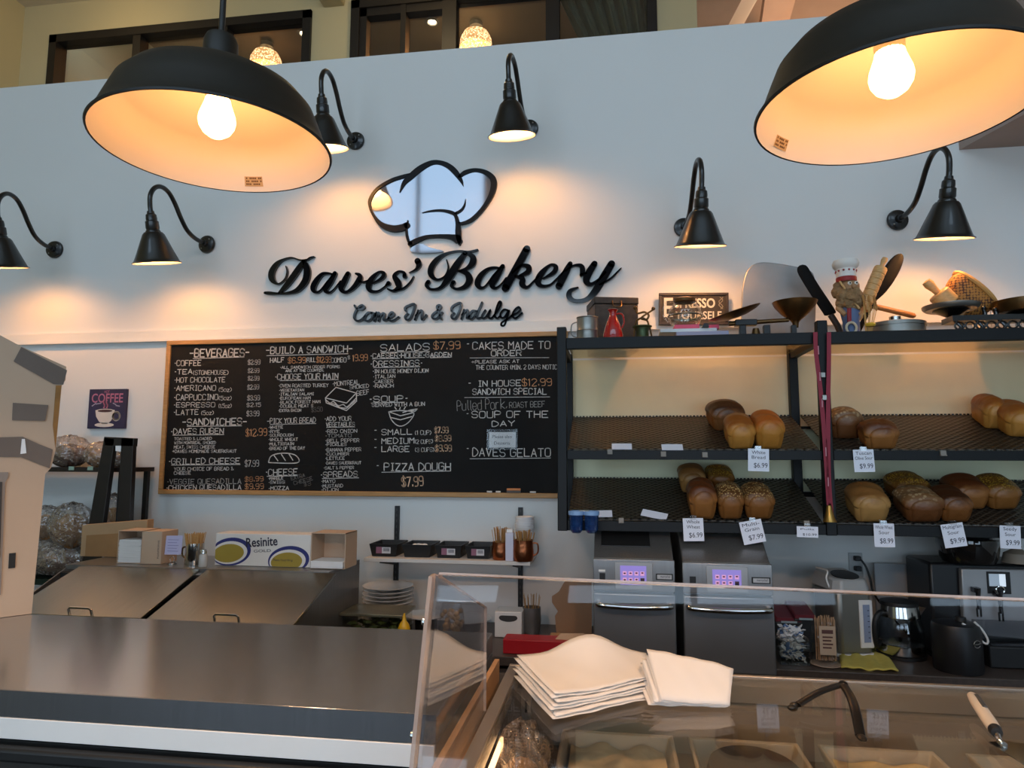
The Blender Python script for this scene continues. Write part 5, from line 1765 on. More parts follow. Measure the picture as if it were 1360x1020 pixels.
# ------------------------------------------------------------------ big taped carton standing on it
t = thing('cardboard_carton', 'tall leaning cardboard carton sealed with brown tape on the steel counter at the left edge', 'carton', (-1.85, 1.85, ZS))
CB0 = PZ(42, 815, ZS+0.001)
CF = Vector((-0.62, -0.785, 0)).normalized()      # the way its front runs, towards the camera at left
CN = Vector((0.785, -0.62, 0)).normalized()       # out of the front face


def CP(px, py, off=0.0):
    d = ray(px, py)
    k = (CB0+CN*off-CAM).dot(CN)/d.dot(CN)
    return CAM+d*k


back = -CN*0.34
bt_ = CP(-70, 830)
bt_.z = ZS+0.001
MB().prism([CB0, CP(60, 630), CP(68, 621), CP(74, 597), CP(82, 512), CP(87, 505), CP(88, 487), CP(28, 460), CP(-70, 408), bt_], back).build('carton_body', M_cardl, t)


def strip(b, quad, off=0.003):
    b.prism([CP(x, y, off) for x, y in quad], CN*0.0015)


for quad in ([(18, 480), (28, 461), (89, 492), (84, 511), (71, 510)], [(17, 535), (16, 558), (60, 559), (64, 538)],
             [(-60, 582), (-60, 606), (28, 607), (66, 622), (70, 597), (52, 590), (30, 580)]):
    b = MB()
    strip(b, quad)
    b.build('packing_tape', M_tape, t)
b = MB()
strip(b, [(74, 512), (81.5, 512), (73.5, 596), (70, 565)], 0.001)
b.build('torn_tape', mat('amber_tape', '#9a6a30', 0.4, noise=0.3, nscale=20), t)
b = MB()
strip(b, [(-60, 628), (11, 627), (11, 634), (7, 640), (1, 790), (-60, 790)])
fr = b.build('window_flap', mat('grey_card_frame', '#8d8076', 0.7, noise=0.1), t)
b = MB()
strip(b, [(-60, 642), (3, 640), (0, 740), (-60, 740)], 0.0055)
b.build('window_opening', mat('dark_opening', '#3a3634', 0.6, noise=0.2), fr)
b = MB()
strip(b, [(12, 735), (21, 734), (20, 754), (11, 755)])
b.build('handhold', M_blackmatt, t)
b = MB()
strip(b, [(29, 583), (33, 583), (35, 602), (27, 603)], 0.0055)
b.build('torn_paper', M_paper, t)

# ================================================================== sandwich prep table with sloping lids
t = thing('prep_table', 'stainless sandwich prep table with two sloping lids behind the steel counter', 'prep table', (-1.85, 3.0, 0))
ZL = 1.218
Yl = 2.9
b = MB()
b.box(-2.53, -1.238, Yl+0.01, 3.27, ZL-0.012, ZL)
b.box(-2.53, -1.238, Yl, Yl+0.012, ZL-0.02, ZL)
b.build('rear_ledge', M_steel2, t, bevel=0.001)
for x in (-1.238, -2.524):
    MB().prism([(x, 3.27, ZL-0.013), (x, Yl+0.0, ZL-0.013), (x, 2.42, 0.99), (x, 2.42, 0.2), (x, 3.27, 0.2)], (-0.006, 0, 0)).build('side_panel', M_steel2, t)
MB().box(-2.52, -1.246, 2.44, 3.26, 0.2, 1.0).build('cabinet', M_steel2, t)
MB().box(-2.52, -1.25, 2.86, 2.895, 1.0, ZL-0.03).build('dark_gap', M_blackmatt, t)
tl_ = [((106, 751), (265, 755), (210, 823), (48, 815)), ((274.6, 756), (446, 759), (407, 832), (223, 824))]
for k, (A, B, C_, D) in enumerate(tl_):
    pa, pb = P(A[0], A[1], Yl-0.003), P(B[0], B[1], Yl-0.003)
    zl = 1.085
    pc, pd = PZ(C_[0], C_[1], zl), PZ(D[0], D[1], zl)
    # keep the lid edges square to the wall
    yv = (pc.y+pd.y)/2
    q = [Vector((pa.x, Yl-0.003, ZL-0.004)), Vector((pb.x, Yl-0.003, ZL-0.004)), Vector((pb.x, yv, zl)), Vector((pa.x, yv, zl))]
    n = (q[1]-q[0]).cross(q[3]-q[0]).normalized()
    if n.z < 0:
        n = -n
    b = MB().hexa([v-n*0.012 for v in q], [v+n*0.0 for v in q])
    lid = b.build('lid', M_lid, t, bevel=0.002)
    # pull handle near the lower edge
    m = (q[2]*0.55+q[3]*0.45)
    up = (q[1]-q[2]).normalized()
    c = m+up*0.012
    ax = Vector((1, 0, 0))
    pts = [c-ax*0.05, c-ax*0.05+n*0.022, c-ax*0.042+n*0.028, c+ax*0.042+n*0.028, c+ax*0.05+n*0.022, c+ax*0.05]
    MB().tube(pts, 0.005, 10).build('handle', M_chrome, lid)

ZL += 0.001
Yi = 3.02
li = lambda px, py, Y=Yi: P(px, py, Y)
# flattened brown carton
t = thing('flat_brown_box', 'flat brown kraft box standing on the prep table ledge at left', 'box', (li(150, 740, 3.15).x, 3.15, ZL))
x0, x1 = li(111, 700, 3.15).x, li(197, 700, 3.15).x
zA, zB = li(111, 697, 3.15).z, li(197, 690, 3.15).z
b = MB().prism([(x0, 3.14, ZL), (x1, 3.14, ZL), (x1, 3.14, zB), (x0, 3.14, zA)], (0, 0.05, 0))
b.build('carton', M_card, t, bevel=0.002)
b = MB().prism([(x0+0.03, 3.137, ZL+0.002), (x1-0.02, 3.137, ZL+0.002), (x1-0.02, 3.137, zB-0.06), (x0+0.03, 3.137, zA-0.05)], (0, 0.0025, 0))
b.build('flap', mat('kraft_dark', '#9d7348', 0.85, noise=0.15), t)
b = MB()
for dx in (0, 0.016):
    c = li(168+dx*250, 742, 3.13)
    pts = [Vector((c.x-0.01+0.05*(j/6), 3.134, c.z+0.11*math.sin(j/6*1.5))) for j in range(7)]
    b.tube(pts, 0.003, 6)
b.build('printed_curve', M_blackmatt, t)
# napkin box (left)
def napkin_box(label, px0, px1, py, depth, napw, rz, full):
    p0 = li(px0, 742)
    p1 = li(px1, 742)
    top = li(px0, py).z
    wd = p1.x-p0.x
    t = thing('napkin_box', label, 'napkin box', (p0.x, Yi, ZL), 'open boxes of white napkins on the prep table ledge')
    M = Matrix.Translation((p0.x, Yi-0.05, ZL)) @ Matrix.Rotation(rz, 4, 'Z')
    H = top-ZL
    b = MB()
    th = 0.003
    b.box(0, wd, 0, depth, 0, th, M).box(0, th, 0, depth, th, H, M).box(wd-th, wd, 0, depth, th, H, M).box(th, wd-th, depth-th, depth, th, H, M).box(0, wd, 0, depth, H-th, H, M)
    b.build('carton', M_cardl, t)
    b = MB()
    n = 18
    hh = (H-0.02)*full
    for j in range(n):
        e = 0.004*random.random()
        b.box(th+0.002, wd-th-0.002-e, -napw+e, depth*0.8, th+0.001+hh*j/n, th+0.001+hh*(j+0.8)/n, M)
    b.build('napkin_pile', M_paper, t)
    return t, M, wd, H


tA, MA, wA, HA = napkin_box('kraft box of white napkins on the prep table ledge, beside the lilac card', 165, 197, 703, 0.13, 0.0, 0, 0.8)
b = MB().box(wA+0.0005, wA+0.1, 0.0, 0.12, 0.0005, HA-0.002, MA)
b.build('carton_side', M_cardl, tA)
b = MB()
put_text(b, 'NAPKINS', MA @ Vector((wA+0.085, -0.0006, HA*0.45)), 0.012, (0, 0, 1), (-1, 0, 0), HA*0.55)
b.build('print', M_ink, tA)
napkin_box('white-lined napkin box at the right end of the prep table ledge', 419, 464, 706, 0.14, 0.012, 0, 0.22)
# wrap carton with lettering
a, c = li(287, 708, 2.99), li(412, 752, 2.99)
t = thing('food_wrap_carton', 'long white carton of food wrap with blue and gold ovals on the prep table ledge', 'carton', (a.x, 2.99, ZL))
MB().box(a.x, c.x, 2.99, 3.1, ZL, a.z).build('carton', mat('carton_white', '#ddd8d2', 0.55, noise=0.03), t, bevel=0.002)
b1, b2, b3 = MB(), MB(), MB()
yq = 2.9895
hq = a.z-ZL
wq = c.x-a.x


def ell(b, u, v, ru, rv, y, tilt=0.15, clip=True):
    pts = []
    for k in range(40):
        th = k*math.pi/20
        x = ru*math.cos(th)
        z = rv*math.sin(th)+tilt*x*0.5
        X_ = min(max(a.x+u*wq+x, a.x+0.001), c.x-0.001)
        Z_ = min(max(ZL+v*hq+z, ZL+0.001), a.z-0.001)
        pts.append((X_, y, Z_))
    b.prism(pts, (0, 0.0002, 0))


for u, v in ((0.15, 0.38), (0.76, 0.16)):
    ell(b1, u+0.015, v+0.05, 0.1, 0.064, yq)
    ell(b3, u+0.005, v+0.02, 0.088, 0.052, yq-0.0003)
    ell(b2, u-0.005, v, 0.076, 0.042, yq-0.0006)
    for b_, nm, m_ in ((b1, 'blue_ring', mat('royal_blue_print', '#2a2f6e', 0.5, noise=0.05)), (b3, 'white_ring', mat('carton_white', '#ddd8d2', 0.55)), (b2, 'gold_oval', mat('mustard_gold_print', '#a08a35', 0.5, noise=0.1))):
        b_.build(nm, m_, t)
    b1, b2, b3 = MB(), MB(), MB()
b = MB()
put_text(b, 'Resinite', (a.x+wq*0.49, yq-0.001, ZL+hq*0.76), hq*0.4, (1, 0, 0.08), (-0.08, 0, 1), wq*0.33, bold=0.0012)
put_text(b, 'GOLD', (a.x+wq*0.5, yq-0.001, ZL+hq*0.48), hq*0.12, (1, 0, 0.06), (-0.06, 0, 1), wq*0.18)
put_text(b, 'Plastic Food Wrap', (a.x+wq*0.72, yq-0.001, ZL+hq*0.2), hq*0.1, (1, 0, 0), (0, 0, 1), wq*0.2)
b.build('lettering', M_ink, t)
# lilac card on a ring stand, cup of picks, shaker
p = li(229, 737, 2.98)
t = thing('card_holder', 'small lilac order card in a little metal ring stand', 'card holder', (p.x, 2.98, ZL))
zc = li(227, 711, 2.98).z
MB().prism([(p.x-0.045, 2.985, zc-0.09), (p.x+0.04, 2.985, zc-0.088), (p.x+0.045, 2.985, zc), (p.x-0.04, 2.985, zc-0.003)], (0, 0.0015, 0)).build('card', mat('lilac_card', '#c3bfe0', 0.6, noise=0.03), t)
b = MB()
for j in range(5):
    b.box(p.x-0.03, p.x+0.025-0.008*(j % 2), 2.984, 2.9846, zc-0.022-j*0.013, zc-0.02-j*0.013)
b.build('print', mat('lilac_print', '#7f7bb0', 0.7, noise=0.05), t)
b = MB().lathe([(0, 0), (0.022, 0), (0.022, 0.006), (0.006, 0.012), (0, 0.012)], 18, Matrix.Translation((p.x, 2.98, ZL)))
b.tube([(p.x+0.012*math.cos(k*math.pi/8), 2.98, ZL+0.024+0.012*math.sin(k*math.pi/8)) for k in range(17)], 0.0015, 6, cap=False)
b.build('ring_stand', M_chrome, t)
p = li(258, 746, 3.0)
c = Vector((p.x, 3.0, ZL))
t = thing('pick_cup', 'steel cup full of wooden picks on the prep table ledge', 'cup', c)
H = li(258, 721, 3.0).z-ZL
MB().lathe([(0, 0), (0.042, 0), (0.043, 0.004), (0.04, H), (0.038, H), (0.04, 0.006), (0, 0.006)], 26, Matrix.Translation(c)).build('cup', M_chrome, t)
MB().tube([c+Vector(v) for v in smooth_path([(-.04, 0, H*.8), (-.062, 0, H*.75), (-.062, 0, H*.4), (-.041, 0, H*.25)], 4)], 0.004, 8).build('handle', M_brass, t)
b = MB()
for j in range(90):
    a_ = random.random()*6.28
    r = 0.034*math.sqrt(random.random())
    q0 = c+Vector((r*.8*math.cos(a_), r*.8*math.sin(a_), 0.01))
    q1 = c+Vector((r*1.45*math.cos(a_), r*1.45*math.sin(a_), H+0.04+0.008*random.random()))
    b.tube([q0, q1], 0.0016, 5)
tag(b.build('wooden_pick', M_woodl, t), kind='stuff')
p = li(272, 747, 2.96)
c = Vector((p.x+0.004, 2.94, ZL))
t = thing('salt_shaker', 'small glass salt shaker with steel cap beside the steel cup of picks', 'shaker', c)
MB().lathe([(0, 0), (0.018, 0), (0.019, 0.004), (0.018, 0.05), (0.014, 0.058), (0, 0.058)], 18, Matrix.Translation(c)).build('bottle', mat('salt_white', '#b9bab8', 0.3, noise=0.1), t)
MB().lathe([(0.0, 0.0585), (0.015, 0.0585), (0.015, 0.07), (0.01, 0.078), (0, 0.078)], 18, Matrix.Translation(c)).build('cap', M_chrome, t)
ZL -= 0.001

# ================================================================== storage rack with bagged bread, far left
t = thing('storage_rack', 'dark storage rack with two shelves of bagged bread behind the carton', 'rack', (-3.2, 3.4, 0))
for x in (-3.9, -2.63):
    for y in (3.36, 3.56):
        MB().box(x-0.012, x+0.012, y-0.012, y+0.012, 0, 1.66).build('post', M_blackmatt, t)
MB().box(-3.92, -2.6, 3.34, 3.58, 1.636, 1.66).build('top_shelf', M_darkwood, t)
b = MB()
b.box(-3.92, -2.6, 3.34, 3.35, 1.03, 1.06).box(-3.92, -2.6, 3.57, 3.58, 1.03, 1.06)
for j in range(40):
    x = -3.9+j*0.033
    b.box(x, x+0.006, 3.345, 3.575, 1.05, 1.056)
b.build('wire_shelf', mat('green_epoxy_wire', '#173029', 0.4, 0.3, noise=0.2), t)
for px, py in ((95, 622), (120, 622)):
    q = P(px, py, 3.338)
    MB().box(q.x-0.016, q.x+0.016, 3.336, 3.3395, q.z-0.01, q.z+0.01).build('shelf_tag', mat('pale_green_tag', '#8fa898', 0.5, noise=0.05), t)


def bagged(label, px, py, Y, rx, rz, zbase, brown, seed):
    c = P(px, py, Y)
    z = zbase
    rr = random.Random(seed)
    t = thing('bread_bag', label, 'bagged bread', (c.x, Y, z), 'clear bags of bread on the storage rack')
    b = MB().ball((c.x, Y, z+rz*0.72), rx*0.8, 20, (1, 0.55, rz*0.8/rx/0.85), lump=0.05, seed=seed)
    b.build('bread', mat(brown[0], brown[1], 0.7, noise=0.4, nscale=14), t)
    ph = [rr.uniform(0, 6) for _ in range(12)]

    def fn(u, v):
        a, e = u*2*math.pi, (v-0.5)*math.pi
        k = 1
        for j in range(6):
            k += 0.035*math.sin((5+3*j)*a+ph[j]+(4+2*j)*e)*math.cos((3+2*j)*e+ph[6+j])
        zz = z+rz+rz*k*math.sin(e)
        return (c.x+rx*k*math.cos(e)*math.cos(a), Y+rx*0.62*k*math.cos(e)*math.sin(a), max(z+0.001, zz))
    MB().grid(fn, 44, 24, wrapu=True).build('plastic_bag', M_wrap, t, angle=15)
    return t


DK = ('bagged_dark_bread', '#5c3520')
LT = ('bagged_light_bread', '#a8733c')
zs = 1.661
bagged('clear bag of dark bread on the top storage shelf, nearest the carton', 92, 600, 3.46, 0.13, 0.088, zs, DK, 1)
bagged('clear bag of dark bread on the top storage shelf, partly behind the black easel', 135, 602, 3.46, 0.105, 0.07, zs, LT, 2)
bagged('small clear bag seen through the gap of the black easel on the top shelf', 158, 605, 3.46, 0.06, 0.055, zs, DK, 6)
zs2 = 1.061
bagged('big crinkled clear bag of light bread amid the heap on the lower storage shelf', 95, 700, 3.44, 0.13, 0.12, zs2+0.16, ('bagged_light_bread', '#a8733c'), 3)
bagged('crinkled clear bag of dark bread at the bottom of the heap by the prep table', 78, 760, 3.46, 0.15, 0.085, zs2, DK, 4)
bagged('clear bag of golden bread seen between the legs of the black easel', 150, 670, 3.46, 0.1, 0.14, zs2+0.17, ('bagged_golden_bread', '#c58a4a'), 5)
bagged('grey-blue film bag lying on the lower wire shelf next to the carton', 70, 735, 3.5, 0.2, 0.1, zs2, ('bagged_grey_wrap', '#8d9299'), 8)
bagged('clear bag of light bread high in the heap, touching the carton edge', 62, 690, 3.46, 0.1, 0.09, zs2+0.2, LT, 9)
# black easel frame leaning by the storage rack
Ye = 3.283
t = thing('sign_easel', 'black wooden folding easel frame standing between the storage rack and the brown box', 'easel', P(150, 692, Ye))
b_ = lambda px, py, y=Ye: P(px, py, y)
for name, q in (('leg', ((138, 581), (152, 583), (136, 700), (117, 700))), ('leg', ((161, 581), (177, 582), (172, 700), (155, 700)))):
    pts = [b_(*v) for v in q]
    for i0, i1 in ((0, 3), (1, 2)):
        dd = pts[i1]-pts[i0]
        pts[i1] = pts[i0]+dd*((0.004-pts[i0].z)/dd.z)
    MB().prism(pts, (0, 0.03, 0)).build(name, M_darkwood, t, bevel=0.002)
MB().prism([b_(138, 580), b_(178, 582), b_(177, 593), b_(139, 592)], (0, 0.032, 0)).build('top_rail', M_darkwood, t, bevel=0.002)
MB().prism([b_(153.5, 592), b_(162, 592), b_(162, 600), b_(153.5, 599)], (0, 0.002, 0)).build('paper_tag', M_paper, t)
MB().box(b_(118, 690).x, b_(173, 690).x, Ye+0.005, Ye+0.025, 0.6, 0.63).build('foot_rail', M_darkwood, t)

# ================================================================== small wall shelf
t = thing('wall_shelf', 'narrow white shelf on two black slotted wall standards under the chalkboard', 'shelf', (-0.8, W, 1.2))
YS0 = 3.3
sx0, sx1 = P(483, 745, YS0).x, P(704, 750, YS0).x
ZH = 1.222
MB().box(sx0, sx1, YS0, W-0.022, ZH-0.018, ZH).build('shelf_board', mat('shelf_white', '#cfc8c0', 0.5, noise=0.04), t, bevel=0.001)
for px, y0, y1 in ((527, 672, 772), (691, 674, 808)):
    p0, p1 = P(px, y0, W-0.02), P(px, y1, W-0.02)
    MB().box(p0.x-0.012, p0.x+0.012, W-0.018, W, p1.z, p0.z).build('wall_standard', M_blackmatt, t)
    MB().prism([(p0.x-0.006, W-0.018, ZH-0.02), (p0.x-0.006, YS0+0.04, ZH-0.02), (p0.x-0.006, YS0+0.04, ZH-0.03), (p0.x-0.006, W-0.018, ZH-0.075)], (0.012, 0, 0)).build('bracket', M_blackmatt, t)
    b = MB()
    n = int((p0.z-p1.z)/0.03)
    for j in range(n):
        b.box(p0.x-0.003, p0.x+0.003, W-0.0186, W-0.0181, p1.z+0.01+j*0.03, p1.z+0.024+j*0.03)
    b.build('slot', mat('slot_grey', '#3a3a3a', 0.6, noise=0.1), t)
# four black bins
bins = [(488, 532, 'black bin at the left end of the wall shelf, label on its front'), (531, 577, 'second black bin on the wall shelf, without a label, holding a few white pieces'),
        (575, 617, 'third black bin on the wall shelf, in the middle beside the unlabelled one'), (615, 655, 'rightmost black bin on the wall shelf, touching the copper mug')]
for k, (x0, x1, lab) in enumerate(bins):
    p0, p1 = P(x0+3, 740, 3.36), P(x1-3, 740, 3.36)
    cx, hw = (p0.x+p1.x)/2, (p1.x-p0.x)/2
    t = thing('storage_bin', lab, 'bin', (cx, 3.42, ZH), 'black bins on the wall shelf')
    H = 0.062
    z0 = ZH+0.001
    y0, y1 = 3.345, 3.53
    b = MB()
    o_ = [(cx-hw*.82, y0+.012, z0), (cx+hw*.82, y0+.012, z0), (cx+hw*.82, y1-.012, z0), (cx-hw*.82, y1-.012, z0)]
    u_ = [(cx-hw*.98, y0, z0+H), (cx+hw*.98, y0, z0+H), (cx+hw*.98, y1, z0+H), (cx-hw*.98, y1, z0+H)]
    i_ = [(cx-hw*.92, y0+.006, z0+H), (cx+hw*.92, y0+.006, z0+H), (cx+hw*.92, y1-.006, z0+H), (cx-hw*.92, y1-.006, z0+H)]
    j_ = [(cx-hw*.8, y0+.016, z0+.004), (cx+hw*.8, y0+.016, z0+.004), (cx+hw*.8, y1-.016, z0+.004), (cx-hw*.8, y1-.016, z0+.004)]
    vs = o_+u_+i_+j_
    fs = [(0, 1, 2, 3)]
    for A_ in (0, 4, 8):
        for e in range(4):
            f_ = (e+1) % 4
            fs.append((A_+e, A_+f_, A_+4+f_, A_+4+e))
    fs.append((12, 13, 14, 15))
    b.add(vs, fs)
    b.build('tub', M_blackmatt, t)
    if k != 1:
        pl = MB().box(cx-hw*.5, cx+hw*.5, y0+.003, y0+.0045, z0+.016, z0+.048).build('label', mat('bin_label_white', '#c9c6c6', 0.5, noise=0.05), t)
        b = MB().box(cx-hw*.5, cx-hw*.1, y0+.002, y0+.0028, z0+.016, z0+.048)
        b.build('pink_print', mat('pink_label', '#8c5a6c', 0.6, noise=0.1), pl)
        b = MB()
        for r_ in range(7):
            b.box(cx+hw*(.02+.06*r_), cx+hw*(.05+.06*r_), y0+.002, y0+.0028, z0+.026, z0+.042)
        b.build('barcode', M_ink, pl)
    else:
        b = MB()
        for r_ in range(4):
            b.ball((cx+hw*(-.2+.2*r_), y0+.03+.01*(r_ % 2), z0+H-.006), .014, 10, (1.2, 1, .6))
        for r_, o2 in enumerate(range(4)):
            pass
        tag(b.build('white_garlic', M_white, t), kind='stuff')
# copper mugs of sticks, white holder, cup stack
def sticks(c, n, r, H, L, wd, m, parent, seed):
    rr = random.Random(seed)
    for j in range(n):
        a_ = rr.random()*6.28
        q = r*math.sqrt(rr.random())
        q0 = Vector(c)+Vector((q*.7*math.cos(a_), q*.7*math.sin(a_), 0.012+0.0003*j))
        q1 = Vector(c)+Vector((q*1.35*math.cos(a_), q*1.35*math.sin(a_), L*(0.92+0.1*rr.random())))
        MB().tube([q0, q1], wd, 6, flat=0.35).build('wooden_stick', m, parent)


for px, label, rpx, Hh, n, sd in ((665, 'copper cup of slim wooden stir sticks, left of the white holder', 12, 0.085, 52, 4), (706-2, 'hammered copper mug of wide wooden sticks, right of the white holder', 21, 0.1, 34, 9)):
    c = P(px if px < 690 else 696, 745, 3.36)
    c = Vector((c.x, 3.36 if px < 690 else 3.33, ZH+0.0005))
    r = rpx*3.36/FPX
    r = min(r, 0.052)
    t = thing('copper_mug', label, 'mug', c, 'copper mugs on the wall shelf')
    MB().lathe([(0, 0), (r*.86, 0), (r*.98, Hh*.2), (r*1.0, Hh*.5), (r*.92, Hh*.85), (r*.94, Hh), (r*.9, Hh), (r*.9, .01), (0, .01)], 28, Matrix.Translation(c)).build('cup', M_copper, t)
    if px > 690:
        MB().tube([c+Vector(v) for v in smooth_path([(r*.9, 0, Hh*.85), (r*1.35, 0, Hh*.8), (r*1.35, 0, Hh*.4), (r*.95, 0, Hh*.25)], 4)], 0.004, 8).build('handle', M_copper, t)
    sticks(c, n, r*.78, Hh, 0.155 if px < 690 else 0.145, 0.0036 if px < 690 else 0.0075, M_woodl, t, sd)
q = P(677, 740, 3.31)
t = thing('white_holder', 'slim white paper holder standing between the two copper mugs', 'holder', (q.x, 3.33, ZH))
MB().box(q.x-0.021, q.x+0.018, 3.305, 3.345, ZH+.0005, ZH+.135).build('holder_body', mat('pale_lilac_white', '#cbc9d8', 0.5, noise=0.03), t, bevel=0.003)
MB().box(q.x-0.016, q.x+0.013, 3.31, 3.34, ZH+.136, ZH+.15).build('paper_edge', M_paper, t)
c = P(697, 740, 3.5)
c = Vector((c.x, 3.5, ZH+.0005))
t = thing('paper_cup_stack', 'tall stack of white paper cups behind the hammered copper mug', 'cup stack', c)
b = MB()
H = P(697, 686, 3.5).z-ZH
MB().lathe([(0, 0), (0.04, 0), (0.048, H-.07), (0.05, H-.068), (0, H-.068)], 26, Matrix.Translation(c)).build('lower_cup', M_paper, t)
for j in range(6):
    z0 = H-.066+j*.011
    MB().lathe([(0.046, z0), (0.0485, z0+.007), (0.051, z0+.0085), (0.0505, z0+.0105), (0.045, z0+.009), (0.0, z0+.004)], 26, Matrix.Translation(c)).build('cup_rim', M_paper, t)
c2 = P(706, 752, 3.3)

# ================================================================== rear counter and what stands on it
ZC = 0.865
t = thing('rear_counter', 'brown laminate rear counter running under the ovens and coffee machine', 'counter', (0.8, 3.3, 0))
MB().box(-1.22, 3.2, 3.0, 3.599, ZC-0.04, ZC).build('countertop', M_counter, t, bevel=0.004)
for k, x in enumerate((-1.2, -0.35, 0.5, 1.35, 2.2)):
    MB().box(x, x+0.84, 3.03, 3.59, 0.08, ZC-0.06).build('cabinet', mat('brown_cabinet', '#3b332e', 0.5, noise=0.2), t)
    MB().box(x+0.01, x+0.83, 3.012, 3.029, 0.1, ZC-0.075).build('door', mat('beige_cabinet_edge', '#6e6053', 0.5, noise=0.1), t, bevel=0.002)
ZC += 0.001
# plates
c = P(515, 820, 3.38)
base = 0.866
ztop = P(515, 776, 3.38).z
t0 = None
npl = 11
for j in range(npl):
    z0 = base+0.04+(ztop-base-0.055)*j/(npl-1) if j else base
    lab = 'white plate on top of the stack behind the steel lidded tub' if j == npl-1 else 'white dinner plate within the stack behind the steel lidded tub'
    b = MB().lathe([(0, 0.003), (0.07, 0.002), (0.075, 0), (0.08, 0.003), (0.125, 0.014), (0.128, 0.017), (0.122, 0.0175), (0.08, 0.0075), (0, 0.0065)], 44, Matrix.Translation((c.x+0.002*math.sin(j*2.3), 3.38, base+0.012+(ztop-0.02-base-0.012)*j/(npl-1))))
    tag(b.build('dinner_plate', mat('white_china', '#d9d7d4', 0.2, noise=0.02)), lab, 'plate', 'stack of white plates')
# tub of greens with lid
p = P(499, 812, 3.08)
x0, x1 = P(456, 815, 3.06).x, P(537, 815, 3.06).x
zl = P(499, 816, 3.03).z
t = thing('greens_tub', 'clear tub of dark salad greens under a worn steel lid, right of the prep table', 'tub', (p.x, 3.12, ZC))
MB().box(x0+0.01, x1-0.01, 3.03, 3.22, ZC, zl-0.012).build('tub', clear_mat('tub_plastic', (0.9, 0.92, 0.9), 0.08, 0.1, 1.45), t)
rr = random.Random(2)
b = MB()
for j in range(90):
    q = Vector((x0+0.03+(x1-x0-0.06)*rr.random(), 3.045+0.15*rr.random(), ZC+0.012+(zl-ZC-0.05)*rr.random()))
    b.ball(q, 0.02, 8, (1, 0.7, 0.35), lump=0.3, seed=j)
tag(b.build('salad_greens', mat('leaf_green', '#4f5f22', 0.6, noise=0.5, nscale=20), t), kind='stuff')
b = MB().box(x0-0.004, x1+0.004, 3.02, 3.23, zl-0.01, zl+0.002)
b.build('lid', mat('worn_steel_lid', '#8d8a74', 0.35, 0.7, noise=0.3, nscale=9), t, bevel=0.002)
# yellow scoop
p = P(541, 834, 3.05)
t = thing('yellow_bottle', 'small yellow squeeze bottle tip beside the tub of greens', 'bottle', (p.x, 3.06, ZC))
MB().lathe([(0, 0), (0.024, 0), (0.027, 0.01), (0.027, p.z-ZC+0.012), (0.02, p.z-ZC+0.03), (0.009, p.z-ZC+0.045), (0.004, p.z-ZC+0.075), (0, p.z-ZC+0.075)], 18, Matrix.Translation((p.x, 3.0, ZC-0.0+0.0))).build('bottle_body', mat('mustard_yellow', '#d3a719', 0.4, noise=0.05), t)
# white plate resting on a dark pot
p = P(566, 815, 3.3)
t = thing('dark_pot', 'dark pot under a flat white plate behind the acrylic guard', 'pot', (p.x, 3.3, ZC))
MB().lathe([(0, 0), (0.05, 0), (0.055, p.z-ZC-0.02), (0, p.z-ZC-0.02)], 24, Matrix.Translation((p.x, 3.3, ZC))).build('pot_body', M_blackmatt, t)
tag(MB().lathe([(0, 0), (0.06, 0), (0.105, 0.012), (0.107, 0.016), (0.06, 0.006), (0, 0.006)], 36, Matrix.Translation((p.x, 3.3, p.z-0.018))).build('serving_plate', mat('white_china', '#d9d7d4', 0.2)), 'flat white plate lying on the dark pot', 'plate')
tag(MB().lathe([(0, 0), (0.06, 0), (0.115, 0.012), (0.117, 0.016), (0.06, 0.006), (0, 0.006)], 36, Matrix.Translation((P(622, 822, 3.42).x, 3.42, P(622, 822, 3.42).z-0.01))).build('serving_plate', mat('white_china', '#d9d7d4', 0.2)), 'white plate behind the bag of nuts', 'plate')
c = P(622, 822, 3.42)
tag(MB().lathe([(0, 0), (0.06, 0), (0.065, c.z-0.012-ZC), (0, c.z-0.012-ZC)], 24, Matrix.Translation((c.x, 3.42, ZC))).build('steel_bowl', M_steel2), 'steel bowl under the white plate behind the bag of nuts', 'bowl')
# bag of nuts
p = P(600, 835, 3.2)
t = thing('bag_of_nuts', 'clear bag of round tan nuts seen through the acrylic guard', 'bag', (p.x, 3.2, ZC))
zb = P(600, 832, 3.2).z
b = MB()
for j in range(60):
    b.ball((p.x+0.045*rr.uniform(-1, 1), 3.2+0.035*rr.uniform(-1, 1), ZC+0.012+(zb+0.06-ZC)*rr.random()), 0.012, 8)
tag(b.build('nuts', mat('tan_nut', '#c79f6a', 0.6, noise=0.2), t), kind='stuff')
b = MB()
H = P(600, 800, 3.2).z-ZC
b.grid(lambda u, v: (p.x+(0.062-0.02*v**3)*math.cos(u*6.283)*(1+.06*math.sin(9*u*6.283+5*v)), 3.2+(0.05-0.04*v**4)*math.sin(u*6.283)*(1+.06*math.sin(7*u*6.283)), ZC+H*v), 30, 12, wrapu=True)
b.build('plastic_bag', clear_mat('thin_bag', (0.95, 0.95, 0.95), 0.06, 0.12, 1.4, bump=0.6), t)
# white dispenser box
a, c = P(657, 812, 3.3), P(693, 830, 3.3)
t = thing('white_dispenser', 'small white dispenser box with dark oval slot on the rear counter', 'dispenser', (a.x, 3.3, ZC))
MB().box(a.x, c.x, 3.3, 3.42, ZC, a.z).build('box_body', M_white, t, bevel=0.004)
MB().prism([(((a.x+c.x)/2)+0.045*math.cos(k*math.pi/12), 3.2985, c.z+0.03+0.018*max(-1, min(.6, math.sin(k*math.pi/12)))) for k in range(24)], (0, 0.001, 0)).build('slot', mat('slot_grey', '#3a3a3a', 0.6), t)
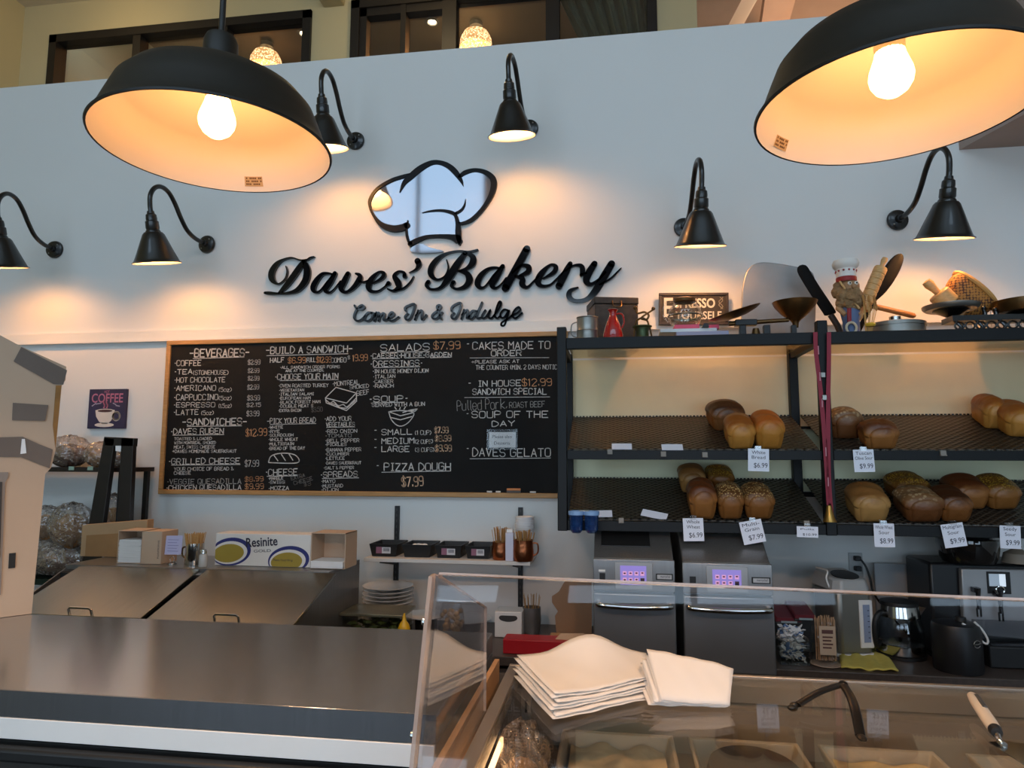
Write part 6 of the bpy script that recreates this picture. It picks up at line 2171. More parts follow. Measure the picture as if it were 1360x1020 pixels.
# steel cup with sticks
c = P(706, 828, 3.4)
c = Vector((c.x, 3.4, ZC))
t = thing('steel_cup', 'steel cup of wooden stir sticks on the rear counter beside the wall standard', 'cup', c)
H = P(706, 806, 3.4).z-ZC
MB().lathe([(0, 0), (0.04, 0), (0.047, H*.5), (0.045, H), (0.042, H), (0.042, 0.01), (0, 0.01)], 26, Matrix.Translation(c)).build('cup', M_steel2, t)
sticks(c, 16, 0.034, H, H+0.06, 0.004, M_woodl, t, 3)
# brown flat packet, red box, kraft take-out box
a, c = P(670, 838, 3.1), P(710, 846, 3.1)
tag(MB().box(a.x, c.x, 3.12, 3.22, ZC, ZC+0.03).build('kraft_packet', M_card, bevel=0.006), 'folded kraft packet lying behind the long red box', 'packet')
a, c = P(668, 849, 3.04), P(756, 872, 3.04)
t = thing('red_box', 'long low red box on the rear counter left of the ovens', 'box', (a.x, 3.04, ZC))
MB().box(a.x, c.x, 3.04, 3.14, ZC, a.z).build('carton', mat('red_carton', '#b01c26', 0.4, noise=0.06), t, bevel=0.003)
put = MB()
put_text(put, '22', (c.x-0.03, 3.0395, (a.z+ZC)/2+0.005), 0.018, (1, 0, 0), (0, 0, 1))
put.build('print', M_ink, t)
# take-out box, lid up
Yk = 3.2
kk = lambda px, py, Y=Yk: P(px, py, Y)
t = thing('takeout_box', 'open kraft take-out box with its lid standing up left of the ovens', 'take-out box', kk(762, 850))
x0, x1 = kk(737, 850).x, kk(783, 850).x
MB().hexa([(x0, Yk-0.1, ZC), (x1, Yk-0.1, ZC), (x1, Yk+0.02, ZC), (x0, Yk+0.02, ZC)], [(x0-0.02, Yk-0.12, ZC+0.05), (x1+0.01, Yk-0.12, ZC+0.05), (x1+0.01, Yk+0.03, ZC+0.05), (x0-0.02, Yk+0.03, ZC+0.05)]).build('tray', M_card, t)
ol = [(739, 841), (737, 818), (741, 812), (733, 800), (733, 792), (742, 786), (750, 772), (775, 771), (786, 772), (786, 845)]
MB().prism([kk(x, y, Yk+0.035) for x, y in ol], (0, 0.004, 0)).build('lid', mat('brown_kraft_lid', '#8d6f55', 0.85, noise=0.1), t)
MB().prism([kk(735, 852, Yk-0.13), kk(770, 852, Yk-0.13), kk(776, 842, Yk-0.1), kk(745, 842, Yk-0.1)], (0, 0, 0.003)).build('front_flap', mat('pale_kraft', '#c5a88c', 0.85, noise=0.08), t)
# ================================================================== the two rapid ovens
def oven(label, pxl, pxr, blank):
    YO = 2.87
    xl, xr_ = P(pxl, 788, YO).x, P(pxr, 792, YO).x
    z0 = ZC
    zd = P(pxl, 785 if pxl < 850 else 789, YO).z      # top of the door
    zp = P(pxl, 742 if pxl < 850 else 747, YO).z      # top of the control panel
    t = thing('rapid_oven', label, 'oven', ((xl+xr_)/2, 3.15, z0), 'stainless ovens on the rear counter')
    m = (xl+xr_)/2
    wd = xr_-xl
    # body with sloping hood
    b = MB()
    side = [(YO+0.02, z0+0.02), (YO+0.02, zp), (YO+0.17, zp+0.092), (YO+0.22, zp+0.1), (3.5, zp+0.1), (3.5, z0+0.02)]
    b.prism([(xl+0.003, y, z) for y, z in side], (wd-0.006, 0, 0))
    b.build('body', M_steel2, t, bevel=0.004)
    b = MB()
    for x in (xl+0.03, xr_-0.06):
        for y in (3.02, 3.42):
            b.box(x, x+0.03, y, y+0.03, z0, z0+0.02)
    b.build('foot', M_blackmatt, t)
    # hood vent
    if not blank:
        zz = lambda y: zp+(y-YO-0.02)/0.15*0.092
        ya, yb = YO+0.085, YO+0.165
        MB().hexa([(xl+wd*.1, ya, zz(ya)+.001), (xl+wd*.72, ya, zz(ya)+.001), (xl+wd*.72, yb, zz(yb)+.001), (xl+wd*.1, yb, zz(yb)+.001)],
                  [(xl+wd*.1, ya, zz(ya)+.005), (xl+wd*.72, ya, zz(ya)+.005), (xl+wd*.72, yb, zz(yb)+.005), (xl+wd*.1, yb, zz(yb)+.005)]).build('hood_vent', M_blackmatt, t)
    pn = MB().box(xl, xr_, YO, YO+0.019, zd+0.004, zp).build('control_panel', mat('panel_steel', '#a3a1a0', 0.3, 0.9, noise=0.08, nscale=5, stretch=(30, 30, 1)), t, bevel=0.003)
    bz = MB().box(xl+wd*.27, xl+wd*.73, YO-0.004, YO-0.0005, zd+0.012, zp-0.012).build('screen_bezel', mat('silver_plastic', '#a9a9aa', 0.35, 0.5, noise=0.05), pn, bevel=0.002)
    sa, sb = xl+wd*.335, xl+wd*.655
    s0, s1 = zd+0.03, zp-0.024
    sc = MB().box(sa, sb, YO-0.0052, YO-0.0042, s0, s1).build('touch_screen', mat('lilac_screen', '#8a7fc0', 0.3, emit='#9a86e0', estr=0.45, noise=0.05), bz)
    b = MB()
    d = MB()
    for r_ in range(2):
        for c_ in range(4):
            cx = sa+(sb-sa)*(0.17+0.225*c_)
            cz = s0+(s1-s0)*(0.6-0.34*r_)
            (d if (r_ == 1 and c_ == 3) else b).box(cx-0.008, cx+0.008, YO-0.0058, YO-0.0053, cz-0.008, cz+0.008)
    b.build('icon', mat('pink_icon', '#c99ac0', 0.4, emit='#e0a0d0', estr=0.5, noise=0.05), sc)
    d.build('dark_icon', M_ink, sc)
    b = MB()
    for r_ in range(2):
        for c_ in range(4):
            cx = sa+(sb-sa)*(0.17+0.225*c_)
            cz = s0+(s1-s0)*(0.6-0.34*r_)
            b.ball((cx, YO-0.0058, cz+0.001*c_), 0.005, 8, (1, 0.1, 0.6))
    b.build('icon_mark', mat('dark_icon_red', '#5a2a3c', 0.4, noise=0.1), sc)
    MB().box(xl+wd*.08, xl+wd*.15, YO-0.001, YO-0.0002, (zd+zp)/2-0.018, (zd+zp)/2+0.008).build('usb_door', M_blackmatt, pn)
    if not blank:
        MB().box(xl+wd*.07, xl+wd*.15, YO-0.0025, YO-0.0002, (zd+zp)/2+0.014, (zd+zp)/2+0.022).build('card_slot', M_white, pn)
    bd = MB().box(xl+wd*.77, xl+wd*.975, YO-0.003, YO-0.0003, (zd+zp)/2-0.013, (zd+zp)/2+0.012).build('badge', M_blackmatt, pn, bevel=0.002)
    b = MB().box(xl+wd*.785, xl+wd*.96, YO-0.0036, YO-0.0031, (zd+zp)/2-0.009, (zd+zp)/2+0.008)
    b.build('badge_face', mat('badge_silver', '#b9b9ba', 0.35, 0.2, noise=0.05), bd)
    b = MB()
    put_text(b, 'merrychef', (xl+wd*.885, YO-0.0042, (zd+zp)/2), 0.014, (1, 0, 0), (0, 0, 1), wd*.12)
    b.build('badge_print', M_ink, bd)
    dr_ = MB().box(xl, xr_, YO-0.012, YO+0.018, z0+0.012, zd-0.004).build('door', mat('door_steel', '#8d9094', 0.36, 0.7, noise=0.15, nscale=4, bump=0.02, bscale=60), t, bevel=0.006)
    hz = zd-0.045
    pts = smooth_path([(xl+0.022, YO-0.012, hz+0.004), (xl+0.022, YO-0.03, hz+0.004), (xl+0.035, YO-0.05, hz), (m, YO-0.056, hz-0.004), (xr_-0.035, YO-0.05, hz), (xr_-0.022, YO-0.03, hz+0.004), (xr_-0.022, YO-0.012, hz+0.004)], 5)
    MB().tube(pts, 0.0115, 12).build('handle', M_chrome, dr_)
    return t


oven('stainless rapid oven nearer the take-out box, with white slot above its black port', 788, 897, False)
oven('stainless rapid oven nearer the kettle, directly left of the sugar tub', 907, 1027, True)

# ================================================================== coffee corner
ck = lambda px, py, Y: P(px, py, Y)
# wall outlet with plugs
a, c = ck(1127, 734, W-0.008), ck(1147, 767, W-0.008)
t = thing('wall_outlet', 'white wall outlet with a black plug and cord above the hot water urn', 'outlet', ((a.x+c.x)/2, W, c.z))
MB().box(a.x, c.x, W-0.008, W, c.z, a.z).build('cover_plate', mat('outlet_grey', '#a8a8a6', 0.4, noise=0.03), t, bevel=0.002)
cx = (a.x+c.x)/2
b = MB()
for dz in (0.036, -0.012):
    z = (a.z+c.z)/2+dz
    b.box(cx-0.012, cx+0.016, W-0.04, W-0.0085, z-0.013, z+0.009)
pg = b.build('plug', M_blackmatt, t, bevel=0.003)
MB().tube([Vector(v) for v in smooth_path([(cx+0.01, W-0.035, (a.z+c.z)/2+0.035), (cx+0.03, W-0.05, (a.z+c.z)/2), (cx+0.045, W-0.06, (a.z+c.z)/2-0.06), (cx+0.05, W-0.08, (a.z+c.z)/2-0.12), (cx+0.12, W-0.06, ZC+0.12), (cx+0.2, W-0.1, ZC+0.02)], 5)], 0.005, 8).build('cord', M_blackmatt, pg)
# backsplash board
a, c = ck(1161, 748, 3.53), ck(1236, 748, 3.53)
tag(MB().box(a.x, c.x, 3.53, 3.545, ZC, a.z).build('splash_board', mat('pale_grey_board', '#a5a5a6', 0.5, noise=0.05), bevel=0.003), 'plain pale grey board leaning on the wall behind the glass kettle', 'board')
# hot water urn
Yu = 3.22
x0, x1 = ck(1098, 800, Yu).x, ck(1157, 800, Yu).x
zt_ = ck(1125, 776, Yu).z
t = thing('hot_water_urn', 'silver electric hot water urn with dark oval top window and level gauge', 'water urn', ((x0+x1)/2, Yu+0.1, ZC))
M = Matrix.Translation(((x0+x1)/2, Yu+0.1, ZC)) @ Matrix.Rotation(0.25, 4, 'Z')
hw, hd = (x1-x0)/2*0.92, 0.1
Hh = zt_-ZC
b = MB().prism([M @ Vector((hw*sx*(1-0.0), hd*sy, 0.012)) for sx, sy in ((-1, -.8), (-.8, -1), (.8, -1), (1, -.8), (1, .8), (.8, 1), (-.8, 1), (-1, .8))], (0, 0, Hh-0.045))
b.build('body', mat('satin_silver', '#8e8c84', 0.35, 0.7, noise=0.1), t, bevel=0.01)
MB().prism([M @ Vector((hw*1.05*sx, hd*1.05*sy, 0)) for sx, sy in ((-1, -.8), (-.8, -1), (.8, -1), (1, -.8), (1, .8), (.8, 1), (-.8, 1), (-1, .8))], (0, 0, 0.0115)).build('base', M_white, t, bevel=0.003)
b = MB()
q = [M @ Vector((hw*1.06*sx, hd*1.1*sy, Hh-0.032)) for sx, sy in ((-1, -.7), (-.7, -1), (.7, -1), (1, -.7), (1, .8), (.8, 1), (-.8, 1), (-1, .8))]
q2 = [M @ Vector((hw*.9*sx, hd*.95*sy, Hh+0.02+0.02*(sy > 0))) for sx, sy in ((-1, -.7), (-.7, -1), (.7, -1), (1, -.7), (1, .8), (.8, 1), (-.8, 1), (-1, .8))]
b.add(q+q2, [tuple(range(7, -1, -1)), tuple(range(8, 16))]+[(i, (i+1) % 8, (i+1) % 8+8, i+8) for i in range(8)])
b.build('lid', mat('light_grey_plastic', '#a5a5a3', 0.35, noise=0.05), t, bevel=0.008)
b = MB().prism([M @ Vector((hw*.7*math.cos(k*math.pi/12), -hd*.35+hd*.55*math.sin(k*math.pi/12), Hh+0.028+0.012*math.sin(k*math.pi/12))) for k in range(24)], (0, 0, 0.004))
b.build('dark_window', mat('dark_gloss', '#15161a', 0.1, noise=0.05), t)
MB().box(hw*.2, hw*.92, -hd-0.006, -hd+0.002, Hh*.12, Hh*.78, M).build('gauge_frame', M_white, t, bevel=0.003)
gp = MB().box(hw*.38, hw*.74, -hd-0.009, -hd-0.0065, Hh*.2, Hh*.72, M).build('level_gauge', mat('gauge_blue_grey', '#8e9bb5', 0.3, noise=0.1), t)
b = MB()
for j in range(6):
    z = Hh*(.26+.075*j)
    b.box(hw*.6, hw*.7, -hd-0.0098, -hd-0.0092, z, z+.003, M)
b.build('gauge_mark', M_ink, gp)
MB().tube([M @ Vector(v) for v in smooth_path([(-hw, -hd*.5, Hh-.02), (-hw*1.15, -hd*.5, Hh+.02), (-hw*1.0, -hd*.4, Hh+.05), (-hw*1.0, hd*.5, Hh+.05)], 4)], 0.004, 8).build('carry_handle', M_white, t)
# glass kettle
Yk2 = 3.28
c = ck(1197, 862, Yk2)
c = Vector((c.x, Yk2, ZC))
zr = ck(1190, 818, Yk2).z-ZC
zt2_ = ck(1190, 799, Yk2).z-ZC
r = 27*Yk2/FPX*0.95
t = thing('glass_kettle', 'glass electric kettle with steel collar and black handle beside the pale grey board', 'kettle', c)
Tk = Matrix.Translation(c)
MB().lathe([(0, 0), (r*1.05, 0), (r*1.05, 0.012), (0, 0.014)], 36, Tk).build('base', M_blackmatt, t)
MB().lathe([(r*.98, 0.0145), (r*1.0, 0.02), (r*1.0, 0.055), (r*.98, 0.056), (0, 0.05), (0, 0.0145)], 36, Tk).build('steel_foot', M_chrome, t)
MB().lathe([(r*.97, 0.057), (r*1.0, 0.09), (r*.98, zr*.75), (r*.85, zr), (r*.82, zr), (r*.94, zr*.74), (r*.96, 0.09), (r*.93, 0.057)], 40, Tk).build('glass_body', clear_mat('kettle_glass', (0.96, 0.97, 0.98), 0.03, 0.02, 1.45), t)
MB().lathe([(r*.86, zr+0.0005), (r*.88, zr+0.004), (r*.8, zt2_-0.012), (r*.78, zt2_-0.012), (0, zr+0.002)], 36, Tk).build('steel_collar', M_chrome, t)
MB().lathe([(0, zt2_-0.0115), (r*.82, zt2_-0.0115), (r*.8, zt2_+0.004), (r*.4, zt2_+0.012), (0, zt2_+0.013)], 36, Tk).build('lid', M_blackmatt, t)
MB().tube([c+Vector(v) for v in smooth_path([(-r*.75, -0.02, zr+.012), (-r*1.0, -0.04, zr+.02), (-r*1.25, -0.05, zr-.01), (-r*1.3, -0.05, zr*.6), (-r*1.2, -0.04, zr*.3), (-r*.98, -0.01, 0.06)], 5)], 0.012, 12).build('handle', M_blackmatt, t)
MB().prism([c+Vector((r*.75, -.02, zt2_-.012)), c+Vector((r*1.05, -.03, zt2_-.016)), c+Vector((r*.8, -.02, zr+.004))], (0, .03, 0)).build('spout', M_chrome, t)
# yellow cloth
qa, qb, qc, qd = PZ(1118, 889, ZC), PZ(1193, 893, ZC), PZ(1168, 858, ZC), PZ(1113, 856, ZC)
b = MB()


def cl(u, v):
    p = (qa.lerp(qb, u)).lerp(qd.lerp(qc, u), v)
    return (p.x, max(p.y, 3.01), ZC+0.004+0.004*math.sin(u*9+v*4)*math.sin(v*7+u*3)+0.003*math.sin(u*23))


o = tag(MB().grid(cl, 24, 24).build('folded_cloth', mat('yellow_microfibre', '#cbbd5e', 0.95, noise=0.15, nscale=30, bump=0.3, bscale=150)), 'yellow cloth spread on the counter in front of the hot water urn', 'cloth')
o.modifiers.new('thick', 'SOLIDIFY').thickness = 0.006
o.modifiers['thick'].offset = 1
# red-lidded tubs
for k, (px, py, lab) in enumerate(((1044, 826, 'dark tub with red lid beside the right oven, the front one of the pair'), (1066, 822, 'dark tub with red lid behind the bag of stir sticks'))):
    Y = 3.3+0.0*k
    p = ck(px, py, Y)
    t = thing('lidded_tub', lab, 'tub', (p.x, Y, ZC), 'dark tubs with red lids')
    hw = 17*Y/FPX*0.9 if k == 0 else 13*Y/FPX
    MB().hexa([(p.x-hw*.85, Y-.04, ZC), (p.x+hw*.85, Y-.04, ZC), (p.x+hw*.85, Y+.12, ZC), (p.x-hw*.85, Y+.12, ZC)], [(p.x-hw, Y-.05, p.z+.01), (p.x+hw, Y-.05, p.z+.01), (p.x+hw, Y+.13, p.z+.04), (p.x-hw, Y+.13, p.z+.04)]).build('tub_body', mat('dark_tub', '#2c2f33', 0.35, noise=0.1), t, bevel=0.004)
    MB().hexa([(p.x-hw*1.02, Y-.053, p.z+.011), (p.x+hw*1.02, Y-.053, p.z+.011), (p.x+hw*1.02, Y+.133, p.z+.041), (p.x-hw*1.02, Y+.133, p.z+.041)], [(p.x-hw*.9, Y-.04, p.z+.026), (p.x+hw*.9, Y-.04, p.z+.026), (p.x+hw*.9, Y+.12, p.z+.056), (p.x-hw*.9, Y+.12, p.z+.056)]).build('lid', mat('maroon_lid', '#6e1f2a', 0.4, noise=0.08), t, bevel=0.004)
    MB().box(p.x-hw*.6, p.x+hw*.6, Y-.0575, Y-.0535, p.z+.008, p.z+.016).build('latch', mat('pale_latch', '#a4b3b6', 0.4, noise=0.05), t)
# clear tub of sugar packets
p = PZ(1055, 886, ZC)
t = thing('sugar_tub', 'clear square tub full of paper sugar packets in front of the red-lidded tubs', 'tub', (p.x, 3.1, ZC))
x0, x1 = ck(1034, 870, 3.06).x, ck(1077, 870, 3.06).x
zt3 = ck(1055, 848, 3.06).z
b = MB()
for e in (0, 1):
    pass
vs = []
b.box(x0+.006, x1-.006, 3.055, 3.16, ZC, ZC+.003).box(x0+.004, x0+.007, 3.055, 3.16, ZC+.003, zt3).box(x1-.007, x1-.004, 3.055, 3.16, ZC+.003, zt3).box(x0+.007, x1-.007, 3.055, 3.058, ZC+.003, zt3).box(x0+.007, x1-.007, 3.157, 3.16, ZC+.003, zt3)
b.build('tub_body', clear_mat('tub_plastic'), t, bevel=0.001)
rr = random.Random(4)
wp, bp_ = MB(), MB()
for j in range(170):
    c = Vector((x0+.024+(x1-x0-.048)*rr.random(), 3.078+.06*rr.random(), ZC+.022+(zt3-ZC+.012)*rr.random()))
    M = R3(c, rr.uniform(-.8, .8), rr.uniform(-.8, .8), rr.uniform(0, 3))
    (wp if j % 6 else bp_).box(-.019, .019, -.008, .008, -.0015, .0015, M)
tag(wp.build('sugar_packets', M_paper, t), kind='stuff')
tag(bp_.build('blue_packets', mat('blue_packet', '#5f7fae', 0.6, noise=0.1), t), kind='stuff')
# bag of stir sticks with label
p = ck(1096, 885, 3.08)
t = thing('stick_bag', 'clear bag of wooden stir sticks with a printed paper label, beside the sugar tub', 'bag', (p.x, 3.08, ZC))
x0, x1 = ck(1079, 850, 3.08).x, ck(1113, 850, 3.08).x
H = ck(1096, 818, 3.08).z-ZC
b = MB()
for j in range(26):
    x = x0+.012+(x1-x0-.024)*j/25
    y = 3.075+.012*math.sin(j*2.4)
    dz = -.012*abs(j/25-.5)+.006*math.sin(j*1.7)
    b.box(x-.0018, x+.0018, y, y+.0014, ZC+.022, ZC+H+dz)
tag(b.build('wooden_stick', mat('birch_stick', '#b08d6a', 0.7, noise=0.2)
            , t), kind='stuff')
b = MB().grid(lambda u, v: ((x0+x1)/2+((x1-x0)/2+.004)*math.cos(u*6.283)*(1+.03*math.sin(8*u*6.283)), 3.08+(.028-.01*v)*math.sin(u*6.283), ZC+.0075+(H*.85)*v), 28, 8, wrapu=True)
b.build('plastic_bag', clear_mat('thin_bag'), t)
lb = MB().box((x0+x1)/2-.032, (x0+x1)/2+.032, 3.045, 3.0465, ZC+.05, ZC+.165).build('paper_label', mat('buff_label', '#b9a48c', 0.7, noise=0.05), t)
b = MB()
b.box((x0+x1)/2-.022, (x0+x1)/2+.022, 3.0442, 3.0448, ZC+.135, ZC+.15)
for j in range(4):
    b.box((x0+x1)/2-.02, (x0+x1)/2+.02-.006*(j % 2), 3.0442, 3.0448, ZC+.118-.014*j, ZC+.124-.014*j)
b.build('label_print', mat('maroon_print', '#5a3a36', 0.7, noise=0.1), lb)
tag(MB().lathe([(0, 0), (.05, 0), (.062, .004), (.06, .006), (0, .005)], 30, Matrix.Translation((p.x+.005, 3.09, ZC))).build('saucer', mat('beige_saucer', '#a08e7e', 0.4, noise=0.05)), 'small beige saucer under the bag of stir sticks', 'saucer')
# coffee machine
Yc = 3.2
x0, xs_, x1 = ck(1244, 800, Yc).x, ck(1280, 800, Yc).x, ck(1400, 800, Yc).x
zt4 = ck(1300, 757, Yc).z
t = thing('coffee_machine', 'large black and silver bean-to-cup coffee machine at the right end of the rear counter', 'coffee machine', ((x0+x1)/2, 3.3, ZC))
MB().box(x0, x1, Yc+.05, 3.5, ZC+.012, zt4+.02).build('body', mat('machine_black', '#141416', 0.35, noise=0.1), t, bevel=0.012)
MB().box(x0, x1, Yc+.05, 3.5, ZC, ZC+.011).build('base', M_blackmatt, t)
fp = [(ck(1280, 758, Yc).x, zt4), (ck(1400, 758, Yc).x, zt4+.003), (ck(1400, 845, Yc).x, ck(1300, 850, Yc).z), (ck(1318, 850, Yc).x, ck(1300, 846, Yc).z), (ck(1283, 822, Yc).x, ck(1283, 822, Yc).z)]
pan = MB().prism([(x, Yc+.02, z) for x, z in fp], (0, .028, 0)).build('front_panel', mat('machine_silver', '#a9aaac', 0.3, 0.4, noise=0.05), t, bevel=0.004)
a, c = ck(1310, 759, Yc+.018), ck(1343, 789, Yc+.018)
sb_ = MB().box(a.x, c.x, Yc+.016, Yc+.0195, c.z, a.z).build('screen_bezel', M_blackmatt, pan)
a, c = ck(1313, 762, Yc+.015), ck(1336, 779, Yc+.015)
sc = MB().box(a.x, c.x, Yc+.014, Yc+.0155, c.z, a.z).build('display', mat('display_glow', '#8d9aa8', 0.3, emit='#b4c8da', estr=0.35, noise=0.1), sb_)
MB().box(a.x+(c.x-a.x)*.62, c.x, Yc+.0133, Yc+.0138, c.z, a.z).build('display_panel', mat('display_white', '#d5e0ea', 0.3, emit='#dce8f4', estr=0.6, noise=0.02), sc)
for px, ys in ((1296, (780, 818)), (1325, (785, 824))):
    q0, q1 = ck(px, ys[0], Yc), ck(px, ys[1], Yc)
    b = MB()
    for j, fr_ in enumerate((0, .25, .5)):
        z = q0.z+(q1.z-q0.z)*fr_
        b.cyl((q0.x, Yc-.015, z), (q0.x, Yc-.015, z-.028), .011-.0015*j, .009, 14)
    for dx in (-.008, .006):
        b.cyl((q0.x+dx, Yc-.015, q0.z+(q1.z-q0.z)*.7), (q0.x+dx, Yc-.015, q1.z), .004, .0035, 10)
    b.box(q0.x-.012, q0.x+.012, Yc-.012, Yc+.0195, q0.z-.02, q0.z)
    b.build('coffee_spout', mat('dark_chrome', '#55565a', 0.2, 0.9, noise=0.1), t)
for px in (1282, 1326):
    q = ck(px, 770 if px > 1300 else 795, Yc)
b = MB()
q = ck(1325, 783, Yc)
b.tube([(q.x+.016*math.cos(k*math.pi/8), Yc-.018, q.z+.016*math.sin(k*math.pi/8)) for k in range(17)], .004, 8, cap=False)
b.build('spout_ring', M_chrome, t)
a, c = ck(1290, 822, Yc-.03), ck(1380, 848, Yc-.03)
MB().box(a.x, c.x, Yc-.035, Yc-.031, c.z, a.z).build('splash_guard', clear_mat('smoked_guard', (0.75, 0.76, 0.78), 0.08, 0.05, 1.45), t)
MB().box(ck(1303, 850, Yc).x, x1, Yc-.06, Yc+.048, ZC, ck(1300, 851, Yc).z-.006).build('drip_tray', M_blackmatt, t, bevel=0.006)
MB().box(ck(1308, 850, Yc).x, x1, Yc-.055, Yc+.045, ck(1300, 851, Yc).z-.0055, ck(1300, 851, Yc).z-.001).build('drip_grille', mat('dark_chrome', '#55565a', 0.2, 0.9), t)
hc = ck(1287, 752, 3.3)
k = 3.3/FPX
MB().lathe([(0, 0.001), (.10, 0.001), (.11, .02), (.122, .085), (.12, .1), (.115, .102), (0, .104)], 36, Matrix.Translation((hc.x, 3.3, zt4+.02))).build('bean_hopper', mat('smoked_hopper', '#211d1b', 0.08, noise=0.2, coat=0.5), t)
MB().lathe([(0, .1045), (.095, .1045), (.085, .115), (0, .118)], 30, Matrix.Translation((hc.x, 3.3, zt4+.02))).build('hopper_lid', mat('dark_gloss', '#15161a', 0.1), t)
# beige funnel thing behind at the right edge
# milk cooler
p = PZ(1274, 890, ZC)
c = Vector((p.x, 3.1, ZC))
r = 26*3.1/FPX
Hm = ck(1274, 826, 3.1).z-ZC
t = thing('milk_cooler', 'black rounded milk cooler with a round silver emblem in front of the coffee machine', 'milk cooler', c)
MB().lathe([(0, 0), (r*.98, 0), (r, .01), (r, Hm-.02), (r*.94, Hm-.004), (r*.8, Hm), (0, Hm+.004)], 40, Matrix.Translation(c)).build('body', mat('cooler_black', '#17171a', 0.4, noise=0.1), t)
e = MB()
q = ck(1283, 856, 3.1-r)
a_ = math.atan2(q.y-c.y, q.x-c.x)
ec = c+Vector((math.cos(-1.15)*r, math.sin(-1.15)*r, q.z-ZC))
tx = Vector((-math.sin(-1.15), math.cos(-1.15), 0))
nn = Vector((math.cos(-1.15), math.sin(-1.15), 0))
e.tube([ec+nn*.0015+tx*.016*math.cos(k*math.pi/10+.5)+Vector((0, 0, .014*math.sin(k*math.pi/10+.5))) for k in range(18)], .002, 8)
e.tube([ec+nn*.0025-tx*.013, ec+nn*.0035+tx*.002, ec+nn*.0025+tx*.016+Vector((0, 0, .003))], .0018, 8)
e.build('emblem', M_chrome, t)
MB().lathe([(0, Hm+.0045), (.022, Hm+.0045), (.02, Hm+.02), (0, Hm+.022)], 18, Matrix.Translation(c+Vector((.02, 0, 0)))).build('cap', M_blackmatt, t)
q = [ck(x, y, 3.05) for x, y in smooth_path([(1278, 828), (1284, 832), (1297, 845), (1309, 855), (1312, 850), (1304, 836), (1294, 826)], 4)]
tag(MB().tube(q, .0042, 10).build('milk_hose', M_white), 'white milk hose looping from the cooler to the coffee machine', 'hose')
tag(MB().lathe([(0, 0), (.06, 0), (.05, .04), (.015, .06), (.02, .07), (.0, .075)], 24, Matrix.Translation((ck(1352, 752, 3.3).x, 3.3, zt4+.021))).build('grinder_cap', mat('beige_lid', '#a28f7c', 0.5, noise=0.08)), 'beige conical lid on the coffee machine at the right edge', 'lid')

# ================================================================== glass display case on the right
ZG = 1.2
t = thing('glass_case', 'glass topped display case in the right foreground with aluminium frame', 'display case', (0.6, 1.3, 0))
M_alu = mat('warm_aluminium', '#a89c8e', 0.35, 0.75, noise=0.08, nscale=5)
gx0, gx1 = -0.262, 1.6
gy0, gy1 = 0.93, 1.745
MB().box(gx0+.028, gx1, gy0, gy1-.004, ZG-.008, ZG).build('top_glass', clear_mat('case_glass', (0.95, 0.94, 0.92), 0.0, 0.02, 1.45), t)
b = MB()
for k, (ya, z0_) in enumerate(((gy1-.003, ZG+.004), (gy1+.012, ZG-.002), (gy1+.026, ZG-.012))):
    b.box(gx0, gx1, ya, ya+.0125, ZG-.06, z0_)
b.build('rear_rail', M_alu, t, bevel=0.002)
MB().box(gx0, gx0+.026, gy0, gy1-.0035, ZG-.04, ZG+.003).build('side_rail', M_alu, t, bevel=0.002)
MB().box(gx0-.046, gx0-.034, 1.12, 1.80, 0.5, ZG+.0).build('wood_end_panel', mat('warm_end_panel', '#b58a5f', 0.6, noise=0.15, nscale=5), t)
MB().box(gx0+.002, gx0+.008, gy0, gy1-.004, 0.55, ZG-.041).build('side_glass', M_glass, t)
MB().box(gx0, gx1, gy0, gy1+.03, 0.1, 0.62).build('plinth', M_darkframe, t)
# rear sliding doors
b = MB()
b.box(gx0+.03, gx1, gy1+.002, gy1+.012, 0.63, ZG-.061)
b.build('rear_door', mat('dark_sliding_door', '#8f7f6c', 0.4, noise=0.15), t)
q = P(699, 935, gy1-.02)
st = MB().box(q.x-.012, q.x+.012, gy1-.024, gy1-.004, 0.63, ZG-.041).build('shelf_standard', M_alu, t)
b = MB()
for j in range(9):
    b.box(q.x-.003, q.x+.003, gy1-.0252, gy1-.0242, ZG-.1-j*.06, ZG-.07-j*.06)
b.build('slot', M_blackmatt, st)
ZI = 1.03
MB().box(gx0+.04, gx1, gy0+.1, gy1-.028, ZI-.008, ZI).build('inner_shelf', clear_mat('shelf_tint_glass', (0.85, 0.82, 0.75), 0.06, 0.05, 1.45, body='#6a5a48', bodyw=0.35), t)
for px in (840, 1000):
    pass
# warm light bar under the front edge of the top
lb_ = MB().box(gx0+.05, gx1, gy0+.012, gy0+.04, ZG-.05, ZG-.03).build('light_bar', emit_mat('warm_tube_glow', (1, 0.66, 0.34), 14), t)
MB().box(gx0+.03, gx0+.036, gy0+.08, gy0+.5, ZG-.06, ZG-.045).build('light_bar', emit_mat('pastry_fill_glow', (1, 0.6, 0.28), 5), t)  # extra glowing strip added to light up the wrapped pastry
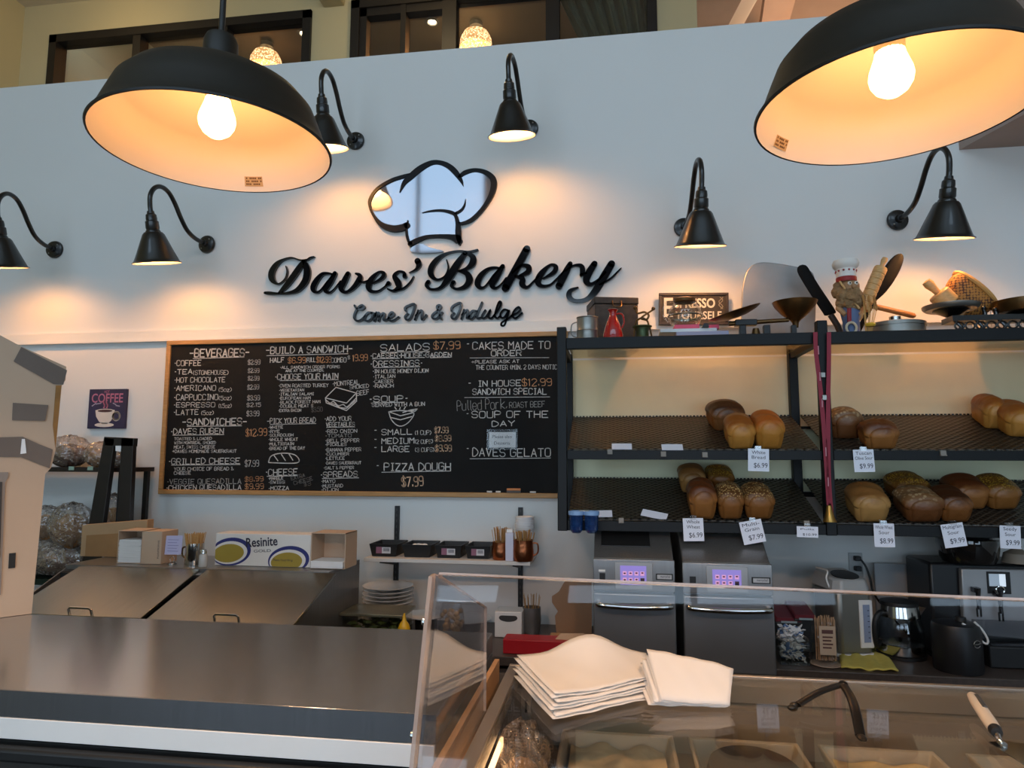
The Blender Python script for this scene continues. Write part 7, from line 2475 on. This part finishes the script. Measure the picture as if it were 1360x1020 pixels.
# trays of food on the inner shelf
food = [('case_tray', 'white tray of pale sandwich filling on the case shelf, below the flat pile of bags', -0.125, 0.13, '#cbb48a'),
        ('case_tray', 'clear tray with a black oval lid on the case shelf, under the fanned bags', 0.16, 0.40, '#2a261f'),
        ('case_tray', 'cream tray with dark spots of filling on the case shelf, below the tongs', 0.44, 0.68, '#d8b97c'),
        ('case_tray', 'brown bread tray on the case shelf, below the cake server', 0.74, 1.02, '#7d5a3a')]
for k, (nm, lab, xa, xb, colr) in enumerate(food):
    t2 = thing(nm, lab, 'food tray', ((xa+xb)/2, 1.32, ZI), 'food trays inside the glass case')
    y0, y1 = 1.3, 1.66
    b = MB()
    z0 = ZI+.001
    o_ = [(xa+.02, y0+.02, z0), (xb-.02, y0+.02, z0), (xb-.02, y1-.02, z0), (xa+.02, y1-.02, z0)]
    u_ = [(xa, y0, z0+.06), (xb, y0, z0+.06), (xb, y1, z0+.06), (xa, y1, z0+.06)]
    w_ = [(xa+.008, y0+.008, z0+.06), (xb-.008, y0+.008, z0+.06), (xb-.008, y1-.008, z0+.06), (xa+.008, y1-.008, z0+.06)]
    j_ = [(xa+.026, y0+.026, z0+.006), (xb-.026, y0+.026, z0+.006), (xb-.026, y1-.026, z0+.006), (xa+.026, y1-.026, z0+.006)]
    fs = [(0, 1, 2, 3), (12, 13, 14, 15)]
    for A_ in (0, 4, 8):
        for e in range(4):
            fs.append((A_+e, A_+(e+1) % 4, A_+4+(e+1) % 4, A_+4+e))
    b.add(o_+u_+w_+j_, fs)
    b.build('tray', mat('tray_offwhite', '#a3937a', 0.35, noise=0.03), t2, bevel=0.004)
    if k == 1:
        MB().lathe([(0, .0), (.085, 0), (.095, .012), (.09, .03), (0, .034)], 30, Matrix.Translation(((xa+xb)/2, 1.52, z0+.03)) @ Matrix.Diagonal((1, 1.2, 1, 1))).build('oval_lid', M_blackmatt, t2)
    else:
        def fd(u, v, xa=xa, xb=xb, k=k):
            return (xa+.024+(xb-xa-.048)*u, y0+.024+(y1-y0-.048)*v, ZI+.038+.008*math.sin(u*14+k)*math.sin(v*11+k))
        MB().grid(fd, 24, 24).build('filling', mat('filling_%d' % k, colr, 0.7, noise=0.35, nscale=25, bump=0.3), t2)
    if k == 2:
        b = MB()
        for j in range(5):
            b.ball((xa+.06+.03*j, 1.5+.02*(j % 2), ZI+.05), .013, 10, (1, 1, .5))
        tag(b.build('dark_topping', mat('dark_olive_spot', '#3c2c1c', 0.4, noise=0.2), t2), kind='stuff')
# crinkled wrapped bundle with sparkling light at the left of the case
p = Vector((-0.19, 1.43, ZI))
t2 = thing('wrapped_pastry', 'pastry in crinkled clear wrap sparkling at the left end of the glass case', 'pastry', p)
MB().ball((-0.19, 1.43, ZI+.05), .04, 18, (1, .8, .9), lump=.05, seed=3).build('pastry', mat('golden_pastry', '#c98f45', .6, noise=.3), t2)
b = MB().grid(lambda u, v: (-0.19+(.05+.012*math.sin(u*50+v*9))*math.cos(u*6.283)*math.sin(v*3.1416), 1.43+.1*math.sin(u*6.283)*math.sin(v*3.1416)*(1+.1*math.sin(u*44)), ZI+.002+.075*(1-math.cos(v*3.1416))*(1+.05*math.sin(u*31+v*20))), 48, 20, wrapu=True)
b.build('wrap', M_wrap, t2, angle=15)
# acrylic guard
g = lambda px, py, x: P(px, py, 1.0)
t = thing('sneeze_guard', 'clear acrylic sneeze guard with bolted end panel along the front of the glass case', 'sneeze guard', (0.3, 0.95, ZG))
A1 = Vector((-0.258, 1.018, 1.543))
A0 = Vector((-0.258, 0.905, 1.225))
e = (PZ(1280, 793, 1.543)-PZ(588, 762, 1.543)).normalized()
B1 = A1+e*1.9
B0 = A0+e*1.9
n = e.cross(A1-A0).normalized()
th = n*0.008
MB().hexa([A0, B0, B1, A1], [A0+th, B0+th, B1+th, A1+th]).build('front_panel', M_acryl, t)
q = lambda a_, b_: a_.lerp(b_, 1)
up = (A1-A0).normalized()
MB().hexa([A1+up*.0005, B1+up*.0005, B1+th+up*.0005, A1+th+up*.0005], [A1+up*.0035, B1+up*.0035, B1+th+up*.0035, A1+th+up*.0035]).build('polished_top_edge', M_acedge, t)
# end panel: leans with the front, slanted top, vertical rear edge
x = -0.262
F1 = Vector((x, A1.y+.012, A1.z))
F0 = Vector((x, A0.y+.012, A0.z))
Rr1 = P(645, 806, 1.42)
R1 = Vector((x, 1.43, P(645, 806, 1.43).z))
R0 = Vector((x, 1.43, ZG+.004))
F00 = Vector((x, A0.y+.012, ZG+.004))
MB().prism([F0, F1, R1, R0, F00], (-0.006, 0, 0)).build('end_panel', clear_mat('end_acrylic', (0.93, 0.93, 0.95), 0.0, 0.02, 1.4), t)
b = MB()
w2 = Vector((-0.0055, 0, 0))
ax_ = Vector((-0.013, 0, 0))


def edge(b, p0, p1, tk=0.003):
    d = (p1-p0).normalized()
    s = d.cross(Vector((1, 0, 0))).normalized()*tk
    b.hexa([p0+s*.2, p0+s, p0+s+w2, p0+s*.2+w2], [p1+s*.2, p1+s, p1+s+w2, p1+s*.2+w2])


edge(b, F1, R1)
edge(b, R1, R0)
b.build('end_panel_edge', M_acedge, t)
b = MB()
b.hexa([F0+Vector((-.0065, -.02, 0)), F0+Vector((-.0065, .004, 0)), F0+Vector((-.012, .004, 0)), F0+Vector((-.012, -.02, 0))],
       [F1+Vector((-.0065, -.02, 0)), F1+Vector((-.0065, .004, 0)), F1+Vector((-.012, .004, 0)), F1+Vector((-.012, -.02, 0))])
b.build('corner_strip', M_acedge, t)
for fr_ in (0.80, 0.36):
    c = F0.lerp(F1, fr_)+Vector((-.0125, -.008, 0))
    MB().lathe([(0, 0), (.006, 0), (.0055, .004), (.003, .006), (0, .006)], 16, Matrix.Translation(c) @ Matrix.Rotation(-math.pi/2, 4, 'Y')).build('bolt', M_chrome, t)
b = MB()
for xx in (-0.2, 0.5, 1.2):
    f_ = A0+e*(xx+.262)
    b.box(f_.x-.01, f_.x+.01, f_.y-.01, f_.y+.03, ZG+.001, f_.z+.002)
b.build('foot_bracket', M_chrome, t)

# ================================================================== things lying on the glass top
def bag(label, corners, lift, grp, seed, th=0.0012):
    rr = random.Random(seed)
    a, b_, c, d = corners   # front-left, front-right, back-right, back-left
    ph = [rr.uniform(0, 6) for _ in range(4)]

    def fn(u, v):
        p = (a.lerp(b_, u)).lerp(d.lerp(c, u), v)
        z = p.z+lift(u, v)+0.0012*math.sin(9*u+ph[0])*math.sin(7*v+ph[1])+0.0008*math.sin(23*u+ph[2]+9*v)
        return (p.x, p.y, z)
    o = MB().grid(fn, 18, 14).build('paper_bag', M_paperb)
    s = o.modifiers.new('thick', 'SOLIDIFY')
    s.thickness = th
    return tag(o, label, 'paper bag', grp)


zg = ZG+0.0025
fl, frr, br2, bl2 = PZ(735, 956, zg), PZ(872, 926, zg), PZ(866, 900, zg), PZ(683, 898, zg)
for k in range(7):
    z = 0.0045*k
    off = Vector((0.006*math.sin(k*2.1), 0.008*k-0.01, z))
    top = k == 6
    lab = 'topmost white paper bag of the flat pile on the glass case, back edge bent up' if top else 'white paper bag within the flat pile on the glass case'
    hump = (lambda u, v, kk=k: 0.004+0.012*kk/6*(1-(2*u-1)**2)*0.0+0.055*(kk/6)**2*v*v*math.exp(-((u-0.55)/0.28)**2)+0.006*(kk/6)*(2*u-1)**2)
    bag(lab, [fl+off, frr+off, br2+off+Vector((-0.01, 0.02, 0)), bl2+off], hump, 'white paper bags in the flat pile', k)
fl, frr, br2, bl2 = PZ(884, 938, zg), PZ(968, 943, zg), PZ(962, 915, zg), PZ(866, 900, zg)
fl, frr = PZ(876, 940, zg), PZ(969, 942, zg)
for k in range(8):
    j = k/7
    hB = 0.010+0.060*j
    off = Vector((-0.022*(1-j)-0.004*math.sin(k*1.7), 0.004*(1-j), 0.0015*k))
    lab = 'white paper bag on top of the fanned raised pile on the glass case' if k == 7 else 'white paper bag within the fanned raised pile on the glass case'
    sl_ = (lambda u, v, hB=hB, j=j: hB*(v**0.8)*(1-0.28*u*u)+0.004)
    bag(lab, [fl+off, frr+off*0.3, PZ(975, 924, zg)+off*.3, PZ(858, 914, zg)+off], sl_, 'white paper bags in the fanned pile', 20+k)
# tongs
t = thing('tongs', 'steel serving tongs lying open on the glass top between the bags and the cake server', 'tongs', PZ(1095, 950, ZG))
za = ZG+.006
hinge = PZ(1121, 934, za)+Vector((0, 0, .038))
e1 = PZ(1060, 944, za)+Vector((0, 0, .012))
e2 = PZ(1143, 978, za)
m1 = hinge.lerp(e1, .5)+Vector((0, 0, .006))
M_dsteel = mat('worn_dark_steel', '#3d3833', 0.3, 0.9, noise=0.2)
MB().tube(smooth_path([hinge, m1, e1], 6), 0.0095, 10, flat=.5).build('arm', M_dsteel, t)
MB().tube(smooth_path([hinge, hinge.lerp(e2, .5)+Vector((.004, 0, .012)), e2], 6), 0.0095, 10, flat=.5).build('arm', M_dsteel, t)
b = MB()
for j in range(5):
    b.ball(e1+Vector((-.004-.003*j, .008-.006*j, -.004+.003*math.sin(j*2))), .009, 10, (1, .8, .6))
b.build('scalloped_head', mat('dark_tong_head', '#3a342c', .35, .7, noise=.2), t)
b = MB().ball(e2+Vector((0, -.006, 0)), .01, 12, (.9, 1.6, .5))
b.build('scalloped_head', mat('dark_tong_head', '#3a342c', .35, .7), t)
MB().ball(hinge, .01, 12, (1, 1, .8)).build('hinge', M_dsteel, t)
# cake server
t = thing('cake_server', 'cake server with cream handle and steel blade lying on the glass top at the right', 'cake server', PZ(1310, 960, ZG))
h0 = PZ(1290, 934, ZG+.012)+Vector((0, 0, .02))
h1 = PZ(1322, 970, ZG+.02)
L = h1-h0
pts = [h0+L*f_ for f_ in (0, .06, .2, .5, .8, .95, 1)]
MB().tube(pts, [.004, .009, .0115, .0125, .0125, .012, .010], 16, flat=.75).build('handle', mat('cream_handle', '#d5c7b4', .4, noise=.04), t)
b = MB()
q0 = h0+L*.08
b.tube([h0+L*.12+Vector((.003, -.006, .0075)), h0+L*.5+Vector((.003, -.006, .0095))], .0045, 8, flat=.3)
b.build('hang_slot', mat('grey_slot', '#5d5f60', .3, .6, noise=.1), t)
n0 = h1
n1 = PZ(1328, 985, ZG+.012)
MB().tube([h1-L*.02, h1+L*.06], [.0115, .0095], 14).build('ferrule', M_blackmatt, t)
MB().tube(smooth_path([h1+L*.05, n1, PZ(1335, 990, ZG+.006)], 4), .005, 10).build('neck', M_chrome, t)
bl = [PZ(1312, 986, ZG+.004), PZ(1336, 985, ZG+.004), PZ(1410, 996, ZG+.003), PZ(1380, 1030, ZG+.003), PZ(1356, 1014, ZG+.003)]
MB().prism(bl, (0, 0, .0015)).build('blade', M_chrome, t, bevel=0.0004)
